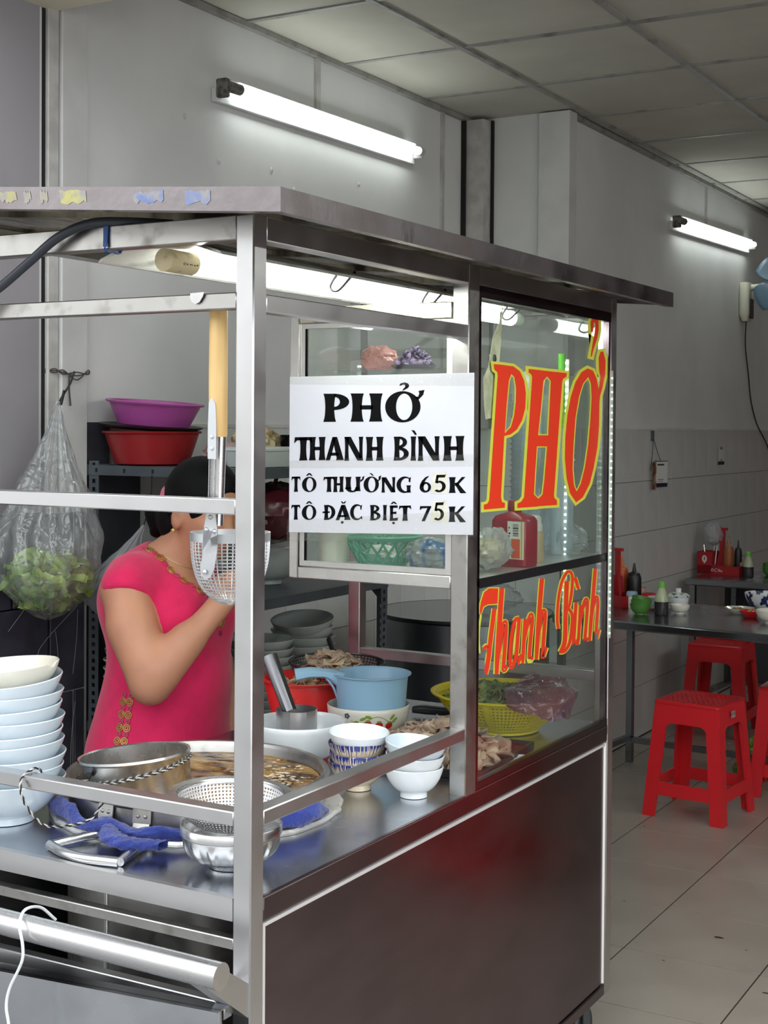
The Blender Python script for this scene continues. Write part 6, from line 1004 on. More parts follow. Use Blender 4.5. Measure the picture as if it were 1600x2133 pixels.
# red basin with bones, wire mesh strainer with meat resting in it
RB = (-0.630, 1.125)
def basin_prof(R, H, fr, lip=0.012, t=0.003):
    return [(0, 0.002), (fr * .9, 0), (fr, 0.003), (fr + (R - fr) * .9, H * .9), (R - lip * .4, H - 0.006), (R + lip * .3, H - 0.007), (R + lip * .5, H - 0.002), (R + lip * .2, H), (R - lip * .4, H - 0.001), (fr + (R - fr) * .88 - t, H * .86), (fr - t, 0.006), (0, 0.006)]
single('basin', lathe_open(basin_prof(0.108, 0.112, 0.082), 56).mesh('basin', red_basin := mat('red_basin', (222, 44, 42), 0.34, coat=0.15)), 'bright red plastic basin of bones behind the blue dipper', 'basin', (RB[0], RB[1], CT + 0.001))
def flake(c, s, tilt=0.6, cur=0.4):
    """one crumpled slice as a small curved sheet"""
    n = 4
    R_ = Matrix.Rotation(rnd.uniform(0, 6.28), 4, 'Z') @ Matrix.Rotation(rnd.uniform(-tilt, tilt), 4, 'X') @ Matrix.Rotation(rnd.uniform(-tilt, tilt), 4, 'Y')
    vs = []; ph = rnd.uniform(0, 6)
    for i in range(n):
        for j in range(n):
            u, v = i / (n - 1) * 2 - 1, j / (n - 1) * 2 - 1
            k = 1 - 0.25 * (abs(u * v)) + rnd.uniform(-.18, .18)
            vs.append(c + R_ @ Vector((u * s * k, v * s * 0.62 * k, cur * s * math.sin(u * 2 + ph) * 0.4 + cur * s * v * v * 0.4)))
    fs = [(i * n + j, (i + 1) * n + j, (i + 1) * n + j + 1, i * n + j + 1) for i in range(n - 1) for j in range(n - 1)]
    return vs, fs
def heap(name, label, cat, m, n, cen, rad, h, s, parent=None, base=0.0, tilt=0.6):
    b = MB()
    b.lathe([(0, h * .7), (rad[0] * .55, h * .5), (rad[0] * .92, 0.002)], 18)
    b.xf(Matrix.Diagonal((1, rad[1] / rad[0], 1, 1)))
    for k in range(n):
        q, a = math.sqrt(rnd.random()), rnd.uniform(0, 6.28)
        z_ = h * (1 - q ** 1.8) * rnd.uniform(0.75, 1.05) + base
        b.add(*flake(Vector((q * rad[0] * math.cos(a), q * rad[1] * math.sin(a), z_ + s * 0.25)), s * rnd.uniform(.7, 1.25), tilt))
    o = b.build(name, m, parent, ang=180)
    o.location = cen
    sd_ = o.modifiers.new('solid', 'SOLIDIFY'); sd_.thickness = 0.0022
    if label: tag(o, label, cat, kind='stuff')
    else: o['kind'] = 'stuff'
    return o
meat_m = mat('cooked_beef', (150, 120, 104), 0.55, col2=(206, 186, 160), scale=26, lo=0.35, hi=0.68, detail=6)
bone_m = mat('bones', (126, 98, 66), 0.5, col2=(196, 172, 132), scale=40, lo=0.4, hi=0.7)
heap('bone_heap', 'brown meaty bones heaped in the bright red basin', 'bones', bone_m, 46, (RB[0] + 0.0, RB[1] - 0.02, CT + 0.068), (0.075, 0.07), 0.035, 0.018, tilt=1.2)
mesh_dark = mat('wire_mesh_dark', (96, 92, 90), 0.35, 0.9)
MS = (-0.632, 1.262)
ms = thing('mesh_strainer', 'dark wire mesh strainer of sliced meat resting on the bright red basin', 'strainer', (MS[0], MS[1], 0.858), (0.02, 0.03, 0))
prof = [(0.02 + 0.098 * math.sin(u * PI / 2), 0.055 * (1 - math.cos(u * PI / 2))) for u in np.linspace(0, 1, 13)]
o = perforated(prof, 72, [1] * 12, mesh_dark, 0.66).build('mesh_basket', mesh_dark, ms)
MB().tube([(0.119 * math.cos(a), 0.119 * math.sin(a), 0.056) for a in np.linspace(0, 2 * PI, 49)], 0.0035, 6, cap=False).build('rim', mesh_dark, ms)
MB().tube(smooth_path([(-0.07, 0.098, 0.058), (-0.10, 0.13, 0.068), (-0.125, 0.16, 0.075)]), 0.008, 8).build('handle', black_pl, ms)
heap('meat_pile', 'small pile of sliced meat in the dark mesh strainer', 'meat', meat_m, 60, (MS[0] - 0.01, MS[1] - 0.005, 0.898), (0.075, 0.06), 0.034, 0.02)

# strawberry bowl with the pale blue dipper in it
SB = (-0.417, 1.053)
sb = thing('strawberry_bowl', 'white bowl printed with strawberries under the pale blue dipper', 'bowl', (SB[0], SB[1], CT + 0.001))
o = bpy.data.objects.new('bowl_body', bowl_mesh('bowl_body', cream_por, 0.095, 0.081, 0.05, 0.006, 0.0035, 0.95, 56)); COL.objects.link(o); o.parent = sb
# flat print on the outside of the bowl
bvh = None
def bowl_surf(az, z_):
    z_ += 0.011
    pr_ = bowl_prof(0.095, 0.081, 0.05, 0.006, 0.0035, 0.95)[3:17]
    r = np.interp(z_, [p[1] for p in pr_], [p[0] for p in pr_]) + 0.0006
    return (r * math.cos(az), r * math.sin(az), z_)
def lift(p): return p
def decal(poly, m, name):
    b = MB()
    n = len(poly)
    c = (sum(p[0] for p in poly) / n, sum(p[1] for p in poly) / n)
    b.v = [bowl_surf(*c)] + [bowl_surf(*p) for p in poly]
    b.f = [(0, i + 1, (i + 1) % n + 1) for i in range(n)]
    b.build(name, m, sb, smooth=False)
pr_red = mat('print_red', (196, 40, 40), 0.3); pr_grn = mat('print_green', (128, 156, 60), 0.3); pr_blk = mat('print_grey', (70, 76, 84), 0.3)
AZ = math.radians(-60)
def ell(a, z_, ra, rz_, rot=0, n=12): return [(AZ + a + ra * math.cos(t) * math.cos(rot) - rz_ / 0.09 * math.sin(t) * math.sin(rot), z_ + ra * 0.09 * math.cos(t) * math.sin(rot) + rz_ * math.sin(t) * math.cos(rot)) for t in np.linspace(0, 2 * PI, n + 1)[:-1]]
for a, z_ in ((-0.28, 0.038), (0.0, 0.041), (0.28, 0.038), (0.55, 0.036)):
    decal(ell(a, z_, 0.10, 0.008), pr_red, 'strawberry_print')
    decal(ell(a, z_ + 0.008, 0.06, 0.0025), pr_grn, 'leaf_print')
for a, z_, r in ((-0.12, 0.053, 0.4), (0.02, 0.057, -0.3), (0.62, 0.055, 0.8), (0.70, 0.048, 0.6)):
    decal(ell(a, z_, 0.09, 0.0035, r), pr_grn, 'leaf_print')
for k in range(5): decal(ell(-0.52 + 0.045 * math.cos(k * 1.256), 0.058 + 0.004 * math.sin(k * 1.256), 0.03, 0.0028), pr_blk, 'flower_print')
MBv = MB().tube([bowl_surf(AZ + a, 0.05 + 0.008 * math.sin(a * 7)) for a in np.linspace(-0.42, 0.7, 30)], 0.0006, 4)
MBv.build('vine_print', pr_grn, sb)
blue_pl = mat('pale_blue_plastic', (150, 190, 216), 0.35, coat=0.1)
dp = thing('water_dipper', 'pale blue plastic dipper with a hooked handle sitting in the strawberry bowl', 'dipper', (SB[0] + 0.008, SB[1], CT + 0.052))
m = lathe_open([(0, 0.001), (0.073, 0.0), (0.077, 0.004), (0.083, 0.09), (0.085, 0.098), (0.091, 0.100), (0.0915, 0.1025), (0.086, 0.103), (0.081, 0.096), (0.0745, 0.006), (0, 0.005)], 56,)
m.build('dipper_cup', blue_pl, dp)
def sweep(path, secs, name, m_, parent, ang=50):
    p = smooth_path(path, 6)
    b = MB(); n = len(p)
    for i, v in enumerate(p):
        t = (p[min(i + 1, n - 1)] - p[max(i - 1, 0)]).normalized()
        side = t.cross(Vector((0, 0, 1))).normalized(); u = side.cross(t)
        f = i / (n - 1)
        w_ = np.interp(f, [s_[0] for s_ in secs], [s_[1] for s_ in secs]); h_ = np.interp(f, [s_[0] for s_ in secs], [s_[2] for s_ in secs])
        for a in np.linspace(0, 2 * PI, 13)[:-1]:
            ca, sa = math.cos(a), math.sin(a)
            k = (abs(ca) ** 4 + abs(sa) ** 4) ** -0.25
            b.v.append(tuple(v + side * w_ * ca * k + u * h_ * sa * k))
    for i in range(n - 1):
        for k in range(12):
            b.f.append((i * 12 + k, i * 12 + (k + 1) % 12, (i + 1) * 12 + (k + 1) % 12, (i + 1) * 12 + k))
    b.f += [tuple(range(12))[::-1], tuple(range((n - 1) * 12, n * 12))]
    b.build(name, m_, parent, ang=ang)
hx, hy = -0.80, -0.60
sweep([(hx * 0.070, hy * 0.070, 0.088), (hx * 0.10, hy * 0.10, 0.101), (hx * 0.14, hy * 0.14, 0.104), (hx * 0.175, hy * 0.175, 0.099)], [(0, 0.022, 0.018), (0.4, 0.018, 0.010), (1, 0.019, 0.014)], 'dipper_handle', blue_pl, dp)
sweep([(hx * 0.079, hy * 0.079, 0.045), (hx * 0.088, hy * 0.088, 0.07), (hx * 0.105, hy * 0.105, 0.094)], [(0, 0.004, 0.002), (1, 0.012, 0.004)], 'handle_web', blue_pl, dp)

# stack with blue streaked bowls
streak = mat('streaked_glaze', (226, 208, 176), 0.2, coat=0.3)
nt = streak.node_tree; bs = nt.nodes['Principled BSDF']
tc = nt.nodes.new('ShaderNodeTexCoord'); sp = nt.nodes.new('ShaderNodeSeparateXYZ'); nt.links.new(tc.outputs['Object'], sp.inputs[0])
at_ = nt.nodes.new('ShaderNodeMath'); at_.operation = 'ARCTAN2'; nt.links.new(sp.outputs[1], at_.inputs[0]); nt.links.new(sp.outputs[0], at_.inputs[1])
ns = nt.nodes.new('ShaderNodeTexNoise'); ns.noise_dimensions = '1D'; ns.inputs['Scale'].default_value = 22; ns.inputs['Detail'].default_value = 1; nt.links.new(at_.outputs[0], ns.inputs['W'])
ma = nt.nodes.new('ShaderNodeMath'); ma.operation = 'MULTIPLY_ADD'; ma.inputs[1].default_value = -0.065; ma.inputs[2].default_value = 0.0785; nt.links.new(ns.outputs['Fac'], ma.inputs[0])
gt = nt.nodes.new('ShaderNodeMath'); gt.operation = 'GREATER_THAN'; nt.links.new(sp.outputs[2], gt.inputs[0]); nt.links.new(ma.outputs[0], gt.inputs[1])
mxc = nt.nodes.new('ShaderNodeMixRGB'); mxc.inputs[1].default_value = (*lin((230, 214, 184)), 1); mxc.inputs[2].default_value = (*lin((36, 46, 120)), 1)
nt.links.new(gt.outputs[0], mxc.inputs[0]); nt.links.new(mxc.outputs[0], bs.inputs['Base Color'])
sbm = bowl_mesh('rice_bowl', streak, 0.059, 0.056, 0.026, 0.010, 0.003, 0.55, 48)
BS = (-0.208, 0.660)
z = CT + 0.001
for k in range(3):
    single('rice_bowl', sbm, 'cream rice bowl with blue streaks, %s of the streaked three' % ('lowest', 'middle', 'uppermost')[k], 'bowl', (BS[0] + (0, .001, 0)[k], BS[1], z), ((0, .03, -.03)[k], (0, -.03, .02)[k], k * 1.3), 'blue streaked bowls')
    z += 0.0195
single('rice_bowl', bowl_mesh('rice_bowl', white_por, 0.0605, 0.052, 0.027, 0.008, 0.003, 0.6, 48), 'plain white bowl on top of the blue streaked bowls', 'bowl', (BS[0], BS[1], z + 0.003), (0.03, 0.05, 0))
WS = (-0.087, 0.668)
wb = bowl_mesh('rice_bowl', white_por, 0.058, 0.058, 0.0265, 0.010, 0.003, 0.65, 48)
single('rice_bowl', wb, 'white rice bowl at the bottom of the stack beside the cabinet post', 'bowl', (WS[0], WS[1], CT + 0.001))
single('rice_bowl', bowl_mesh('rice_bowl', white_por, 0.0575, 0.056, 0.0265, 0.010, 0.003, 0.62, 48), 'white rice bowl in the middle of the stack beside the cabinet post', 'bowl', (WS[0], WS[1], CT + 0.028), (0.02, 0.06, 0))
single('rice_bowl', bowl_mesh('rice_bowl', cool_por, 0.0595, 0.05, 0.026, 0.008, 0.003, 0.6, 48), 'bluish bowl tilted on top of the stack beside the cabinet post', 'bowl', (WS[0] - 0.003, WS[1], CT + 0.0555), (0.0, 0.13, 0))

# tray of sliced beef, yellow basket, purple bag
tr = thing('meat_tray', 'black tray heaped with sliced beef inside the cabinet', 'tray', (-0.19, 0.985, CT + 0.001), (0, 0, 0.1))
b = MB().box(-0.155, 0.155, -0.165, 0.165, 0, 0.004).box(-0.155, 0.155, -0.165, -0.159, 0.004, 0.016).box(-0.155, 0.155, 0.159, 0.165, 0.004, 0.016).box(-0.155, -0.149, -0.159, 0.159, 0.004, 0.016).box(0.149, 0.155, -0.159, 0.159, 0.004, 0.016)
b.build('tray_body', black_pl, tr, smooth=False)
heap('beef_slices', 'heap of thin greyish brown cooked beef slices on the black tray', 'meat', meat_m, 230, (-0.19, 0.985, CT + 0.006), (0.142, 0.148), 0.062, 0.026, tilt=0.8)
yel_pl = mat('yellow_plastic', (226, 206, 20), 0.4)
YB = (-0.200, 1.312)
yb = thing('colander', 'yellow plastic colander of herbs at the far end of the cabinet', 'colander', (YB[0], YB[1], CT + 0.001))
rws = 10
prof = [(0.086 + 0.072 * math.sin(u * PI / 2) * .6 + 0.072 * u * .4, 0.006 + 0.082 * u) for u in np.linspace(0, 1, rws + 1)]
o = perforated(prof, 96, [0] + [1] * (rws - 2) + [0], yel_pl, 0.52).build('colander_wall', yel_pl, yb)
md = o.modifiers.new('solid', 'SOLIDIFY'); md.thickness = 0.0018
for k in range(8):
    a = k * PI / 4 + 0.2
    b = MB()
    for i in range(len(prof) - 1):
        (ra, za), (rb, zb) = prof[i], prof[i + 1]
        e = 0.0012; w_ = 0.045
        b.add([((ra + e) * math.cos(a - w_), (ra + e) * math.sin(a - w_), za), ((ra + e) * math.cos(a + w_), (ra + e) * math.sin(a + w_), za), ((rb + e) * math.cos(a + w_), (rb + e) * math.sin(a + w_), zb), ((rb + e) * math.cos(a - w_), (rb + e) * math.sin(a - w_), zb)], [(0, 1, 2, 3)])
    b.build('solid_rib', yel_pl, yb)
lathe_open([(0, 0.004), (0.08, 0.0), (0.087, 0.002), (0.087, 0.007), (0, 0.006)], 48).build('base', yel_pl, yb)
lathe_open([(0.157, 0.086), (0.160, 0.090), (0.167, 0.092), (0.171, 0.0905), (0.170, 0.087), (0.160, 0.086)], 64).build('rim', yel_pl, yb)
herb_m = mat('herbs', (70, 96, 44), 0.6, col2=(140, 150, 80), scale=40)
heap('herb_heap', 'green herbs and sprouts heaped in the yellow colander', 'herbs', herb_m, 130, (YB[0] - 0.03, YB[1] - 0.01, CT + 0.068), (0.10, 0.115), 0.035, 0.016, tilt=1.2)
# purple bag draped over the colander rim
purple_pl = thin('purple_plastic', (0.62, 0.36, 0.52), 0.62, 0.15, diffuse=(0.44, 0.13, 0.30), wrinkle=0.7, wscale=22, base_refl=0.05)
b = MB()
nu, nv = 44, 16
for i in range(nu):
    a = math.radians(-62 + 132 * i / (nu - 1))
    for j in range(nv):
        v = j / (nv - 1)
        r = np.interp(v, [0, .35, .55, .62, 1], [0.03, 0.13, 0.168, 0.178, 0.168 - 0.02 * math.sin(a * 3)])
        z_ = np.interp(v, [0, .35, .55, .62, 1], [0.105, 0.118, 0.100, 0.094, 0.092 - 0.045 * max(0, math.sin((a + 1.08) / 2.3 * PI)) ** .6])
        nz = mnoise.noise(Vector((math.cos(a) * 5, math.sin(a) * 5, v * 5)))
        nz2 = mnoise.noise(Vector((math.cos(a) * 14, math.sin(a) * 14, v * 12 + 7)))
        r += (nz * 0.010 + nz2 * 0.005) * (1 if v < .5 else .35) + (0.004 if v > .55 else 0)
        z_ += (nz * 0.016 + nz2 * 0.008) * (v > .05) * (1 if v < .5 else .5)
        b.v.append((r * math.cos(a), r * math.sin(a), max(z_, 0.100) if v < .6 else z_))
for i in range(nu - 1):
    for j in range(nv - 1):
        b.f.append((i * nv + j, (i + 1) * nv + j, (i + 1) * nv + j + 1, i * nv + j + 1))
o = b.build('plastic_bag', purple_pl, None, ang=180); o.location = (YB[0], YB[1], CT + 0.001)
tag(o, 'crumpled purple plastic bag draped over the yellow colander', 'bag')
# knife with a black handle, white spoon
kn = thing('kitchen_knife', 'kitchen knife with a fat black handle behind the beef tray', 'knife', (-0.40, 1.345, CT + 0.012), (0, 0, 0.15))
sweep([(-0.055, 0, 0.004), (-0.03, 0, 0.006), (0.02, 0, 0.006), (0.05, 0, 0.008)], [(0, 0.010, 0.008), (0.4, 0.012, 0.011), (1, 0.010, 0.009)], 'handle', black_pl, kn)
MB().prism([(0.05, -0.018), (0.14, -0.016), (0.16, 0.010), (0.05, 0.014)], lambda a, b_: (a, b_, 0.008), lambda a, b_: (a, b_, 0.0095)).build('blade', steel_bright, kn, smooth=False)
sp_ = thing('spoon', 'white china spoon on the counter just behind the side glass', 'spoon', (-0.030, 1.0, CT + 0.003), (0, 0, 1.5))
sweep([(-0.06, 0, 0.003), (-0.02, 0, 0.002), (0.03, 0.004, 0.004)], [(0, 0.007, 0.002), (0.6, 0.004, 0.0018), (1, 0.005, 0.002)], 'handle', white_por, sp_)
lathe_open([(0, 0.001), (0.010, 0.0), (0.016, 0.006), (0.015, 0.007), (0.009, 0.002), (0, 0.002)], 20).xf(Matrix.Translation((0.043, 0.004, 0)) @ Matrix.Diagonal((1.3, 1, 1, 1))).build('spoon_bowl', white_por, sp_)
# ------------------------------------------------------------------ noodle strainer hung behind the front rails
nsr = thing('noodle_strainer', 'long noodle strainer with a pale wooden handle hung behind the front rails', 'strainer', (-0.100, 0.048, 1.30))
wood = mat('pale_wood', (226, 190, 128), 0.5, col2=(206, 160, 96), scale=9, stretch=(6, 6, 0.6), lo=0.4, hi=0.75)
b = MB()
for i, (z_, r) in enumerate(((0.184, 0.0128), (0.186, 0.0142), (0.28, 0.0146), (0.36, 0.0142), (0.408, 0.0138), (0.412, 0.0125))):
    pass
b.lathe([(0.0, 0.184), (0.0135, 0.184), (0.0143, 0.187), (0.0148, 0.27), (0.0143, 0.35), (0.0140, 0.386), (0.012, 0.390), (0, 0.390)], 20)
b.build('wooden_handle', wood, nsr)
b = MB(); n = 14
prof_c = [(0.0135 * math.sin(a), -0.0135 * math.cos(a) * -1) for a in np.linspace(-2.2, 2.2, n)]
for z_, s in ((0.046, 0.92), (0.19, 1.0)):
    for x, y in prof_c: b.v.append((x * s - 0.004 * (z_ < 0.1), y * s, z_))
for z_, s in ((0.046, 0.85), (0.19, 0.93)):
    for x, y in prof_c: b.v.append((x * s - 0.004 * (z_ < 0.1), y * s, z_))
for i in range(n - 1):
    b.f += [(i, i + 1, n + i + 1, n + i), (2 * n + i, 3 * n + i, 3 * n + i + 1, 2 * n + i + 1)]
b.f += [(0, n, 3 * n, 2 * n), (n - 1, 3 * n - 1, 4 * n - 1, 2 * n - 1)]
b.build('channel', steel_bright, nsr, ang=60)
alu_s = mat('alu_strap', (206, 208, 210), 0.45, 0.85, rvar=0.1, scale=40)
b = MB().prism([(-0.008, 0.150), (0.008, 0.150), (0.008, 0.2), (0.006, 0.235), (0.002, 0.243), (-0.003, 0.243), (-0.0065, 0.237), (-0.008, 0.2)], lambda a, c: (a, -0.0155, c), lambda a, c: (a, -0.0140, c))
for z_ in (0.166, 0.184): b.lathe([(0, 0.002), (0.003, 0.0012), (0.0036, 0)], 10).xf(Matrix.Translation((0.0, -0.0156, z_)) @ Matrix.Rotation(PI / 2, 4, 'X'), len(b.v) - 30)
b.build('handle_strap', alu_s, nsr)
# cup of woven wire
cx, cy = -0.018, 0.058
RR, DD = 0.063, 0.108
def cup(t, a):
    r = RR * (1 - t ** 2.6) ** 0.5 if t < 1 else 0
    return Vector((cx + r * math.cos(a), cy + r * math.sin(a), 0.024 - DD * t))
wire_s = mat('strainer_wire', (214, 214, 216), 0.3, 0.9)
b = MB()
for k in range(44):
    a = 2 * PI * k / 44
    b.tube([cup(t, a) for t in np.concatenate([np.linspace(0, .8, 8), [.88, .94, .98, .999]])], 0.00075, 4, cap=False)
for t in list(np.linspace(0.04, .85, 17)) + [.9, .94, .97, .985, .995]:
    b.tube([cup(t, a) for a in np.linspace(0, 2 * PI, 41)], 0.00075, 4, cap=False)
o = b.build('wire_cup', wire_s, nsr); 
b = MB(); b._cap = False
b.lathe([(RR - .001, 0.018), (RR + 0.001, 0.018), (RR + 0.0015, 0.032), (RR - 0.001, 0.032), (RR - .001, 0.018)], 48, (cx, cy, 0))
b.build('rim_band', alu_s, nsr)
b = MB().prism([(-0.016, 0.028), (0.012, 0.026), (0.011, 0.042), (0.006, 0.068), (-0.009, 0.070), (-0.014, 0.045)], lambda a, c: (a, -0.016, c), lambda a, c: (a, -0.0145, c))
b.prism([(-0.016, 0.028), (0.012, 0.026), (0.010, 0.005), (0.004, -0.020), (-0.004, -0.034), (-0.014, -0.038), (-0.022, -0.032), (-0.023, -0.020), (-0.018, 0.0)], lambda a, c: (a, -0.016 + max(0, (0.026 - c)) * 0.05, c), lambda a, c: (a, -0.0145 + max(0, (0.026 - c)) * 0.05, c))
for x, z_ in ((-0.002, 0.060), (-0.010, 0.040), (0.006, 0.038), (-0.013, -0.026)): b.lathe([(0, 0.0024), (0.003, 0.0016), (0.0042, 0)], 10).xf(Matrix.Translation((x, -0.0163, z_)) @ Matrix.Rotation(PI / 2, 4, 'X'), len(b.v) - 30)
b.build('rivet_strap', alu_s, nsr)
# ------------------------------------------------------------------ the paper menu
ink = mat('black_ink', (16, 16, 18), 0.9, spec=0.1)
paper = mat('white_paper', (218, 219, 229), 0.55, var=0.02, scale=6)
sign = thing('paper_menu', 'white paper menu taped to the glass reading PHỞ THANH BÌNH with two prices', 'menu sign', (-0.1975, 0.7115, 1.445))
def SP(zx, zy, d=0.0):
    u = (zx - 73) / 1167
    t = 690 - 30 * u; bt = 1635 + 55 * u
    v = (zy - t) / (bt - t)
    return (-0.410 + 0.425 * u + 0.1975, -d, 1.604 + 0.003 * u - v * (0.322 - 0.010 * u) - 1.445)
b = MB().prism([(73, 690), (1240, 660), (1240, 1690), (73, 1635)], lambda a, c: SP(a, c, 0.0003), lambda a, c: SP(a, c, -0.0004))
b.build('sheet', paper, sign, smooth=False)
def stemp(x0, x1, y0=0.0, y1=1.0, fl=0.3):
    w_ = (x1 - x0) * fl / 2
    tt = np.linspace(0, 1, 9)
    f = lambda t: w_ * (math.sin(PI * t) ** 0.6)
    return [(x0 + f(t), y0 + (y1 - y0) * t) for t in tt] + [(x1 - f(t), y0 + (y1 - y0) * t) for t in tt[::-1]]
def sector(c, R, ci, r, a0, a1, n=22):
    aa = np.radians(np.linspace(a0, a1, n))
    return [(c[0] + R[0] * math.cos(a), c[1] + R[1] * math.sin(a)) for a in aa] + [(ci[0] + r[0] * math.cos(a), ci[1] + r[1] * math.sin(a)) for a in aa[::-1]]
def ringp(c, R, ci, r, n=40):
    aa = np.linspace(0, 2 * PI, n + 1)[:-1]
    return ([(c[0] + R[0] * math.cos(a), c[1] + R[1] * math.sin(a)) for a in aa], [(ci[0] + r[0] * math.cos(a), ci[1] + r[1] * math.sin(a)) for a in aa])
GL = {
 'P': [stemp(0, .5), sector((.42, .71), (.58, .29), (.44, .71), (.20, .17), -92, 92)],
 'H': [stemp(0, .42), stemp(.58, 1), [(.3, .43), (.7, .43), (.7, .58), (.3, .58)]],
 'T': [stemp(.28, .74), [(0, .74), (.04, 1), (.96, 1), (1, .74), (.93, .78), (.84, .86), (.5, .87), (.16, .86), (.07, .78)]],
 'A': [[(-.04, 0), (.22, 0), (.55, .9), (.58, 1.0), (.36, 1.0)], [(.36, 1), (.64, 1), (1.05, 0), (.58, 0), (.62, .1), (.42, .75)], [(.2, .2), (.75, .2), (.7, .33), (.25, .33)]],
 'N': [stemp(0, .26), stemp(.76, 1), [(0, 1), (.34, 1), (1, .02), (1, 0), (.7, 0), (.08, .9)]],
 'B': [stemp(0, .44), sector((.36, .76), (.52, .24), (.40, .765), (.20, .13), -92, 92), sector((.36, .28), (.64, .28), (.40, .275), (.27, .16), -92, 92)],
 'I': [stemp(0, 1)],
 'C': [sector((.55, .5), (.55, .52), (.66, .5), (.36, .41), 42, 318, 34), [(.93, .62), (1.0, .98), (.86, .9), (.84, .7)], [(.86, .12), (1.02, .02), (1.0, .24), (.9, .22)]],
 'G': [sector((.55, .5), (.55, .52), (.66, .5), (.36, .41), 42, 318, 34), [(.93, .62), (.98, .98), (.84, .9), (.82, .7)], stemp(.66, 1.0, 0.0, .46)],
 'O': [ringp((.5, .5), (.5, .52), (.54, .5), (.23, .44))],
 'U': [stemp(0, .42, .2, 1), stemp(.66, 1, .05, 1), sector((.46, .3), (.42, .32), (.5, .32), (.16, .23), 180, 360)],
 'K': [stemp(0, .42), [(.33, .46), (.78, 1), (1.0, 1), (.5, .44)], [(.32, .62), (.52, .66), (1.06, -.03), (.7, -.03)]],
 'D': [stemp(0, .42), sector((.3, .5), (.70, .5), (.34, .5), (.33, .38), -92, 92), [(-.12, .46), (.52, .46), (.52, .57), (-.12, .57)]],
 'E': [stemp(0, .5), [(.2, .84), (1, .84), (.96, 1), (.2, 1)], [(.2, .46), (.84, .43), (.84, .6), (.2, .57)], [(.2, 0), (.98, 0), (1.04, .2), (.2, .15)]],
 '6': [ringp((.5, .32), (.5, .34), (.55, .32), (.2, .22)), [(.0, .32), (.04, .5), (.2, .75), (.5, .97), (.78, 1.05), (.8, 1.0), (.6, .86), (.45, .68), (.42, .6), (.3, .4)]],
 '5': [sector((.42, .32), (.54, .34), (.42, .32), (.24, .22), -135, 130, 30), [(.2, .84), (.88, .84), (.98, 1.06), (.9, 1.0), (.2, 1.0)], [(.2, 1), (.4, 1), (.3, .56), (.08, .52)]],
 '7': [[(0, .8), (.03, 1.02), (1, 1), (1, .88), (.2, .86), (.06, .76)], [(.68, .9), (1, .94), (.46, 0), (.16, 0)]],
}
def glyph(b, ch, x0, x1, yt, yb, d):
    mp = lambda u, v: SP(x0 + (x1 - x0) * u, yb + (yt - yb) * v, d)
    for g in GL[ch]:
        if isinstance(g, tuple): b.prism(g[0], mp, None, holes=[g[1]])
        else: b.prism(g, mp, None)
def poly(b, pts, d): b.prism(pts, lambda a, c: SP(a, c, d), None)
DI = 0.0007
b = MB()
glyph(b, 'P', 300, 470, 792, 965, DI); glyph(b, 'H', 478, 684, 790, 965, DI); glyph(b, 'O', 700, 920, 780, 968, DI)
poly(b, [(880, 812), (905, 810), (912, 790), (906, 775), (944, 768), (935, 800), (905, 832)], DI)
poly(b, [(787, 742), (795, 728), (820, 721), (843, 728), (850, 742), (842, 756), (820, 768), (806, 776), (812, 762), (824, 750), (824, 738), (812, 734), (798, 742)], DI)
b.build('lettering', ink, sign, smooth=False)
b = MB()
for ch, x0, x1, yt, yb in (('T', 105, 228, 1057, 1200), ('H', 206, 317, 1057, 1200), ('A', 322, 432, 1058, 1202), ('N', 440, 562, 1058, 1206), ('H', 578, 692, 1060, 1208), ('B', 755, 850, 1060, 1210), ('I', 860, 895, 1060, 1212), ('N', 905, 1038, 1060, 1214), ('H', 1058, 1186, 1060, 1216)):
    glyph(b, ch, x0, x1, yt, yb, DI)
poly(b, [(864, 1020), (884, 1022), (899, 1048), (888, 1052)], DI)
b.build('lettering', ink, sign, smooth=False)
for s5 in (1285, 1465):
    poly(bb := MB(), [(1000, s5 + 5), (1082, s5), (1088, s5 + 140), (985, s5 + 135)], 0.0006)
    bb.build('patch', mat('tape_patch', (222, 220, 206), 0.5, var=0.06, scale=40), sign, smooth=False)
b = MB()
for ch, x0, x1, yt, yb in (('T', 88, 150, 1297, 1390), ('O', 160, 258, 1302, 1392), ('T', 303, 378, 1303, 1396), ('H', 368, 438, 1303, 1398), ('U', 446, 548, 1306, 1400), ('O', 566, 664, 1308, 1404), ('N', 680, 768, 1313, 1408), ('G', 775, 866, 1312, 1412), ('6', 918, 988, 1314, 1412), ('5', 1006, 1080, 1304, 1412), ('K', 1095, 1194, 1320, 1420)):
    glyph(b, ch, x0, x1, yt, yb, DI)
poly(b, [(186, 1294), (202, 1278), (216, 1278), (232, 1294), (220, 1294), (209, 1286), (198, 1294)], DI)
poly(b, [(545, 1325), (556, 1322), (558, 1308), (572, 1302), (566, 1325), (545, 1340)], DI)
poly(b, [(650, 1330), (662, 1326), (662, 1308), (678, 1300), (674, 1325), (655, 1342)], DI)
poly(b, [(602, 1284), (616, 1286), (632, 1300), (622, 1302)], DI)
b.build('lettering', ink, sign, smooth=False)
b = MB()
for ch, x0, x1, yt, yb in (('T', 88, 150, 1470, 1560), ('O', 160, 258, 1474, 1563), ('D', 308, 384, 1476, 1568), ('A', 390, 480, 1478, 1572), ('C', 480, 558, 1478, 1574), ('B', 608, 676, 1484, 1580), ('I', 690, 716, 1486, 1582), ('E', 732, 784, 1490, 1586), ('T', 790, 868, 1493, 1588), ('7', 920, 990, 1500, 1594), ('5', 1004, 1070, 1478, 1590), ('K', 1095, 1194, 1506, 1604)):
    glyph(b, ch, x0, x1, yt, yb, DI)
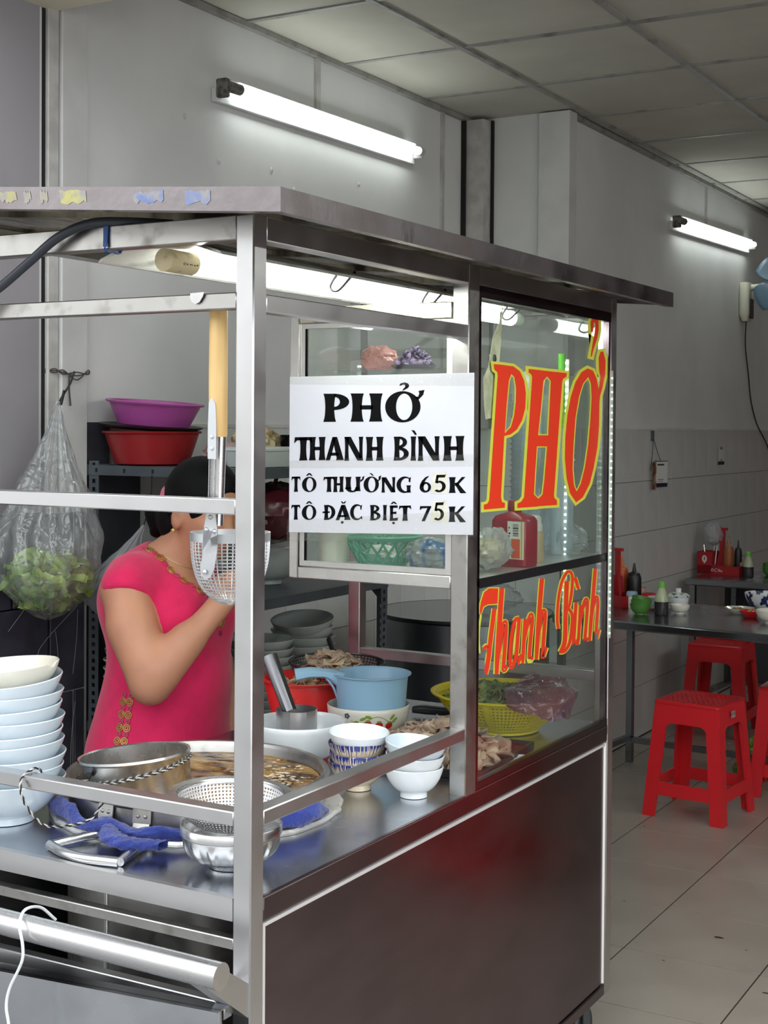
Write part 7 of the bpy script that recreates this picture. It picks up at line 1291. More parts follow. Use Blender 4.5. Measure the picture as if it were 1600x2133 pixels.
poly(b, [(186, 1466), (202, 1450), (216, 1450), (232, 1466), (220, 1466), (209, 1458), (198, 1466)], DI)
poly(b, [(420, 1456), (428, 1456), (437, 1464), (447, 1456), (455, 1456), (446, 1470), (428, 1470)], DI)
poly(b, [(738, 1482), (752, 1466), (764, 1466), (780, 1482), (768, 1482), (758, 1474), (750, 1482)], DI)
for cx_, cy_ in ((430, 1586), (758, 1600)): poly(b, [(cx_ + 9 * math.cos(a), cy_ + 8 * math.sin(a)) for a in np.linspace(0, 2 * PI, 13)[:-1]], DI)
b.build('lettering', ink, sign, smooth=False)
tape = thin('clear_tape', (0.97, 0.97, 0.95), 0.94, 0.15, diffuse=(0.8, 0.78, 0.72), wrinkle=0.5, wscale=60)
for z0, z1 in ((690, 745), (1560, 1700), (1200, 1255)):
    b = MB(); poly(b, [(60, z0), (1246, z0 - 25), (1246, z1), (60, z1 - 10)], 0.0009); b.build('tape', tape, sign, smooth=False)

# ------------------------------------------------------------------ on the cabinet shelf
SH = 1.2015
cup_m = thin('clear_cup', (0.92, 0.95, 0.97), 0.72, 0.12, diffuse=(0.82, 0.88, 0.92), base_refl=0.08)
cme = lathe_open([(0.0, 0.0), (0.034, 0.0), (0.036, 0.004), (0.047, 0.082), (0.0500, 0.083), (0.0505, 0.0855), (0.048, 0.086), (0.0462, 0.083)], 28).mesh('plastic_cup', cup_m)
CUPORD = 'first second third fourth fifth sixth seventh eighth ninth tenth eleventh twelfth thirteenth fourteenth fifteenth sixteenth seventeenth eighteenth nineteenth twentieth twenty-first twenty-second twenty-third topmost'.split()
for k in range(24):
    o = single('plastic_cup', cme, 'clear plastic cup, %s from the bottom of the tall stack behind the letters' % CUPORD[k], 'cup', (-0.150 + rnd.uniform(-.001, .001), 1.352, SH + 0.0128 * k), group='stack of clear plastic cups')
tea = thing('tea_cup', 'small white cup with blue pattern on top of the clear cups', 'cup', (-0.150, 1.352, SH + 0.0128 * 23 + 0.088))
o = bpy.data.objects.new('cup_body', bowl_mesh('cup_body', white_por, 0.034, 0.04, 0.02, 0.005, 0.002, 0.9, 32)); COL.objects.link(o); o.parent = tea
b = MB()
for k in range(9):
    a = k * 0.7
    b.tube([(0.0345 * math.cos(a + t) * (0.78 + 0.22 * u), 0.0345 * math.sin(a + t) * (0.78 + 0.22 * u), 0.012 + 0.022 * u) for t, u in ((0, 0), (.1, .4), (.3, .6), (.35, 1))], 0.0012, 4)
b.build('blue_pattern', mat('cobalt', (40, 52, 120), 0.3), tea)
str_ = thing('straw_holder', 'bright green tube standing beside the clear cups', 'straw', (-0.097, 1.41, SH))
MB().tube([(0, 0, 0.30), (0, 0, 0.478)], 0.0085, 12).build('tube', mat('lime', (110, 210, 50), 0.4), str_)
lathe_open([(0, 0), (0.03, 0), (0.034, 0.30), (0.0325, 0.30), (0.029, 0.004), (0, 0.004)], 24).build('holder', cup_m, str_)
wine = mat('wine_red_plastic', (150, 30, 50), 0.3, coat=0.2)
rb = thing('sauce_bottle', 'dark red sauce bottle with a white and orange label on the cabinet shelf', 'bottle', (-0.070, 1.090, SH), (0, 0, -0.12))
def rsq(hx_, hy_, r, n=4):
    return [(sx * (hx_ - r) + r * math.cos(a), sy * (hy_ - r) + r * math.sin(a)) for sx, sy, a0 in ((1, 1, 0), (-1, 1, 90), (-1, -1, 180), (1, -1, 270)) for a in np.radians(np.linspace(a0, a0 + 90, n))]
def loft(b, rings):
    n = len(rings[0][0]); base = len(b.v)
    for pl_, z_ in rings: b.v += [(x, y, z_) for x, y in pl_]
    for i in range(len(rings) - 1):
        for k in range(n):
            k2 = (k + 1) % n
            b.f.append((base + i * n + k, base + i * n + k2, base + (i + 1) * n + k2, base + (i + 1) * n + k))
    b.f += [tuple(base + k for k in range(n))[::-1], tuple(base + (len(rings) - 1) * n + k for k in range(n))]
b = MB()
loft(b, [(rsq(.042, .028, .01), 0), (rsq(.044, .030, .01), .004), (rsq(.044, .030, .01), .098), (rsq(.040, .026, .014), .108), (rsq(.016, .016, .0158), .116), (rsq(.014, .014, .0138), .12)])
b.build('bottle_body', wine, rb)
lathe_open([(0, 0.120), (0.015, 0.120), (0.0155, 0.122), (0.0145, 0.140), (0.013, 0.142), (0, 0.142)], 20).build('cap', wine, rb)
def plate_on(b, x0, x1, z0, z1, y): b.add([(x0, y, z0), (x1, y, z0), (x1, y, z1), (x0, y, z1)], [(0, 1, 2, 3)])
b = MB(); plate_on(b, 0.0, 0.042, 0.016, 0.098, -0.0306); lb = b.build('label_sheet', mat('label_white', (226, 224, 216), 0.4), rb, smooth=False)
b = MB(); plate_on(b, 0.010, 0.032, 0.018, 0.060, -0.0309); b.build('label_panel', mat('label_orange', (214, 92, 64), 0.4), rb, smooth=False)
b = MB(); plate_on(b, 0.034, 0.038, 0.018, 0.097, -0.0309); b.build('label_stripe', mat('label_yellow', (214, 176, 40), 0.4), rb, smooth=False)
b = MB()
for k, wv in enumerate((2, 1, 3, 1, 1, 2, 1, 3, 2, 1, 1, 2)): plate_on(b, 0.014, 0.028, 0.066 + 0.0022 * k, 0.066 + 0.0022 * k + 0.0006 * wv, -0.0309)
for k in range(8): plate_on(b, 0.003, 0.004 + 0.002 * ((k * 7) % 3), 0.04 + k * 0.006, 0.0435 + k * 0.006, -0.0309)
b.build('barcode', ink, rb, smooth=False)
jr = thing('seasoning_jar', 'small tan jar with a white lid beside the dark red bottle', 'jar', (-0.066, 1.185, SH))
lathe_open([(0, 0), (0.021, 0), (0.022, 0.003), (0.022, 0.062), (0.018, 0.07), (0, 0.07)], 24).build('jar_body', mat('tan_powder', (176, 158, 124), 0.5), jr)
lathe_open([(0, 0.070), (0.0185, 0.070), (0.0185, 0.084), (0.016, 0.088), (0.016, 0.1), (0.012, 0.104), (0, 0.104)], 24).build('lid', mat('lid_white', (210, 206, 196), 0.45), jr)
def crumple(name, label, cat, m, loc, r, seed, seg=40, rings=22, amp=0.16, f=3.5):
    b = MB(); b._cap = False
    for i in range(rings + 1):
        th = PI * i / rings
        for k in range(seg):
            a = 2 * PI * k / seg
            d = Vector((math.sin(th) * math.cos(a), math.sin(th) * math.sin(a), math.cos(th)))
            q = 1 + amp * (1.2 * mnoise.noise(d * f + Vector((seed, 0, 0))) + 0.7 * abs(mnoise.noise(d * f * 2.3 + Vector((0, seed, 0)))) * 1.4 - 0.35)
            b.v.append((d.x * r[0] * q, d.y * r[1] * q, max(-r[2], d.z * r[2] * q)))
    for i in range(rings):
        for k in range(seg):
            k2 = (k + 1) % seg
            b.f.append((i * seg + k, (i + 1) * seg + k, (i + 1) * seg + k2, i * seg + k2))
    o = b.build(name, m, None, ang=28)
    o.location = (loc[0], loc[1], loc[2] + r[2] + 0.0005)
    return tag(o, label, cat)
crumple('plastic_bag', 'crumpled clear bag of tan food pressed against the side glass', 'bag', milky_pl, (-0.068, 0.965, SH), (0.042, 0.062, 0.046), 3.1)
tan_in = crumple('tan_food', 'tan food inside the crumpled clear bag by the side glass', 'food', mat('tan_food', (206, 184, 130), 0.7, var=0.2, scale=30), (-0.072, 0.955, SH + 0.016), (0.028, 0.042, 0.026), 8.2); tan_in['kind'] = 'stuff'
crumple('plastic_bag', 'small crumpled clear bag at the far end of the cabinet shelf', 'bag', clear_pl, (-0.055, 1.385, SH), (0.036, 0.045, 0.036), 5.7)
crumple('plastic_bag', 'clear bag with blue and white print behind the cabinet front glass', 'bag', mat('printed_bag', (150, 158, 160), 0.25, col2=(60, 104, 160), scale=26, stretch=(1, 1, .3), lo=.5, hi=.6), (-0.150, 0.845, SH), (0.052, 0.042, 0.036), 9.4)
pc = single('paper_cup', lathe_open([(0, 0.002), (0.027, 0.0), (0.028, 0.002), (0.032, 0.095), (0.0335, 0.097), (0.032, 0.098), (0.030, 0.095), (0.026, 0.005), (0, 0.005)], 28).mesh('paper_cup', mat('paper_cup', (226, 224, 210), 0.55)), 'plain off-white cup behind the cabinet front glass', 'cup', (-0.358, 0.802, SH))
green_pl = mat('mint_plastic', (70, 166, 136), 0.4)
gb = thing('mint_basket', 'mint green openwork plastic basket behind the cabinet front glass', 'basket', (-0.285, 0.885, SH))
lathe_open([(0, 0), (0.048, 0), (0.050, 0.002), (0.054, 0.014), (0.052, 0.014), (0.047, 0.004), (0, 0.004)], 40).build('basket_base', green_pl, gb)
b = MB(); nL = 18
for k in range(nL):
    for s_ in (-1, 1):
        pth = []
        for t in np.linspace(0, 1, 7):
            a = 2 * PI * k / nL + s_ * 0.42 * t
            r = 0.053 + 0.026 * t
            pth.append((r * math.cos(a), r * math.sin(a), 0.012 + 0.05 * t))
        b.tube(pth, 0.0028, 5)
b.build('lattice', green_pl, gb)
lathe_open([(0.078, 0.060), (0.084, 0.060), (0.086, 0.068), (0.083, 0.071), (0.078, 0.068), (0.078, 0.060)], 40).build('rim', green_pl, gb)
crumple('packet', 'white packet lying in the mint green basket', 'packet', mat('white_packet', (220, 220, 214), 0.5, col2=(190, 160, 120), scale=30, lo=.6, hi=.7), (-0.285, 0.885, SH + 0.005), (0.040, 0.030, 0.022), 2.2)
# glass shelf higher up and what lies on it
MB().box(-0.402, -0.012, 0.80, 1.28, 1.616, 1.621).build('glass_shelf', glass_m, cart, smooth=False)
G2 = 1.6215
pb = thing('herb_bowl', 'dark purple frilled herbs in a low purple bowl high in the cabinet', 'bowl of herbs', (-0.275, 1.0, G2))
lathe_open([(0, 0.001), (0.03, 0), (0.05, 0.014), (0.052, 0.016), (0.048, 0.016), (0.028, 0.004), (0, 0.004)], 32).build('bowl_body', mat('dark_purple', (52, 40, 66), 0.4), pb)
heap('herbs', None, None, mat('purple_herb', (60, 44, 76), 0.6, col2=(96, 76, 110), scale=50), 90, (0, 0, 0.012), (0.044, 0.044), 0.038, 0.009, parent=pb, tilt=1.4)
crumple('plastic_bag', 'thin pink plastic bag on the upper glass shelf', 'bag', thin('pink_film', (0.85, 0.62, 0.6), 0.55, 0.2, diffuse=(0.6, 0.28, 0.26), wrinkle=.5), (-0.352, 0.98, G2), (0.040, 0.045, 0.030), 4.4)
# ------------------------------------------------------------------ cables
b = MB().tube(smooth_path([(-0.62, -0.045, 1.62), (-0.56, -0.03, 1.69), (-0.496, -0.02, 1.727), (-0.432, -0.018, 1.766), (-0.370, -0.016, 1.803), (-0.309, -0.008, 1.8215), (-0.25, 0.014, 1.8225), (-0.20, 0.06, 1.8215)]), 0.0075, 10)
tag(b.build('power_cable', mat('cable_black', (48, 52, 60), 0.45)), 'thick dark power cable drooping from under the cart roof', 'cable')
b = MB()
for (x0, x1) in ((-0.291, -0.279),):
    loop = [(0.5 * (x0 + x1), y, z_) for y, z_ in ((-0.0015, 1.822), (-0.002, 1.80), (-0.0025, 1.778), (0.015, 1.777), (0.0325, 1.778), (0.033, 1.80), (0.0325, 1.8205), (0.016, 1.8215), (-0.0015, 1.822))]
    sweep(loop, [(0, 0.0055, 0.001), (0.3, 0.003, 0.0012), (1, 0.005, 0.001)], 'tie', mat('blue_tie', (44, 84, 150), 0.5), None)
tie = bpy.data.objects['tie']
tag(tie, 'blue plastic tie knotted round the front roof beam', 'tie')
b = MB().tube(smooth_path([(-0.37, -0.02, 0.70), (-0.375, -0.05, 0.728), (-0.36, -0.10, 0.741), (-0.345, -0.1265, 0.728), (-0.338, -0.1275, 0.702), (-0.337, -0.1275, 0.680), (-0.347, -0.126, 0.659), (-0.367, -0.125, 0.625), (-0.374, -0.125, 0.594), (-0.367, -0.125, 0.55), (-0.36, -0.125, 0.40), (-0.34, -0.13, 0.20), (-0.30, -0.15, 0.01), (-0.2, -0.25, 0.004)]), 0.0024, 8)
tag(b.build('white_cable', mat('cable_white', (220, 222, 224), 0.5)), 'thin white cable hanging over the round push bar', 'cable')
# ------------------------------------------------------------------ steel shelving behind the cart
ang_m = mat('angle_steel', (92, 100, 106), 0.42, 0.5, var=0.1, scale=12)
rk = thing('shelving_unit', 'grey slotted angle shelving unit standing along the plain wall', 'shelving', (-1.24, 1.70, 0))
X0, X1, Y0, Y1 = -0.275, 0.295, -0.362, 0.36
def slotted(x, y, sx, sy):
    """L post with two slotted flanges"""
    b = MB()
    Wd = 0.036
    for flange in (0, 1):
        n = 60; dz = 1.40 / n
        for k in range(n):
            z0 = 0.0 + k * dz
            for (u0, u1, v0, v1) in ((0, 0.012, 0, 1), (0.024, Wd, 0, 1), (0.012, 0.024, 0, .3), (0.012, 0.024, .8, 1)):
                za, zb = z0 + v0 * dz, z0 + v1 * dz
                if flange == 0: vs = [(x + sx * u0, y, za), (x + sx * u1, y, za), (x + sx * u1, y, zb), (x + sx * u0, y, zb)]
                else: vs = [(x, y + sy * u0, za), (x, y + sy * u1, za), (x, y + sy * u1, zb), (x, y + sy * u0, zb)]
                b.add(vs, [(0, 1, 2, 3)])
    o = b.build('slotted_post', ang_m, rk, smooth=False)
    md_ = o.modifiers.new('solid', 'SOLIDIFY'); md_.thickness = 0.002
slotted(X0, Y0, 1, 1); slotted(X1, Y0, -1, 1); slotted(X0, Y1, 1, -1); slotted(X1, Y1, -1, -1)
for z_ in (1.388, 1.035, 0.655, 0.30):
    b = MB().box(X0 + .001, X1 - .001, Y0 + .001, Y1 - .001, z_ - 0.003, z_)
    b.box(X0 + .001, X1 - .001, Y0 - 0.003, Y0 - 0.0005, z_ - 0.028, z_).box(X0 + .001, X1 - .001, Y1 + 0.0005, Y1 + 0.003, z_ - 0.028, z_).box(X1 + 0.0005, X1 + 0.003, Y0 - .003, Y1 + .003, z_ - 0.028, z_).box(X0 - 0.003, X0 - 0.0005, Y0 - .003, Y1 + .003, z_ - 0.028, z_)
    shf = b.build('shelf', ang_m, rk, smooth=False)
    m = MB()
    for x in np.linspace(X0 + 0.03, X1 - 0.03, 6):
        m.box(x - 0.004, x + 0.004, Y0 - 0.0036, Y0 - 0.003, z_ - 0.02, z_ - 0.008)
    m.build('slot', dark_gap, shf, smooth=False)
for sgn in (-1, 1):
    MB().prism([(0, 0), (0.07, 0), (0, -0.07)], lambda a, c: (X1 - a, Y1 + 0.0005, 1.035 - 0.028 + c), lambda a, c: (X1 - a, Y1 + 0.002, 1.035 - 0.028 + c)).build('gusset', ang_m, rk, smooth=False) if sgn > 0 else None
for (ya, yb, za, zb) in ((-0.358, -0.12, 0.02, 1.358), (-0.358, -0.26, 1.39, 1.51)):
    MB().box(-0.2965, -0.2885, ya, yb, za, zb).build('back_panel', mat('dark_panel', (56, 58, 64), 0.5, var=.2, scale=6), rk, smooth=False)
S1, S2, S3 = 1.389, 1.036, 0.656
# basins on the top shelf
mag = mat('magenta_plastic', (168, 76, 150), 0.4, coat=0.1)
dred = mat('dark_red_basin', (150, 30, 34), 0.38, coat=0.1)
single('basin', lathe_open(basin_prof(0.137, 0.096, 0.106), 56).mesh('basin', dred), 'dark red plastic basin on the top shelf under a black tray', 'basin', (-1.378, 1.45, S1 + .001))
lidm = lathe_open([(0, 0.006), (0.09, 0.004), (0.132, 0.008), (0.146, 0.014), (0.150, 0.018), (0.146, 0.019), (0.130, 0.013), (0.09, 0.010), (0, 0.010)], 48).mesh('round_tray', black_pl)
single('round_tray', lidm, 'shiny black round tray between the two stacked basins', 'tray', (-1.382, 1.45, S1 + 0.096), (0.0, 0.06, 0))
single('basin', lathe_open(basin_prof(0.134, 0.070, 0.102, 0.016), 56).mesh('basin', mag), 'magenta plastic basin tilted on top of the black tray', 'basin', (-1.372, 1.45, S1 + 0.112), (0.0, 0.075, 0))
crumple('noodle_bag', 'clear bag of yellowish dried noodles on the top shelf', 'bag', mat('dry_noodle', (150, 126, 80), 0.4, col2=(206, 190, 150), scale=40), (-1.165, 1.66, S1), (0.075, 0.07, 0.058), 6.1)
crumple('meat_bag', 'pinkish wrapped bag on the top shelf beside the dark red basin', 'bag', mat('pink_wrap', (170, 140, 140), 0.35, var=0.15, scale=14), (-1.13, 1.47, S1), (0.070, 0.06, 0.034), 7.7)
fb = thing('food_box', 'clear lidded food box on the top shelf behind the hanging strainer', 'box', (-1.035, 1.50, S1))
b = MB(); loft(b, [(rsq(.062, .085, .02), 0.001), (rsq(.068, .092, .02), .044)]); b.build('box_body', mat('frosted_box', (196, 202, 200), 0.3), fb)
b = MB(); loft(b, [(rsq(.071, .095, .02), 0.045), (rsq(.071, .095, .02), .052), (rsq(.06, .084, .02), .056)]); b.build('box_lid', mat('frosted_lid', (214, 220, 218), 0.25), fb)
bp_ = thing('black_pot', 'dark steel pot on the top shelf at the corner of the unit', 'pot', (-1.055, 1.80, S1))
lathe_open([(0, 0.001), (0.095, 0), (0.10, 0.006), (0.10, 0.082), (0.103, 0.084), (0.103, 0.088), (0.097, 0.088), (0.096, 0.01), (0, 0.01)], 44).build('pot_body', mat('dark_pot', (64, 66, 70), 0.25, 0.9), bp_)
lathe_open([(0.10, 0.004), (0.101, 0.003), (0.1012, 0.026), (0.10, 0.027)], 44).build('base_band', black_pl, bp_)
mbag = crumple('plastic_bag', 'dark maroon plastic bag hanging full under the top shelf', 'bag', mat('maroon_bag', (78, 26, 34), 0.25, var=0.2, scale=12), (-1.07, 1.62, 1.165), (0.12, 0.17, 0.088), 1.3, amp=0.1)
MB().tube(smooth_path([(0, 0, 0.072), (0.005, 0, 0.09), (0.01, 0, 0.1055)]), 0.006, 6).build('bag_knot', MATS['maroon_bag'], mbag)
single('basin', bowl_mesh('big_bowl', grey_por, 0.095, 0.115, 0.038, 0.012, 0.003, 0.9, 48), 'large pale grey bowl at the end of the middle shelf', 'bowl', (-1.155, 1.72, S2 + .001))
single('basin', bowl_mesh('big_bowl', grey_por, 0.098, 0.085, 0.045, 0.01, 0.003, 0.9, 48), 'wide pale grey bowl stacked in the large bowl on the middle shelf', 'bowl', (-1.155, 1.72, S2 + .066), (0, .04, 0))
# bowl stacks on the lower shelf
gA = bowl_mesh('noodle_bowl', grey_por, 0.094, 0.062, 0.045, 0.010, 0.003, 0.5, 44)
z = S3 + .001
for k in range(9):
    single('noodle_bowl', gA, 'pale grey noodle bowl, %s from below in the farther shelf stack' % ORD[k] if k else 'pale grey noodle bowl at the bottom of the farther shelf stack', 'bowl', (-1.060 + rnd.uniform(-.003, .003), 1.765, z), (rnd.uniform(-.02, .02), rnd.uniform(-.02, .02) if k < 8 else -.05, 0), 'farther bowl stack on the lower shelf')
    z += 0.0235
single('noodle_bowl', gA, 'pale grey noodle bowl tipped on top of the farther shelf stack', 'bowl', (-1.058, 1.760, z + 0.006), (0.16, 0.04, 0), 'farther bowl stack on the lower shelf')
z = S3 + .001
for k in range(9):
    single('noodle_bowl', gA, 'pale grey noodle bowl, %s from below in the nearer shelf stack' % ORD[k] if k else 'pale grey noodle bowl at the bottom of the nearer shelf stack', 'bowl', (-1.055 + rnd.uniform(-.003, .003), 1.535, z), (rnd.uniform(-.02, .02), rnd.uniform(-.02, .02), 0), 'nearer bowl stack on the lower shelf')
    z += 0.0232
# brown bowls with white rims and the blue painted ones at the wall end
brown = mat('brown_glaze', (70, 40, 38), 0.3, coat=0.2)
bM = bowl_mesh('soup_bowl', brown, 0.075, 0.05, 0.038, 0.008, 0.003, 0.6, 40)
z = S3 + .001
for k in range(6):
    t = thing('soup_bowl', 'brown bowl with a white rim, %s of the stack behind the woman' % (ORD[k] if k else 'lowest'), 'bowl', (-1.435, 1.425, z), (0, 0, 0), 'brown bowls with white rims')
    o = bpy.data.objects.new('bowl_body', bM); COL.objects.link(o); o.parent = t
    MB().tube([(0.0745 * math.cos(a), 0.0745 * math.sin(a), 0.0495) for a in np.linspace(0, 2 * PI, 37)], 0.003, 6, cap=False).build('white_rim', cream_por, t)
    z += 0.0245
pat = mat('blue_spots', (216, 216, 212), 0.25)
nt = pat.node_tree
tc = nt.nodes.new('ShaderNodeTexCoord'); vo = nt.nodes.new('ShaderNodeTexVoronoi'); vo.inputs['Scale'].default_value = 34
cr_ = nt.nodes.new('ShaderNodeValToRGB'); cr_.color_ramp.elements[0].position = 0.36; cr_.color_ramp.elements[1].position = 0.42
cr_.color_ramp.elements[0].color = (*lin((48, 58, 96)), 1); cr_.color_ramp.elements[1].color = (*lin((216, 216, 212)), 1)
nt.links.new(tc.outputs['Object'], vo.inputs['Vector']); nt.links.new(vo.outputs['Distance'], cr_.inputs[0]); nt.links.new(cr_.outputs[0], nt.nodes['Principled BSDF'].inputs['Base Color'])
single('soup_bowl', bowl_mesh('painted_bowl', pat, 0.074, 0.05, 0.036, 0.008, 0.003, 0.7, 40), 'blue spotted white bowl lying in the brown bowls', 'bowl', (-1.435, 1.425, z + .004), (0, .03, 0))
single('soup_bowl', bowl_mesh('painted_bowl', pat, 0.062, 0.046, 0.03, 0.008, 0.003, 0.7, 40), 'smaller blue spotted bowl on top of the brown bowls', 'bowl', (-1.43, 1.425, z + .026), (0, -.05, 0))
# big steel stock tank further back
tk = thing('stock_tank', 'big dark steel stock tank with a flat lid behind the cart', 'tank', (-0.955, 2.62, 0))
lathe_open([(0, 0.0), (0.285, 0), (0.29, 0.006), (0.29, 0.855), (0.294, 0.858), (0.29, 0.862), (0, 0.862)], 64).build('tank_body', mat('tank_steel', (120, 122, 126), 0.32, 1.0, rvar=.08, scale=6), tk)
lathe_open([(0, 0.863), (0.300, 0.863), (0.303, 0.867), (0.300, 0.872), (0, 0.873)], 64).build('tank_lid', mat('tank_lid', (108, 112, 114), 0.15, 0.6), tk)
lathe_open([(0.3005, 0.8625), (0.3045, 0.8625), (0.3045, 0.8725), (0.3005, 0.8725), (0.3005, 0.8625)], 64).build('rubber_edge', black_pl, tk)
crumple('plastic_bag', 'clear plastic bag lying on the stock tank lid', 'bag', clear_pl, (-0.86, 2.60, 0.8735), (0.12, 0.13, 0.05), 2.9)
# ------------------------------------------------------------------ hanging bags of greens
bag_m = thin('bag_film', (0.93, 0.94, 0.94), 0.76, 0.16, diffuse=(0.74, 0.77, 0.78), wrinkle=1.0, wscale=18, base_refl=0.05)
def hung_bag(label, loc, top, r, zb, seed, name='plastic_bag', pleat=15, film=None):
    b = MB(); b._cap = False
    H = top[2] - loc[2]
    seg, rows = 72, 46
    for i in range(rows + 1):
        t = i / rows          # 0 bottom .. 1 gather
        z_ = zb * H * (1 - 0) if False else H * t
        rr = np.interp(t, [0, .02, .06, .14, .26, .40, .55, .72, .88, 1], [.02, .30, .56, .84, 1.0, .97, .70, .38, .15, .05]) * r
        cxx, cyy = (top[0] - loc[0]) * max(0, (t - .3) / .7) ** 1.1, (top[1] - loc[1]) * max(0, (t - .3) / .7) ** 1.1
        for k in range(seg):
            a = 2 * PI * k / seg
            fold = 1 + (0.02 + 0.20 * t ** 1.3) * math.sin(pleat * a + 2 * math.sin(3 * a + seed)) * (1 if t < .95 else .4)
            nz = mnoise.noise(Vector((math.cos(a) * 2.2, math.sin(a) * 2.2, t * 5 + seed)))
            nz2 = mnoise.noise(Vector((math.cos(a) * 6, math.sin(a) * 6, t * 14 + seed)))
            q = rr * fold * (1 + 0.14 * nz + 0.07 * nz2 * (t > .05))
            b.v.append((cxx + q * math.cos(a), cyy + q * math.sin(a), z_ + 0.010 * nz * (t < .4)))
    for i in range(rows):
        for k in range(seg):
            k2 = (k + 1) % seg
            b.f.append((i * seg + k, i * seg + k2, (i + 1) * seg + k2, (i + 1) * seg + k))
    t_ = thing(name, label, 'bag', loc)
    b.build('bag_film', film or bag_m, t_, ang=180)
    return t_
hb = hung_bag('big clear plastic bag of lettuce hung by its neck on the wall strip', (-1.352, 1.000, 1.000), (-1.44, 1.13, 1.565), 0.132, 0, 1.7)
tx0, ty0, tz0 = (-1.44 + 1.352), 0.13, 0.565
MB().tube(smooth_path([(tx0, ty0, tz0 - .01), (tx0 - 0.002, ty0 + .02, tz0 + .015), (tx0 - .03, ty0 + .08, tz0 + 0.05), (tx0 - 0.06, ty0 + 0.13, tz0 + 0.085)]), 0.003, 6).build('hanging_string', wire_b, hb)
MB().tube(smooth_path([(tx0 + .01, ty0, tz0 - .01), (tx0 + 0.018, ty0 + .005, tz0 + .03)]), 0.004, 6).build('bag_neck', wire_b, hb)
b = MB()
for dz in (0, 0.006, -0.005):
    b.tube(smooth_path([(XW1 + 0.002, 1.18, 1.650 + dz), (XW1 + 0.022, 1.20, 1.652 - dz), (XW1 + 0.027, 1.228, 1.648 + dz), (XW1 + 0.030, 1.28, 1.640 - dz * 2), (XW1 + 0.030, 1.325, 1.650 + dz), (XW1 + 0.02, 1.345, 1.652)]), 0.0018, 5)
b.tube(smooth_path([(XW1 + 0.030, 1.25, 1.645), (XW1 + 0.034, 1.245, 1.60), (XW1 + 0.033, 1.252, 1.555)]), 0.0028, 5)
tag(b.build('tie_string', mat('dirty_string', (70, 64, 60), 0.8)), 'dark string tied round the pale wall strip above the bag', 'string')
leaf_m = mat('lettuce', (92, 132, 44), 0.5, col2=(176, 204, 96), scale=14, lo=0.35, hi=0.7)
b = MB()
for k in range(260):
    d = Vector((rnd.gauss(0, 1), rnd.gauss(0, 1), rnd.gauss(0, 1))).normalized()
    q = rnd.random() ** 0.3
    c = Vector((d.x * 0.105 * q, d.y * 0.105 * q, d.z * 0.075 * q))
    b.add(*flake(c, rnd.uniform(0.015, 0.032), 1.5, 0.7))
lt = b.build('lettuce', leaf_m, None, ang=180); lt.location = (-1.352, 1.000, 1.098)
tag(lt, 'green lettuce leaves packed in the big hanging clear bag', 'lettuce', kind='stuff')
hb2 = hung_bag('smaller clear plastic bag hanging behind the lettuce bag', (-1.300, 1.185, 0.985), (-1.225, 1.23, 1.235), 0.078, 0, 4.2, pleat=9, film=milky_pl)
MB().tube(smooth_path([(0.075, 0.045, 0.248), (0.06, 0.09, 0.31), (0.02, 0.145, 0.378)]), 0.002, 5).build('hanging_string', wire_b, hb2)
lv = crumple('lilac_packets', 'lilac grey wrapped goods in the bottom of the smaller hanging bag', 'goods', mat('lilac', (120, 120, 140), 0.5, var=.15, scale=20), (-1.300, 1.185, 0.993), (0.055, 0.055, 0.042), 3.3); lv['kind'] = 'stuff'
# ------------------------------------------------------------------ wall tube lamps
def wall_lamp(label, x, y0, y1, z0, z1, glow=None):
    L = y1 - y0
    t = thing('wall_lamp', label, 'lamp', (x, y0, z0), (math.atan2(z1 - z0, L), 0, 0))
    MB().box(0.0005, 0.022, -0.01, L + 0.01, -0.042, 0.006, 0.003).build('batten', mat('batten_white', (214, 216, 214), 0.4, var=.05, scale=9), t)
    MB().tube([(0.055, 0.075, 0.006), (0.055, L - 0.02, 0.006)], 0.0155, 16).build('tube', glow or tube_m, t)
    MB().box(0.0005, 0.050, 0.03, L - 0.03, 0.029, 0.033).build('shade_flange', MATS['batten_white'], t)  # flange added out of sight to shade the ceiling and upper wall
    hm_ = mat('sooty_holder', (70, 68, 66), 0.7, col2=(120, 116, 110), scale=50)
    MB().box(0.020, 0.062, -0.012, 0.012, -0.03, 0.03, 0.004).tube([(0.055, 0.0, 0.006), (0.055, 0.075, 0.006)], 0.018, 14).build('end_holder', hm_, t)
    MB().box(0.020, 0.062, L - 0.004, L + 0.012, -0.02, 0.026, 0.004).tube([(0.055, L - 0.02, 0.006), (0.055, L + 0.01, 0.006)], 0.017, 14).build('end_holder', mat('end_white', (190, 190, 186), 0.5), t)
    return t
wall_lamp('lit fluorescent wall lamp above the cart on the nearer stretch of wall', XW1, 1.945, 3.25, 2.585, 2.60)
wall_lamp('lit fluorescent wall lamp farther back above the tables', XW2, 5.19, 6.59, 2.552, 2.59)
# unseen lamps of the same build, added to brighten the room
for nm, y in (('first', 1.9), ('second', 3.5)):
    t = wall_lamp('unseen fluorescent lamp added on the opposite wall to brighten the room, %s from the street' % nm, 3.4, 0.0, 1.3, 2.56, 2.56, fill_tube_m)
    t.rotation_euler = (0, 0, PI); t.location = (3.4, y + 1.3, 2.56)
wall_lamp('unseen fluorescent wall lamp added at the far end of the tiled wall to brighten the back', XW2, 7.7, 8.9, 2.56, 2.58, fill_tube_m)  # added out of view to light the back of the room
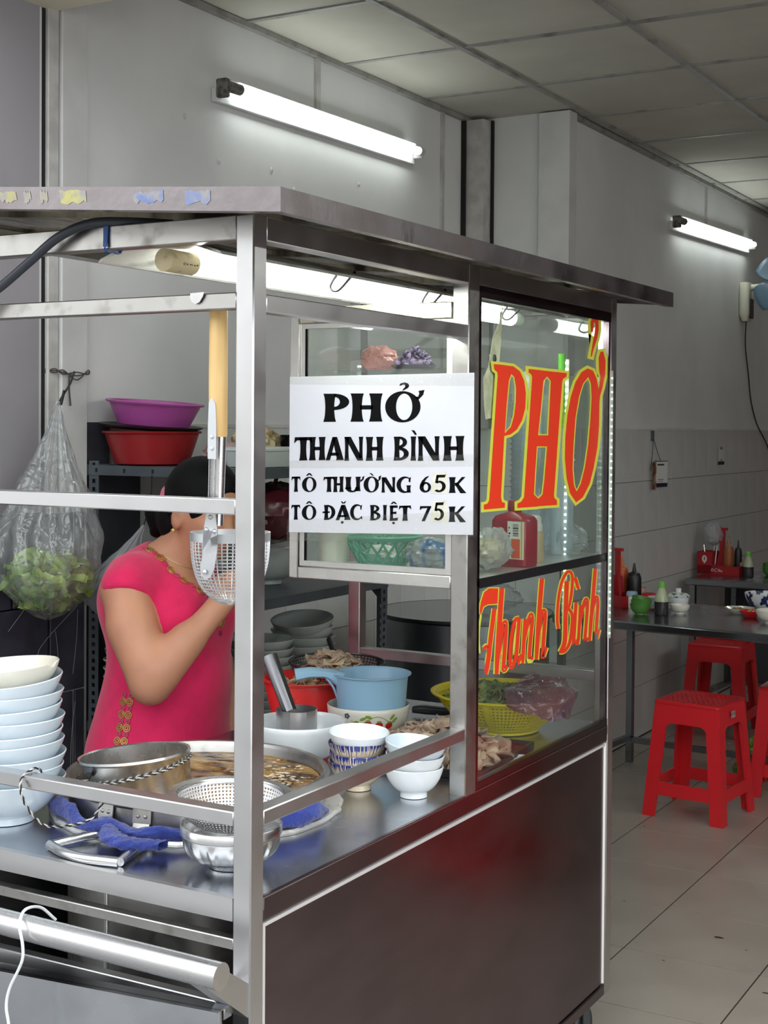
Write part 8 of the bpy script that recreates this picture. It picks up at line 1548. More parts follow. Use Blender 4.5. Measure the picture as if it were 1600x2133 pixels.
# ------------------------------------------------------------------ wall fan with translucent blue blades
fan = thing('wall_fan', 'cream wall fan with translucent blue blades high on the far wall', 'fan', (XW2, 6.56, 2.24))
cream = mat('cream_plastic', (196, 196, 176), 0.45)
b = MB(); loft(b, [([(x * .7, y * .75) for x, y in rsq(.026, .06, .02)], -0.10), (rsq(.030, .06, .02), -0.06), (rsq(.030, .06, .02), 0.115), ([(x * .9, y * .9) for x, y in rsq(.030, .06, .02)], 0.125)])
b.xf(Matrix.Translation((0.031, -0.05, 0)))
b.build('mount_body', cream, fan)
MB().box(0.058, 0.068, -0.085, -0.02, -0.085, 0.03, 0.003).build('control_panel', black_pl, fan)
b = MB(); b.tube(smooth_path([(0.05, -0.05, 0.095), (0.12, -0.05, 0.10), (0.20, -0.06, 0.095), (0.25, -0.06, 0.09)]), [0.022, 0.020, 0.018, 0.018] + [0.018] * 15, 12).build('arm', cream, fan)
b = MB(); b.lathe([(0, -0.10), (0.05, -0.095), (0.06, -0.05), (0.055, 0.02), (0.03, 0.035), (0, 0.04)], 24).xf(Matrix.Translation((0.29, -0.07, 0.10)) @ Matrix.Rotation(PI / 2, 4, 'X') @ Matrix.Rotation(0.0, 4, 'Y')); b.build('motor_housing', cream, fan)
blade_m = thin('blue_blade', (0.42, 0.56, 0.68), 0.45, 0.25, diffuse=(0.22, 0.36, 0.48), base_refl=0.02)
for k, a0 in enumerate((2.35, 3.6, 4.9, 6.1, 1.1)):
    b = MB()
    pts_ = []
    nA, nR = 14, 8
    for i in range(nR):
        for j in range(nA):
            r = 0.04 + (0.20 - 0.04) * i / (nR - 1)
            wdt = 0.62 * math.sin(PI * min(1, 0.15 + 0.62 * i / (nR - 1))) ** .6
            a = a0 + (j / (nA - 1) - 0.5) * 2 * wdt * (1.0 - 0.25 * (i / (nR - 1)) ** 3)
            pts_.append((r * math.cos(a), -0.02 * (j / (nA - 1) - .5), r * math.sin(a)))
    b.v = pts_
    b.f = [(i * nA + j, i * nA + j + 1, (i + 1) * nA + j + 1, (i + 1) * nA + j) for i in range(nR - 1) for j in range(nA - 1)]
    b.xf(Matrix.Translation((0.29, -0.13, 0.10)))
    o = b.build('blade', blade_m, fan); md_ = o.modifiers.new('s', 'SOLIDIFY'); md_.thickness = 0.002
b = MB(); b.lathe([(0, 0.02), (0.02, 0.018), (0.03, 0), (0.03, -0.03)], 20).xf(Matrix.Translation((0.29, -0.135, 0.10)) @ Matrix.Rotation(PI / 2, 4, 'X')); b.build('hub', cream, fan)
b = MB().tube(smooth_path([(XW2 + 0.03, 6.515, 2.150), (XW2 + 0.015, 6.56, 2.0), (XW2 + 0.008, 6.66, 1.83), (XW2 + 0.008, 6.72, 1.68), (XW2 + 0.008, 6.86, 1.54), (XW2 + 0.012, 7.1, 1.40), (XW2 + 0.01, 7.3, 1.2)]), 0.0035, 6)
tag(b.build('fan_cord', wire_b), 'dark cord trailing down the wall from the fan', 'cord')
# ------------------------------------------------------------------ hanging menu card and sticker
hc = thing('hanging_card', 'small printed card hung on a string from a wall hook', 'card', (XW2 + 0.012, 5.05, 1.27))
MB().box(-0.006, 0.004, -0.115, -0.095, 0.175, 0.225, 0.002).build('hook', dark_metal, hc)
b = MB()
b.tube([(0.003, -0.105, 0.185), (0.006, -0.13, 0.10), (0.006, -0.155, 0.03)], 0.0016, 5).tube([(0.003, -0.105, 0.185), (0.008, -0.06, 0.12), (0.012, -0.02, 0.075)], 0.0016, 5)
b.build('string', wire_b, hc)
b = MB().box(0, 0.003, -0.075, 0.045, -0.055, 0.075); b.xf(Matrix.Translation((0.012, 0, 0)) @ Matrix.Rotation(-0.25, 4, 'Z')); b.build('card_front', mat('card_white', (214, 214, 212), 0.5), hc, smooth=False)
b = MB().box(0.003, 0.0036, -0.075, 0.045, -0.055, -0.035).box(0.003, 0.0036, -0.075, 0.045, 0.071, 0.075).box(0.003, 0.0036, -0.045, 0.015, 0.052, 0.060); b.xf(Matrix.Translation((0.012, 0, 0)) @ Matrix.Rotation(-0.25, 4, 'Z')); b.build('card_print', mat('navy_print', (34, 36, 52), 0.5), hc, smooth=False)
b = MB().box(0.003, 0.0034, -0.04, 0.01, -0.02, -0.016).box(0.003, 0.0034, -0.035, 0.005, -0.028, -0.025); b.xf(Matrix.Translation((0.012, 0, 0)) @ Matrix.Rotation(-0.25, 4, 'Z')); b.build('small_print', mat('grey_print', (110, 110, 116), 0.5), hc, smooth=False)
b = MB().box(0, 0.003, -0.05, 0.05, -0.065, 0.07); b.xf(Matrix.Translation((0.006, -0.10, 0)) @ Matrix.Rotation(0.5, 4, 'Z')); b.build('card_back', mat('food_print', (200, 180, 150), 0.5, col2=(140, 60, 30), scale=22, lo=.45, hi=.55), hc, smooth=False)
sk = thing('wall_sticker', 'narrow white sticker with a dark foot on the wall tiles', 'sticker', (XW2 + 0.0068, 6.12, 1.36))
MB().box(0, 0.001, -0.06, 0.06, -0.055, 0.055).build('sticker_sheet', bpy.data.materials['card_white'], sk, smooth=False)
MB().box(0.001, 0.0015, -0.06, 0.06, -0.055, -0.036).box(0.001, 0.0015, -0.025, 0.025, 0.032, 0.038).box(0.001, 0.0015, -0.03, 0.03, 0.042, 0.046).box(0.001, 0.0015, -0.02, 0.02, -0.03, -0.026).build('sticker_print', bpy.data.materials['navy_print'], sk, smooth=False)
# small switch plate on the step face
sw = thing('cable_plate', 'small square cable plate painted over on the wall step', 'plate', (-1.19, YS - 0.0005, 2.44))
MB().box(-0.02, 0.02, -0.012, 0, -0.02, 0.02, 0.003).build('plate', strip_paint, sw)
MB().box(-0.008, 0.008, -0.015, -0.012, -0.006, 0.008).build('button', conduit_m, sw)
# ------------------------------------------------------------------ the woman behind the cart
WA = math.radians(10)
wm = thing('person', 'woman in a sleeveless crimson top with gold trim raising her hand to her face', 'person', (-1.03, 1.075, 0), (0, 0, WA))
skin = mat('skin', (192, 136, 107), 0.48, var=0.06, scale=9)
skin.node_tree.nodes['Principled BSDF'].inputs['Subsurface Weight'].default_value = 0.08
skin.node_tree.nodes['Principled BSDF'].inputs['Subsurface Radius'].default_value = (0.01, 0.004, 0.002)
dress_m = mat('crimson_jersey', (216, 14, 86), 0.8, var=0.05, scale=30, sheen=0.25, bump=0.12, bscale=220)
hair_m = mat('black_hair', (8, 8, 9), 0.5, var=0.3, scale=60, stretch=(1, 1, 6), bump=0.3, bscale=120, spec=0.15)
HC = np.array((0.110, 0.0, 1.290))
HY, HP = math.radians(-17), math.radians(13)
Rh = np.array(Matrix.Rotation(HY, 3, 'Z') @ Matrix.Rotation(HP, 3, 'Y'))
def toh(P): return (P - HC) @ Rh            # world -> head frame (x forward, y to her left, z up)
def hw(p): return HC + Rh @ np.array(p)
def torso(P, g=0.0):
    d = s_ell(P, (0.0, 0, 1.02), (.128 + g, .165 + g, .16 + g))
    d = smin(d, s_ell(P, (.078, .068, 1.02), (.075 + g, .08 + g, .08 + g)), .05)
    d = smin(d, s_ell(P, (.078, -.068, 1.02), (.075 + g, .08 + g, .08 + g)), .05)
    d = smin(d, s_ell(P, (.018, 0, .87), (.142 + g, .168 + g, .15 + g)), .06)
    d = smin(d, s_ell(P, (-.012, 0, .70), (.160 + g, .190 + g, .18 + g)), .08)
    d = smin(d, s_ell(P, (-.05, 0, 1.07), (.10 + g, .145 + g, .11 + g)), .05)
    d = smin(d, s_cap(P, (-.015, -.135, 1.125), (-.015, .135, 1.125), .050 + g, .050 + g), .04)
    d = smin(d, s_cap(P, (-.02, 0, 1.13), (.05, 0, 1.20), .062 + g, .050 + g), .04)
    return d
SHR, ELR, WRR = (-.012, -.178, 1.105), (.085, -.218, .892), (.212, -.125, 1.068)
SHL, ELL, WRL = (-.012, .172, 1.105), (.04, .205, .87), (.12, .15, .745)
def arms(P):
    d = s_cap(P, SHR, ELR, .058, .047)
    d = smin(d, s_cap(P, (.02, -.205, 1.02), (.075, -.218, .93), .053, .047), .03)
    d = smin(d, s_cap(P, ELR, WRR, .045, .029), .02)
    d = smin(d, s_cap(P, (.105, -.205, .93), (.15, -.175, .99), .046, .038), .03)
    l = s_cap(P, SHL, ELL, .056, .046)
    l = smin(l, s_cap(P, ELL, WRL, .044, .028), .02)
    return np.minimum(d, l)
def hand(P, w, palm, dirs, curl):
    """palm slab, four unequal bent fingers and a thumb from the palm's side"""
    w = np.array(w); palm = np.array(palm)
    f = palm - w; f /= np.linalg.norm(f)
    s = np.array(dirs); s = s - f * (s @ f); s /= np.linalg.norm(s)     # across the knuckles
    n = np.cross(f, s)
    k = w + f * .085
    d = s_cap(P, w, w + f * .03, .027, .027)
    for o in (-.026, -.009, .009, .026):
        d = smin(d, s_cap(P, w + f * .022 + s * o * .7, k + s * o, .0145, .012), .012)
    for o, L in ((-.027, .052), (-.009, .062), (.009, .066), (.027, .058)):
        a = k + s * o
        b1 = a + (f * math.cos(curl) - n * math.sin(curl)) * L * .5
        b2 = b1 + (f * math.cos(curl * 2.1) - n * math.sin(curl * 2.1)) * L * .32
        b3 = b2 + (f * math.cos(curl * 2.8) - n * math.sin(curl * 2.8)) * L * .26
        fg = np.minimum(np.minimum(s_cap(P, a, b1, .0095, .0085), s_cap(P, b1, b2, .0087, .008)), s_cap(P, b2, b3, .008, .0065))
        d = smin(d, fg, .005)
    t0 = w + f * .028 + s * .028; t1 = t0 + f * .030 + s * .022 - n * .008; t2 = t1 + f * .026 + s * .004 - n * .012
    d = smin(d, np.minimum(s_cap(P, t0, t1, .0125, .0105), s_cap(P, t1, t2, .0103, .008)), .008)
    return d
def head(P):
    Q = toh(P)
    d = s_ell(Q, (-.006, 0, .028), (.094, .075, .092))
    d = smin(d, s_ell(Q, (.018, 0, -.042), (.070, .060, .070)), .04)
    d = smin(d, s_ell(Q, (.052, 0, -.092), (.026, .028, .022)), .03)           # chin
    for s in (-1, 1):
        d = smin(d, s_ell(Q, (.058, .036 * s, -.022), (.026, .024, .022)), .025)   # cheeks
        d = smin(d, s_cap(Q, (.078, .012 * s, .026), (.070, .046 * s, .022), .008, .007), .015)  # brow
        d = smax(d, -s_ell(Q, (.094, .030 * s, .006), (.012, .016, .009)), .010)   # eye socket
        d = smin(d, s_ell(Q, (.077, .030 * s, .005), (.011, .0135, .009)), .004)   # lid
        ear = s_ell(Q, (-.010, .078 * s, -.016), (.020, .010, .034))
        ear = smax(ear, -s_ell(Q, (-.004, .089 * s, -.012), (.010, .007, .019)), .004)
        d = smin(d, ear, .008)
    d = smin(d, s_cap(Q, (.084, 0, .012), (.100, 0, -.030), .007, .0105), .012)     # nose
    for s in (-1, 1): d = smin(d, s_ell(Q, (.092, .0115 * s, -.034), (.010, .008, .007)), .006)
    d = smin(d, s_ell(Q, (.083, 0, -.060), (.010, .022, .0055)), .006)              # lips
    d = smin(d, s_ell(Q, (.081, 0, -.070), (.010, .018, .0060)), .005)
    d = smax(d, -s_ell(Q, (.096, 0, -.0645), (.012, .020, .0018)), .003)
    return d
def body(P):
    d = torso(P, 0.0)
    d = smin(d, s_cap(P, (.0, 0, 1.12), (.075, 0, 1.225), .056, .048), .03)
    d = smin(d, head(P), .025)
    a = arms(P)
    a = smin(a, hand(P, WRR, (.262, -.075, 1.155), (-.55, .2, .35), .75), .012)
    a = smin(a, hand(P, WRL, (.20, .11, .68), (.2, .6, .3), .6), .012)
    d = smin(d, a, .022)
    for s in (-1, 1):
        d = smin(d, s_cap(P, (-.01, .085 * s, .62), (.0, .085 * s, .09), .085, .045), .03)
        d = smin(d, s_cap(P, (-.03, .085 * s, .045), (.13, .10 * s, .028), .036, .024), .02)
    return d
m = nets(body, (-.26, -.30, 0.0), (.42, .33, 1.44), 0.0072)
bd = m.build('body', skin, wm, ang=180)
sm_ = bd.modifiers.new('s', 'SMOOTH'); sm_.factor = 0.5; sm_.iterations = 2
def dress(P):
    d = torso(P, 0.007)
    for s in (-1, 1):
        d = smin(d, s_cap(P, (-.016, .13 * s, 1.125), (-.006, .180 * s, 1.112), .060, .060), .03)
        arm = s_cap(P, (.005, .215 * s, 1.075), (.10, .245 * s, .87), .056, .05)
        d = smax(d, -(s_ell(P, (.02, .235 * s, 1.045), (.085, .070, .070))), .012)
    d = smin(d, s_ell(P, (-.012, 0, .62), (.172, .205, .16)), .06)
    d = smax(d, -s_ell(P, (.085, 0, 1.185), (.10, .078, .105)), .008)
    d = smax(d, -s_cap(P, (.02, 0, 1.14), (.06, 0, 1.30), .066, .08), .008)
    d = smax(d, -(P[..., 2] - 0.47), .01)
    return d
m = nets(dress, (-.26, -.30, 0.44), (.28, .30, 1.24), 0.0078)
dr = m.build('top', dress_m, wm, ang=180)
sm_ = dr.modifiers.new('s', 'SMOOTH'); sm_.factor = 0.5; sm_.iterations = 3
def trousers(P):
    d = 1e9
    for s in (-1, 1):
        c = s_cap(P, (-.01, .085 * s, .60), (.0, .088 * s, .12), .10, .062)
        d = c if isinstance(d, float) else smin(d, c, .03)
    return smax(d, -(P[..., 2] - 0.10), .01)
nets(trousers, (-.16, -.22, 0.06), (.16, .22, 0.75), 0.012).build('trousers', mat('dark_trousers', (40, 36, 44), 0.85), wm, ang=180)
def shoes(P):
    d = np.minimum(s_cap(P, (-.035, .086, .035), (.14, .102, .025), .046, .034), s_cap(P, (-.035, -.086, .035), (.14, -.102, .025), .046, .034))
    return smax(smax(d, -(P[..., 2] - 0.0), .004), P[..., 2] - .062, .006)
nets(shoes, (-.12, -.18, -.01), (.22, .18, .09), 0.009).build('shoes', black_pl, wm, ang=180)
def hair(P):
    Q = toh(P)
    d = s_ell(Q, (-.012, 0, .034), (.105, .086, .101))
    d = smax(d, -s_ell(Q, (.125, 0, -.035), (.10, .088, .115)), .012)
    d = smax(d, -(Q[..., 2] + .055 + Q[..., 0] * .9), .01)
    for s in (-1, 1): d = smax(d, -s_ell(Q, (.002, .094 * s, -.022), (.032, .036, .046)), .006)
    d = smin(d, smax(s_ell(Q, (-.062, 0, -.035), (.058, .072, .080)), Q[..., 0] + .028, .006), .02)
    d = smin(d, s_cap(Q, (-.095, 0, -.025), (-.140, 0, -.040), .046, .044), .03)
    d = smin(d, s_cap(Q, (-.142, 0, -.045), (-.150, .0, -.095), .036, .018), .02)
    return d
nets(hair, tuple(HC - .22), tuple(HC + .17), 0.006).build('hair', hair_m, wm, ang=180)
b = MB(); b.lathe([(0.030, -.007), (0.046, -.008), (0.050, 0), (0.046, .008), (0.030, .007)], 14).xf(Matrix.Translation(hw((-.108, 0.0, -.010))) @ Matrix.Rotation(1.2, 4, 'Y'))
b.build('hair_tie', mat('pink_tie', (214, 120, 140), 0.7), wm)
# eyes, brows, earring, necklace
eye_m = mat('dark_eye', (30, 22, 20), 0.3); lip_m = mat('lips', (150, 74, 70), 0.45)
for s in (-1, 1):
    MB().tube([tuple(hw(p)) for p in ((.0865, .043 * s, .002), (.0895, .036 * s, .0005), (.0905, .029 * s, .0), (.0895, .021 * s, .001))], [0.0008, 0.0018, 0.0018, 0.0009], 6).build('eye', eye_m, wm)
    MB().tube([tuple(hw(p)) for p in ((.074, .050 * s, .024), (.0835, .038 * s, .030), (.088, .024 * s, .030), (.090, .015 * s, .027))], [0.0012, 0.0026, 0.003, 0.0016], 6).build('eyebrow', hair_m, wm)
MB().tube([tuple(hw(p)) for p in ((.086, -.021, -.0655), (.094, 0, -.0645), (.086, .021, -.0655))], [0.001, 0.0024, 0.001], 6).build('lips', lip_m, wm)
gold = mat('gold_trim', (206, 176, 104), 0.35, 0.7)
for s in (-1, 1):
    b = MB(); b.lathe([(0, .005), (.005, .003), (.0055, -.001), (0, -.002)], 12).xf(Matrix.Translation(hw((-.006, .089 * s, -.048))) @ Matrix.Rotation(-PI / 2 * s, 4, 'X'))
    b.build('earring', gold, wm)
dep = bpy.context.evaluated_depsgraph_get()
tree = BVHTree.FromObject(dr, dep)
def ring_at(kind, o, d, R, r=0.0016):
    hit = tree.ray_cast(Vector(o), Vector(d).normalized())
    if hit[0] is None: return
    p, nrm = hit[0], hit[1]
    q = nrm.to_track_quat('Z', 'Y').to_matrix()
    b = MB()
    for rr in (R, R * .5):
        b.tube([p + nrm * .0015 + q @ Vector((rr * math.cos(a), rr * math.sin(a), 0)) for a in np.linspace(0, 2 * PI, 13)], r, 5, cap=False)
    b.build(*kind, wm)
pink_trim = mat('pink_trim', (190, 70, 96), 0.5)
GOLD, PINK = ('gold_ring', gold), ('pink_ring', pink_trim)
for k in range(15):
    t = k / 14
    for s in ((-1, 1)):
        p = smooth_path([(-.02, .075, 1.30), (.05, .088, 1.26), (.115, .078, 1.20), (.165, .040, 1.13), (.19, .0, 1.06)], 14)[min(56, int(t * 56))]
        o = Vector((p.x + .12, p.y * s * 1.35, p.z + .13)); tgt = Vector((p.x * .72, p.y * s * 0.94, p.z - .10))
        ring_at(GOLD if k % 2 else PINK, o, tgt - o, 0.0105 if k % 2 else 0.006)
for k in range(13):
    z_ = 0.852 - k * 0.0155
    for s in (-1, 1):
        ring_at(GOLD if k % 2 else PINK, (.0 + s * .0095 - k * .0012, -.5, z_), (0, 1, 0), 0.0085 if k % 2 else 0.006)
pts_ = []
for k in range(22):
    a = -2.3 + 4.6 * k / 21
    o = Vector((.03 + .30 * math.cos(a), .30 * math.sin(a), 1.30 - .10 * max(0, math.cos(a))))
    h = BVHTree.FromObject(bd, dep).ray_cast(o, (Vector((.02, 0, 1.155 - .03 * math.cos(a))) - o).normalized()) if k == 0 else (bt.ray_cast(o, (Vector((.02, 0, 1.155 - .03 * math.cos(a))) - o).normalized()))
    if k == 0: bt = BVHTree.FromObject(bd, dep)
    if h[0] is not None: pts_.append(h[0] + h[1] * .001)
if len(pts_) > 3: MB().tube(pts_, 0.0011, 5).build('necklace', gold, wm)
# ------------------------------------------------------------------ dining corner
def table(label, loc, rot, W_, D_, Hh=0.735):
    t = thing('dining_table', label, 'table', loc, (0, 0, rot))
    MB().box(-W_ / 2, W_ / 2, -D_ / 2, D_ / 2, Hh - 0.035, Hh, 0.006).build('table_top', steel_dk, t)
    for sx in (-1, 1):
        for sy in (-1, 1):
            x, y = sx * (W_ / 2 - 0.03), sy * (D_ / 2 - 0.035)
            MB().box(x - .014, x + .014, y - .014, y + .014, 0.0, Hh - 0.035).build('leg', steel_dk, t)
        x = sx * (W_ / 2 - 0.03)
        MB().box(x - .012, x + .012, -D_ / 2 + .05, D_ / 2 - .05, 0.10, 0.125).build('stretcher', steel_dk, t)
    MB().box(-W_ / 2 + .045, W_ / 2 - .045, D_ / 2 - .047, D_ / 2 - .023, 0.09, 0.115).build('stretcher', steel_dk, t)
    return t
table('stainless steel table laid with condiments nearest the cart', (-0.435, 3.94, 0), -0.10, 1.20, 0.72)
table('second stainless steel table farther back against the wall', (-0.43, 5.66, 0), -0.06, 1.20, 0.70)
def stool(label, loc, rot, m, group=None):
    t = thing('plastic_stool', label, 'stool', loc, (0, 0, rot), group)
    Hh, a, c = 0.45, 0.130, 0.165       # half widths at the top and at the floor
    hwz = lambda z_: a + (c - a) * (1 - z_ / Hh)
    def corner(sx, sy):
        b = MB()
        # L-shaped leg of two tapering flanges
        zs = [0.0, 0.11, 0.30, 0.375]
        rings = []
        for z_ in zs:
            w_ = hwz(z_); f = np.interp(z_, [0, .375], [0.050, 0.056]); th = 0.012
            P = [(w_, w_), (w_ - f, w_), (w_ - f, w_ - th), (w_ - th, w_ - th), (w_ - th, w_ - f), (w_, w_ - f)]
            rings.append(([(x * sx, y * sy) for x, y in P], z_))
        loft(b, rings)
        return b
    for sx in (-1, 1):
        for sy in (-1, 1):
            corner(sx, sy).build('leg', m, t, ang=30)
    # seat: plate with rounded rim, aprons with filleted corners
    b = MB()
    loft(b, [(rsq(a + .006, a + .006, .02), .438), (rsq(a + .006, a + .006, .02), .446), (rsq(a, a, .018), .45), (rsq(a - .012, a - .012, .015), .45), (rsq(a - .015, a - .015, .015), .448)])
    for q in range(4):
        n = len(b.v)
        def mp(u, z_, d=0.0):
            w_ = hwz(z_) - d
            return (u, -w_, z_)
        P = []
        zt, zb, wb = 0.44, 0.315, hwz(.315) - 0.05
        P = [(-hwz(zt) + .002, zt), (hwz(zt) - .002, zt), (hwz(.315) - .004, .315), (wb, .315)]
        P += [(wb - .035 + .035 * math.cos(s), .315 + .05 * math.sin(s)) for s in np.linspace(0, PI / 2, 6)][1:]
        P += [(-wb + .035 - .035 * math.cos(s), .315 + .05 * math.sin(s)) for s in np.linspace(PI / 2, 0, 6)]
        P += [(-wb, .315), (-hwz(.315) + .004, .315)]
        b.prism(P, lambda u, z_: mp(u, z_, -0.0005), lambda u, z_: mp(u, z_, 0.010))
        b.xf(Matrix.Rotation(q * PI / 2, 4, 'Z'), n)
    st_ = b.build('seat', m, t, ang=30)
    b = MB()
    for i in range(-5, 6):
        for j in range(-5, 6):
            b.lathe([(0.0055, 0.0), (0.0045, 0.0012), (0.002, 0.0014)], 5, (i * .021 + (j % 2) * .006, j * .021, 0.448))
    b.build('seat_pattern', m, st_)
    for q in range(4):
        b = MB()
        z0, z1 = 0.085, 0.135
        b.prism([(-hwz(z0) + .05, z0), (hwz(z0) - .05, z0), (hwz(z1) - .049, z1), (-hwz(z1) + .049, z1)], lambda u, z_: (u, -hwz(z_), z_), lambda u, z_: (u, -hwz(z_) + .010, z_))
        b.xf(Matrix.Rotation(q * PI / 2, 4, 'Z'))
        b.build('stretcher', m, t, smooth=False)
    return t
s1 = stool('bright red plastic stool standing out on the floor in front of the nearest table', (-0.445, 3.665, 0), -0.10, red_pl)
MB().box(-.012, .03, -.001, 0, 0.392, 0.418).xf(Matrix.Translation((0.140, -0.02, 0)) @ Matrix.Rotation(PI / 2, 4, 'Z')).build('price_sticker', mat('sticker_pale', (190, 176, 172), 0.5, col2=(150, 110, 110), scale=70), s1, smooth=False)
stool('red plastic stool tucked under the nearest table beside the bag of leaves', (-0.185, 4.17, 0), 0.03, red_pl)
stool('red plastic stool in shade below the second table', (-0.80, 5.16, 0), 0.02, red_pl)
# stools and a table across the aisle, seen mirrored in the steel side of the cart
stool('red plastic stool across the aisle nearest the cart, seen mirrored in its side', (0.82, 2.45, 0), 0.2, red_pl)
stool('farther red plastic stool across the aisle from the cart', (1.35, 3.1, 0), -0.2, red_pl)
# condiments
TZ = 0.7355
def caddy(label, loc, rot, s=1.0):
    t = thing('condiment_caddy', label, 'caddy', loc, (0, 0, rot))
    b = MB().box(-.115, .115, -.055, .055, 0, .004)
    for (x0, x1, y0, y1, h) in ((-.115, .115, -.055, -.052, .05), (-.115, .115, .052, .055, .05), (-.115, -.112, -.052, .052, .12), (.112, .115, -.052, .052, .05), (-.035, -.032, -.052, .052, .12), (-.112, -.035, -.055, -.052, .12), (-.112, -.035, .052, .055, .12)):
        b.box(x0, x1, y0, y1, .004 if h < .1 else .004, h)
    b.build('caddy_box', deepred_pl, t, smooth=False)
    MB().prism([(-.030, .0), (.0, .12), (-.002, .235), (.028, .235), (.026, .12), (.04, 0)], lambda a, c: (a - .01, -.006, c + .004), lambda a, c: (a - .01, .006, c + .004)).box(-.022, .03, -.012, .012, .235, .248).build('grip', deepred_pl, t, smooth=False)
    b = MB()
    wv = []
    for x0, pp in ((-.018, [(.016, .012), (.008, .016), (.0, .008), (.004, .0), (.014, .003)]), (.002, [(.0, .0), (.008, .012), (.002, .013), (.002, .004), (.010, .002)]), (.013, [(.008, .008), (.002, .008), (.0, .002), (.006, .0), (.009, .008), (.009, .0), (.014, .003)]), (-.038, [(.014, .012), (.006, .014), (.002, .004), (.010, .002), (.016, .010)])):
        b.tube(smooth_path([(x0 + u, -.0556, .018 + v) for u, v in pp], 4), 0.0012, 4)
    b.build('script_logo', mat('logo_white', (214, 206, 206), 0.5), t)
    b = MB().prism([(0.014 * math.sin(a), .083 + .019 * math.cos(a) - (.008 if abs(a - PI) < .3 else 0)) for a in np.linspace(0, 2 * PI, 15)[:-1]], lambda u, v: (u - .074, -.0556, v), None, holes=[[(-.003, .074), (.003, .076), (.003, .094), (-.003, .092)]])
    b.build('shield_logo', bpy.data.materials['logo_white'], t, smooth=False)
    return t
caddy('red plastic condiment caddy at the wall end of the second table', (-0.945, 5.635, TZ), -0.06)
caddy('red plastic condiment caddy at the wall end of the nearest table', (-0.955, 4.10, TZ), -0.6)
def squeeze(label, loc, col, h, r, name='squeeze_bottle', capcol=None):
    t = thing(name, label, 'bottle', loc)
    m_ = mat('squeeze_' + name + str(len(MATS)), col, 0.4)
    lathe_open([(0, 0), (r * .95, 0), (r, .004), (r, h * .62), (r * .86, h * .70), (0, h * .70)], 24).build('bottle_body', m_, t)
    lathe_open([(0, h * .70), (r * .8, h * .70), (r * .8, h * .75), (r * .3, h * .79), (r * .12, h), (0, h)], 20).build('nozzle_cap', mat('cap_' + str(len(MATS)), capcol or col, 0.4), t)
    return t
squeeze('orange chilli squeeze bottle standing by the nearest table caddy', (-0.985, 4.245, TZ), (196, 84, 40), .20, .028, capcol=(208, 120, 60))
squeeze('dark soy bottle standing by the nearest table caddy', (-0.915, 4.205, TZ), (28, 26, 30), .175, .032)
squeeze('brown sauce squeeze bottle in the second table caddy', (-0.905, 5.625, TZ + .0045), (150, 82, 40), .20, .028, capcol=(150, 110, 70))
squeeze('dark squeeze bottle beside the brown one in the second table caddy', (-0.862, 5.655, TZ + .0045), (40, 36, 40), .18, .020)
for k, (x, y) in enumerate(((-.03, -.02), (-.055, .02), (-.07, -.015), (-.045, .03))):
    sp2 = MB().tube([(0, 0, 0), (rnd.uniform(-.02, .02), .0, .15)], 0.004, 6).tube([(0, 0, .0)] + [(0, 0, .001)], .004, 6)
    o = sp2.build('spoon', steel_bright, None); o.location = (-0.945 + x - .005, 5.635 + y, TZ + .0045); tag(o, 'steel spoon, %s from the wall in the second table caddy' % ('third', 'second', 'first', 'fourth')[k], 'spoon', 'spoons in the second table caddy')
crumple('tissue_bag', 'clear bag of white tissues on top of the second table caddy', 'bag', milky_pl, (-0.99, 5.635, TZ + .152), (0.052, 0.045, 0.062), 5.1)
crumple('tissues', 'crumpled white tissues inside the clear bag on the caddy', 'tissues', mat('tissue', (190, 186, 184), 0.8), (-0.99, 5.635, TZ + .160), (0.036, 0.03, 0.04), 3.9)['kind'] = 'stuff'
def sauce_bottle(label, loc, s=1.0):
    t = thing('fish_sauce_bottle', label, 'bottle', loc)
    lathe_open([(0, 0), (.028 * s, 0), (.0295 * s, .003), (.0295 * s, .055 * s), (0, .055 * s)], 28).build('dark_sauce', mat('dark_sauce%d' % len(MATS), (50, 44, 48), 0.2), t)
    lathe_open([(0.0295 * s, .0552 * s), (.0285 * s, .07 * s), (.018 * s, .10 * s), (.0135 * s, .112 * s), (0, .112 * s)], 28).build('clear_neck', mat('pale_bottle%d' % len(MATS), (176, 184, 150), 0.25), t)
    lathe_open([(0, .112 * s), (.0145 * s, .112 * s), (.0145 * s, .134 * s), (.011 * s, .138 * s), (0, .138 * s)], 20).build('green_cap', mat('cap_green%d' % len(MATS), (120, 190, 80), 0.4), t)
sauce_bottle('dark sauce bottle with a green cap at the edge of the nearest table', (-0.68, 3.885, TZ))
sauce_bottle('dark sauce bottle with a green cap beside the second table caddy', (-0.79, 5.59, TZ), 0.95)
grn = mat('green_bowl', (76, 130, 52), 0.4)
gm = bowl_mesh('dipping_bowl', grn, 0.042, 0.042, 0.022, 0.005, 0.002, 0.8, 32)
for k in range(3):
    single('dipping_bowl', gm, 'green plastic bowl, %s of three on the nearest table' % ('lowest', 'middle', 'uppermost')[k], 'bowl', (-0.76, 3.85, TZ + k * .014), (0, 0.10 * k, 0), 'green bowls on the nearest table')
for k in range(3):
    single('dipping_bowl', gm, 'green plastic bowl, %s of three on the second table' % ('lowest', 'middle', 'uppermost')[k], 'bowl', (-0.70 + .004 * k, 5.69, TZ + k * .016), (0, -.08 * k, 0), 'green bowls on the second table')
plm = lathe_open([(0, .002), (.025, 0), (.028, .002), (.048, .010), (.050, .0125), (.047, .0125), (.027, .005), (0, .005)], 36).mesh('saucer', white_por)
for k in range(7):
    single('saucer', plm, 'small white saucer, %s of the stack behind the green capped bottle' % (ORD[k] if k else 'lowest'), 'saucer', (-0.742 + rnd.uniform(-.002, .002), 4.03, TZ + k * .0072), group='stacked white saucers')
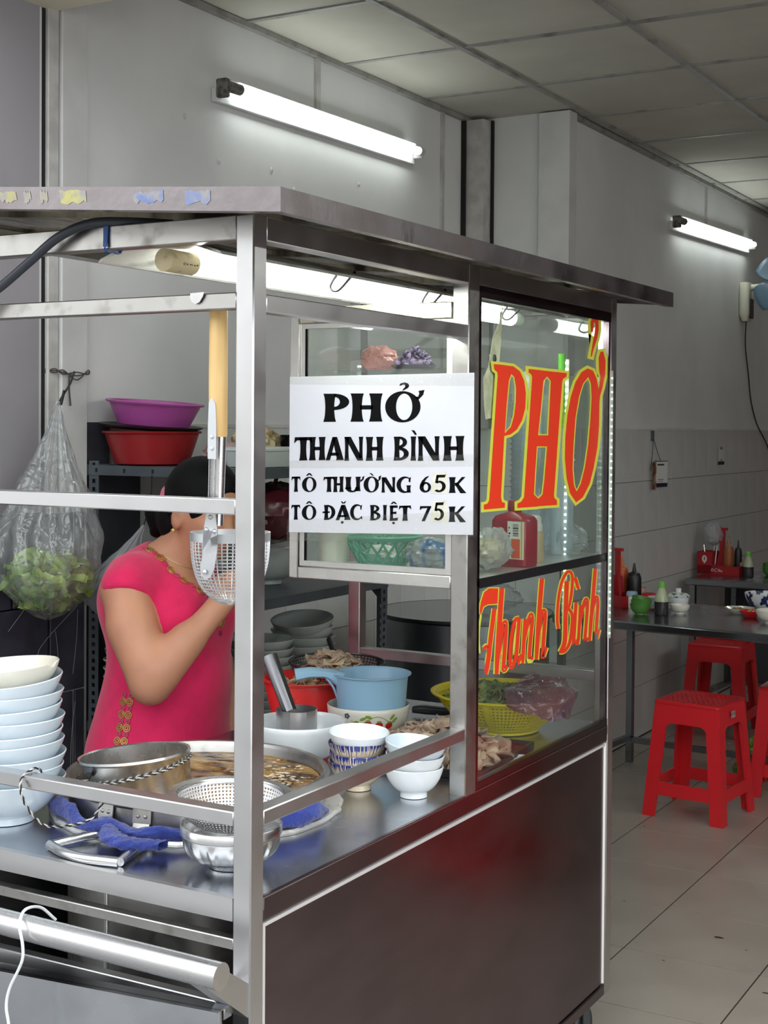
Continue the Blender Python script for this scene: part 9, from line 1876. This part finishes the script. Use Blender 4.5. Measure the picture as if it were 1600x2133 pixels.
sg = thing('lidded_bowl', 'white lidded sugar bowl with green leaf pattern on the nearest table', 'lidded bowl', (-0.70, 4.165, TZ))
o = bpy.data.objects.new('bowl_body', bowl_mesh('bowl_body', white_por, .046, .045, .03, .006, .003, .9, 36)); COL.objects.link(o); o.parent = sg
leafy = mat('leaf_glaze', (206, 210, 204), 0.25, col2=(56, 96, 60), scale=36, lo=.56, hi=.6)
lathe_open([(.049, .0455), (.050, .048), (.042, .058), (.02, .064), (0, .065)], 36).build('lid', leafy, sg)
lathe_open([(0, .064), (.012, .064), (.013, .078), (.010, .082), (0, .082)], 20).build('knob', white_por, sg)
single('small_bowl', bowl_mesh('small_bowl', cream_por, .041, .036, .02, .006, .0025, .85, 36), 'small cream bowl in front of the lidded sugar bowl', 'bowl', (-0.628, 3.965, TZ))
rx = thing('napkin_box', 'small red box beside the saucers on the nearest table', 'box', (-0.84, 4.20, TZ))
MB().box(-.03, .03, -.022, .022, 0, .048, .003).build('box_body', red_pl, rx); MB().box(-.016, .016, -.006, .006, .048, .0495).build('slot', black_pl, rx)
bj = thing('spice_jar', 'small jar with a pale blue lid behind the green bowls', 'jar', (-0.865, 4.04, TZ))
lathe_open([(0, 0), (.024, 0), (.025, .045), (.022, .05), (0, .05)], 24).build('jar_body', cream_por, bj); lathe_open([(0, .05), (.024, .05), (.024, .064), (.02, .07), (0, .072)], 24).build('lid', mat('lid_blue', (150, 176, 200), .4), bj)
pk = mat('pink_cup', (196, 150, 140), 0.5)
cupm = lathe_open([(0, .002), (.02, 0), (.021, .002), (.028, .062), (.0275, .063), (.025, .06), (.019, .005), (0, .005)], 28).mesh('toothpick_cup', pk)
single('toothpick_cup', cupm, 'dull pink cup behind the jar on the nearest table', 'cup', (-0.91, 4.33 - .06, TZ))
single('toothpick_cup', cupm, 'dull pink cup in the second table caddy', 'cup', (-0.828, 5.655, TZ + .0045))
pp = lathe_open([(0, .002), (.03, 0), (.034, .003), (.060, .022), (.062, .025), (.058, .025), (.033, .007), (0, .007)], 40).mesh('side_plate', cream_por)
single('side_plate', pp, 'shallow cream dish of leftovers on the nearest table', 'dish', (-0.415, 4.10, TZ))
heap('leftovers', 'greens and shreds left in the shallow cream dish', 'food', mat('leftovers', (176, 160, 100), .6, col2=(80, 84, 40), scale=60), 26, (-0.415, 4.10, TZ + .008), (.036, .036), .012, .011, tilt=1)
single('red_dish', lathe_open([(0, .002), (.022, 0), (.03, .008), (.045, .026), (.046, .028), (.042, .027), (.027, .010), (0, .006)], 36).mesh('red_dish', red_pl), 'small red dish of grated food in front of the leftovers', 'dish', (-0.345, 4.01, TZ))
heap('grated_food', 'yellow grated food in the small red dish', 'food', mat('grated', (206, 176, 90), .7, var=.2, scale=60), 24, (-0.345, 4.01, TZ + .009), (.024, .024), .016, .008, tilt=1)
single('noodle_bowl', bowl_mesh('noodle_bowl', cream_por, .062, .052, .025, .008, .003, .85, 44), 'plain cream noodle bowl at the front of the nearest table', 'bowl', (-0.225, 3.875, TZ))
bpt = mat('blue_print', (214, 216, 216), 0.2, col2=(36, 46, 84), scale=28, lo=.53, hi=.56, detail=2)
single('noodle_bowl', bowl_mesh('big_noodle_bowl', bpt, .092, .078, .04, .010, .003, .8, 44), 'large bowl with dark blue flower print on the nearest table', 'bowl', (-0.335, 4.225, TZ))
# bag of leaves on the floor
lb = heap('leaf_scraps', 'bag of yellow green vegetable leaves on the floor by the tucked stool', 'leaves', leaf_m, 120, (-0.405, 4.36, 0.0), (.085, .085), .15, .03, tilt=1.4)
# dark cupboard board under the second table at the wall
o = MB().box(-.3, .3, -.01, .01, 0.08, 0.70, .002).build('back_board', mat('dark_board', (66, 64, 68), .5), None); o.location = (-0.75, 6.07, 0); tag(o, 'dark grey board standing behind the second table', 'board')
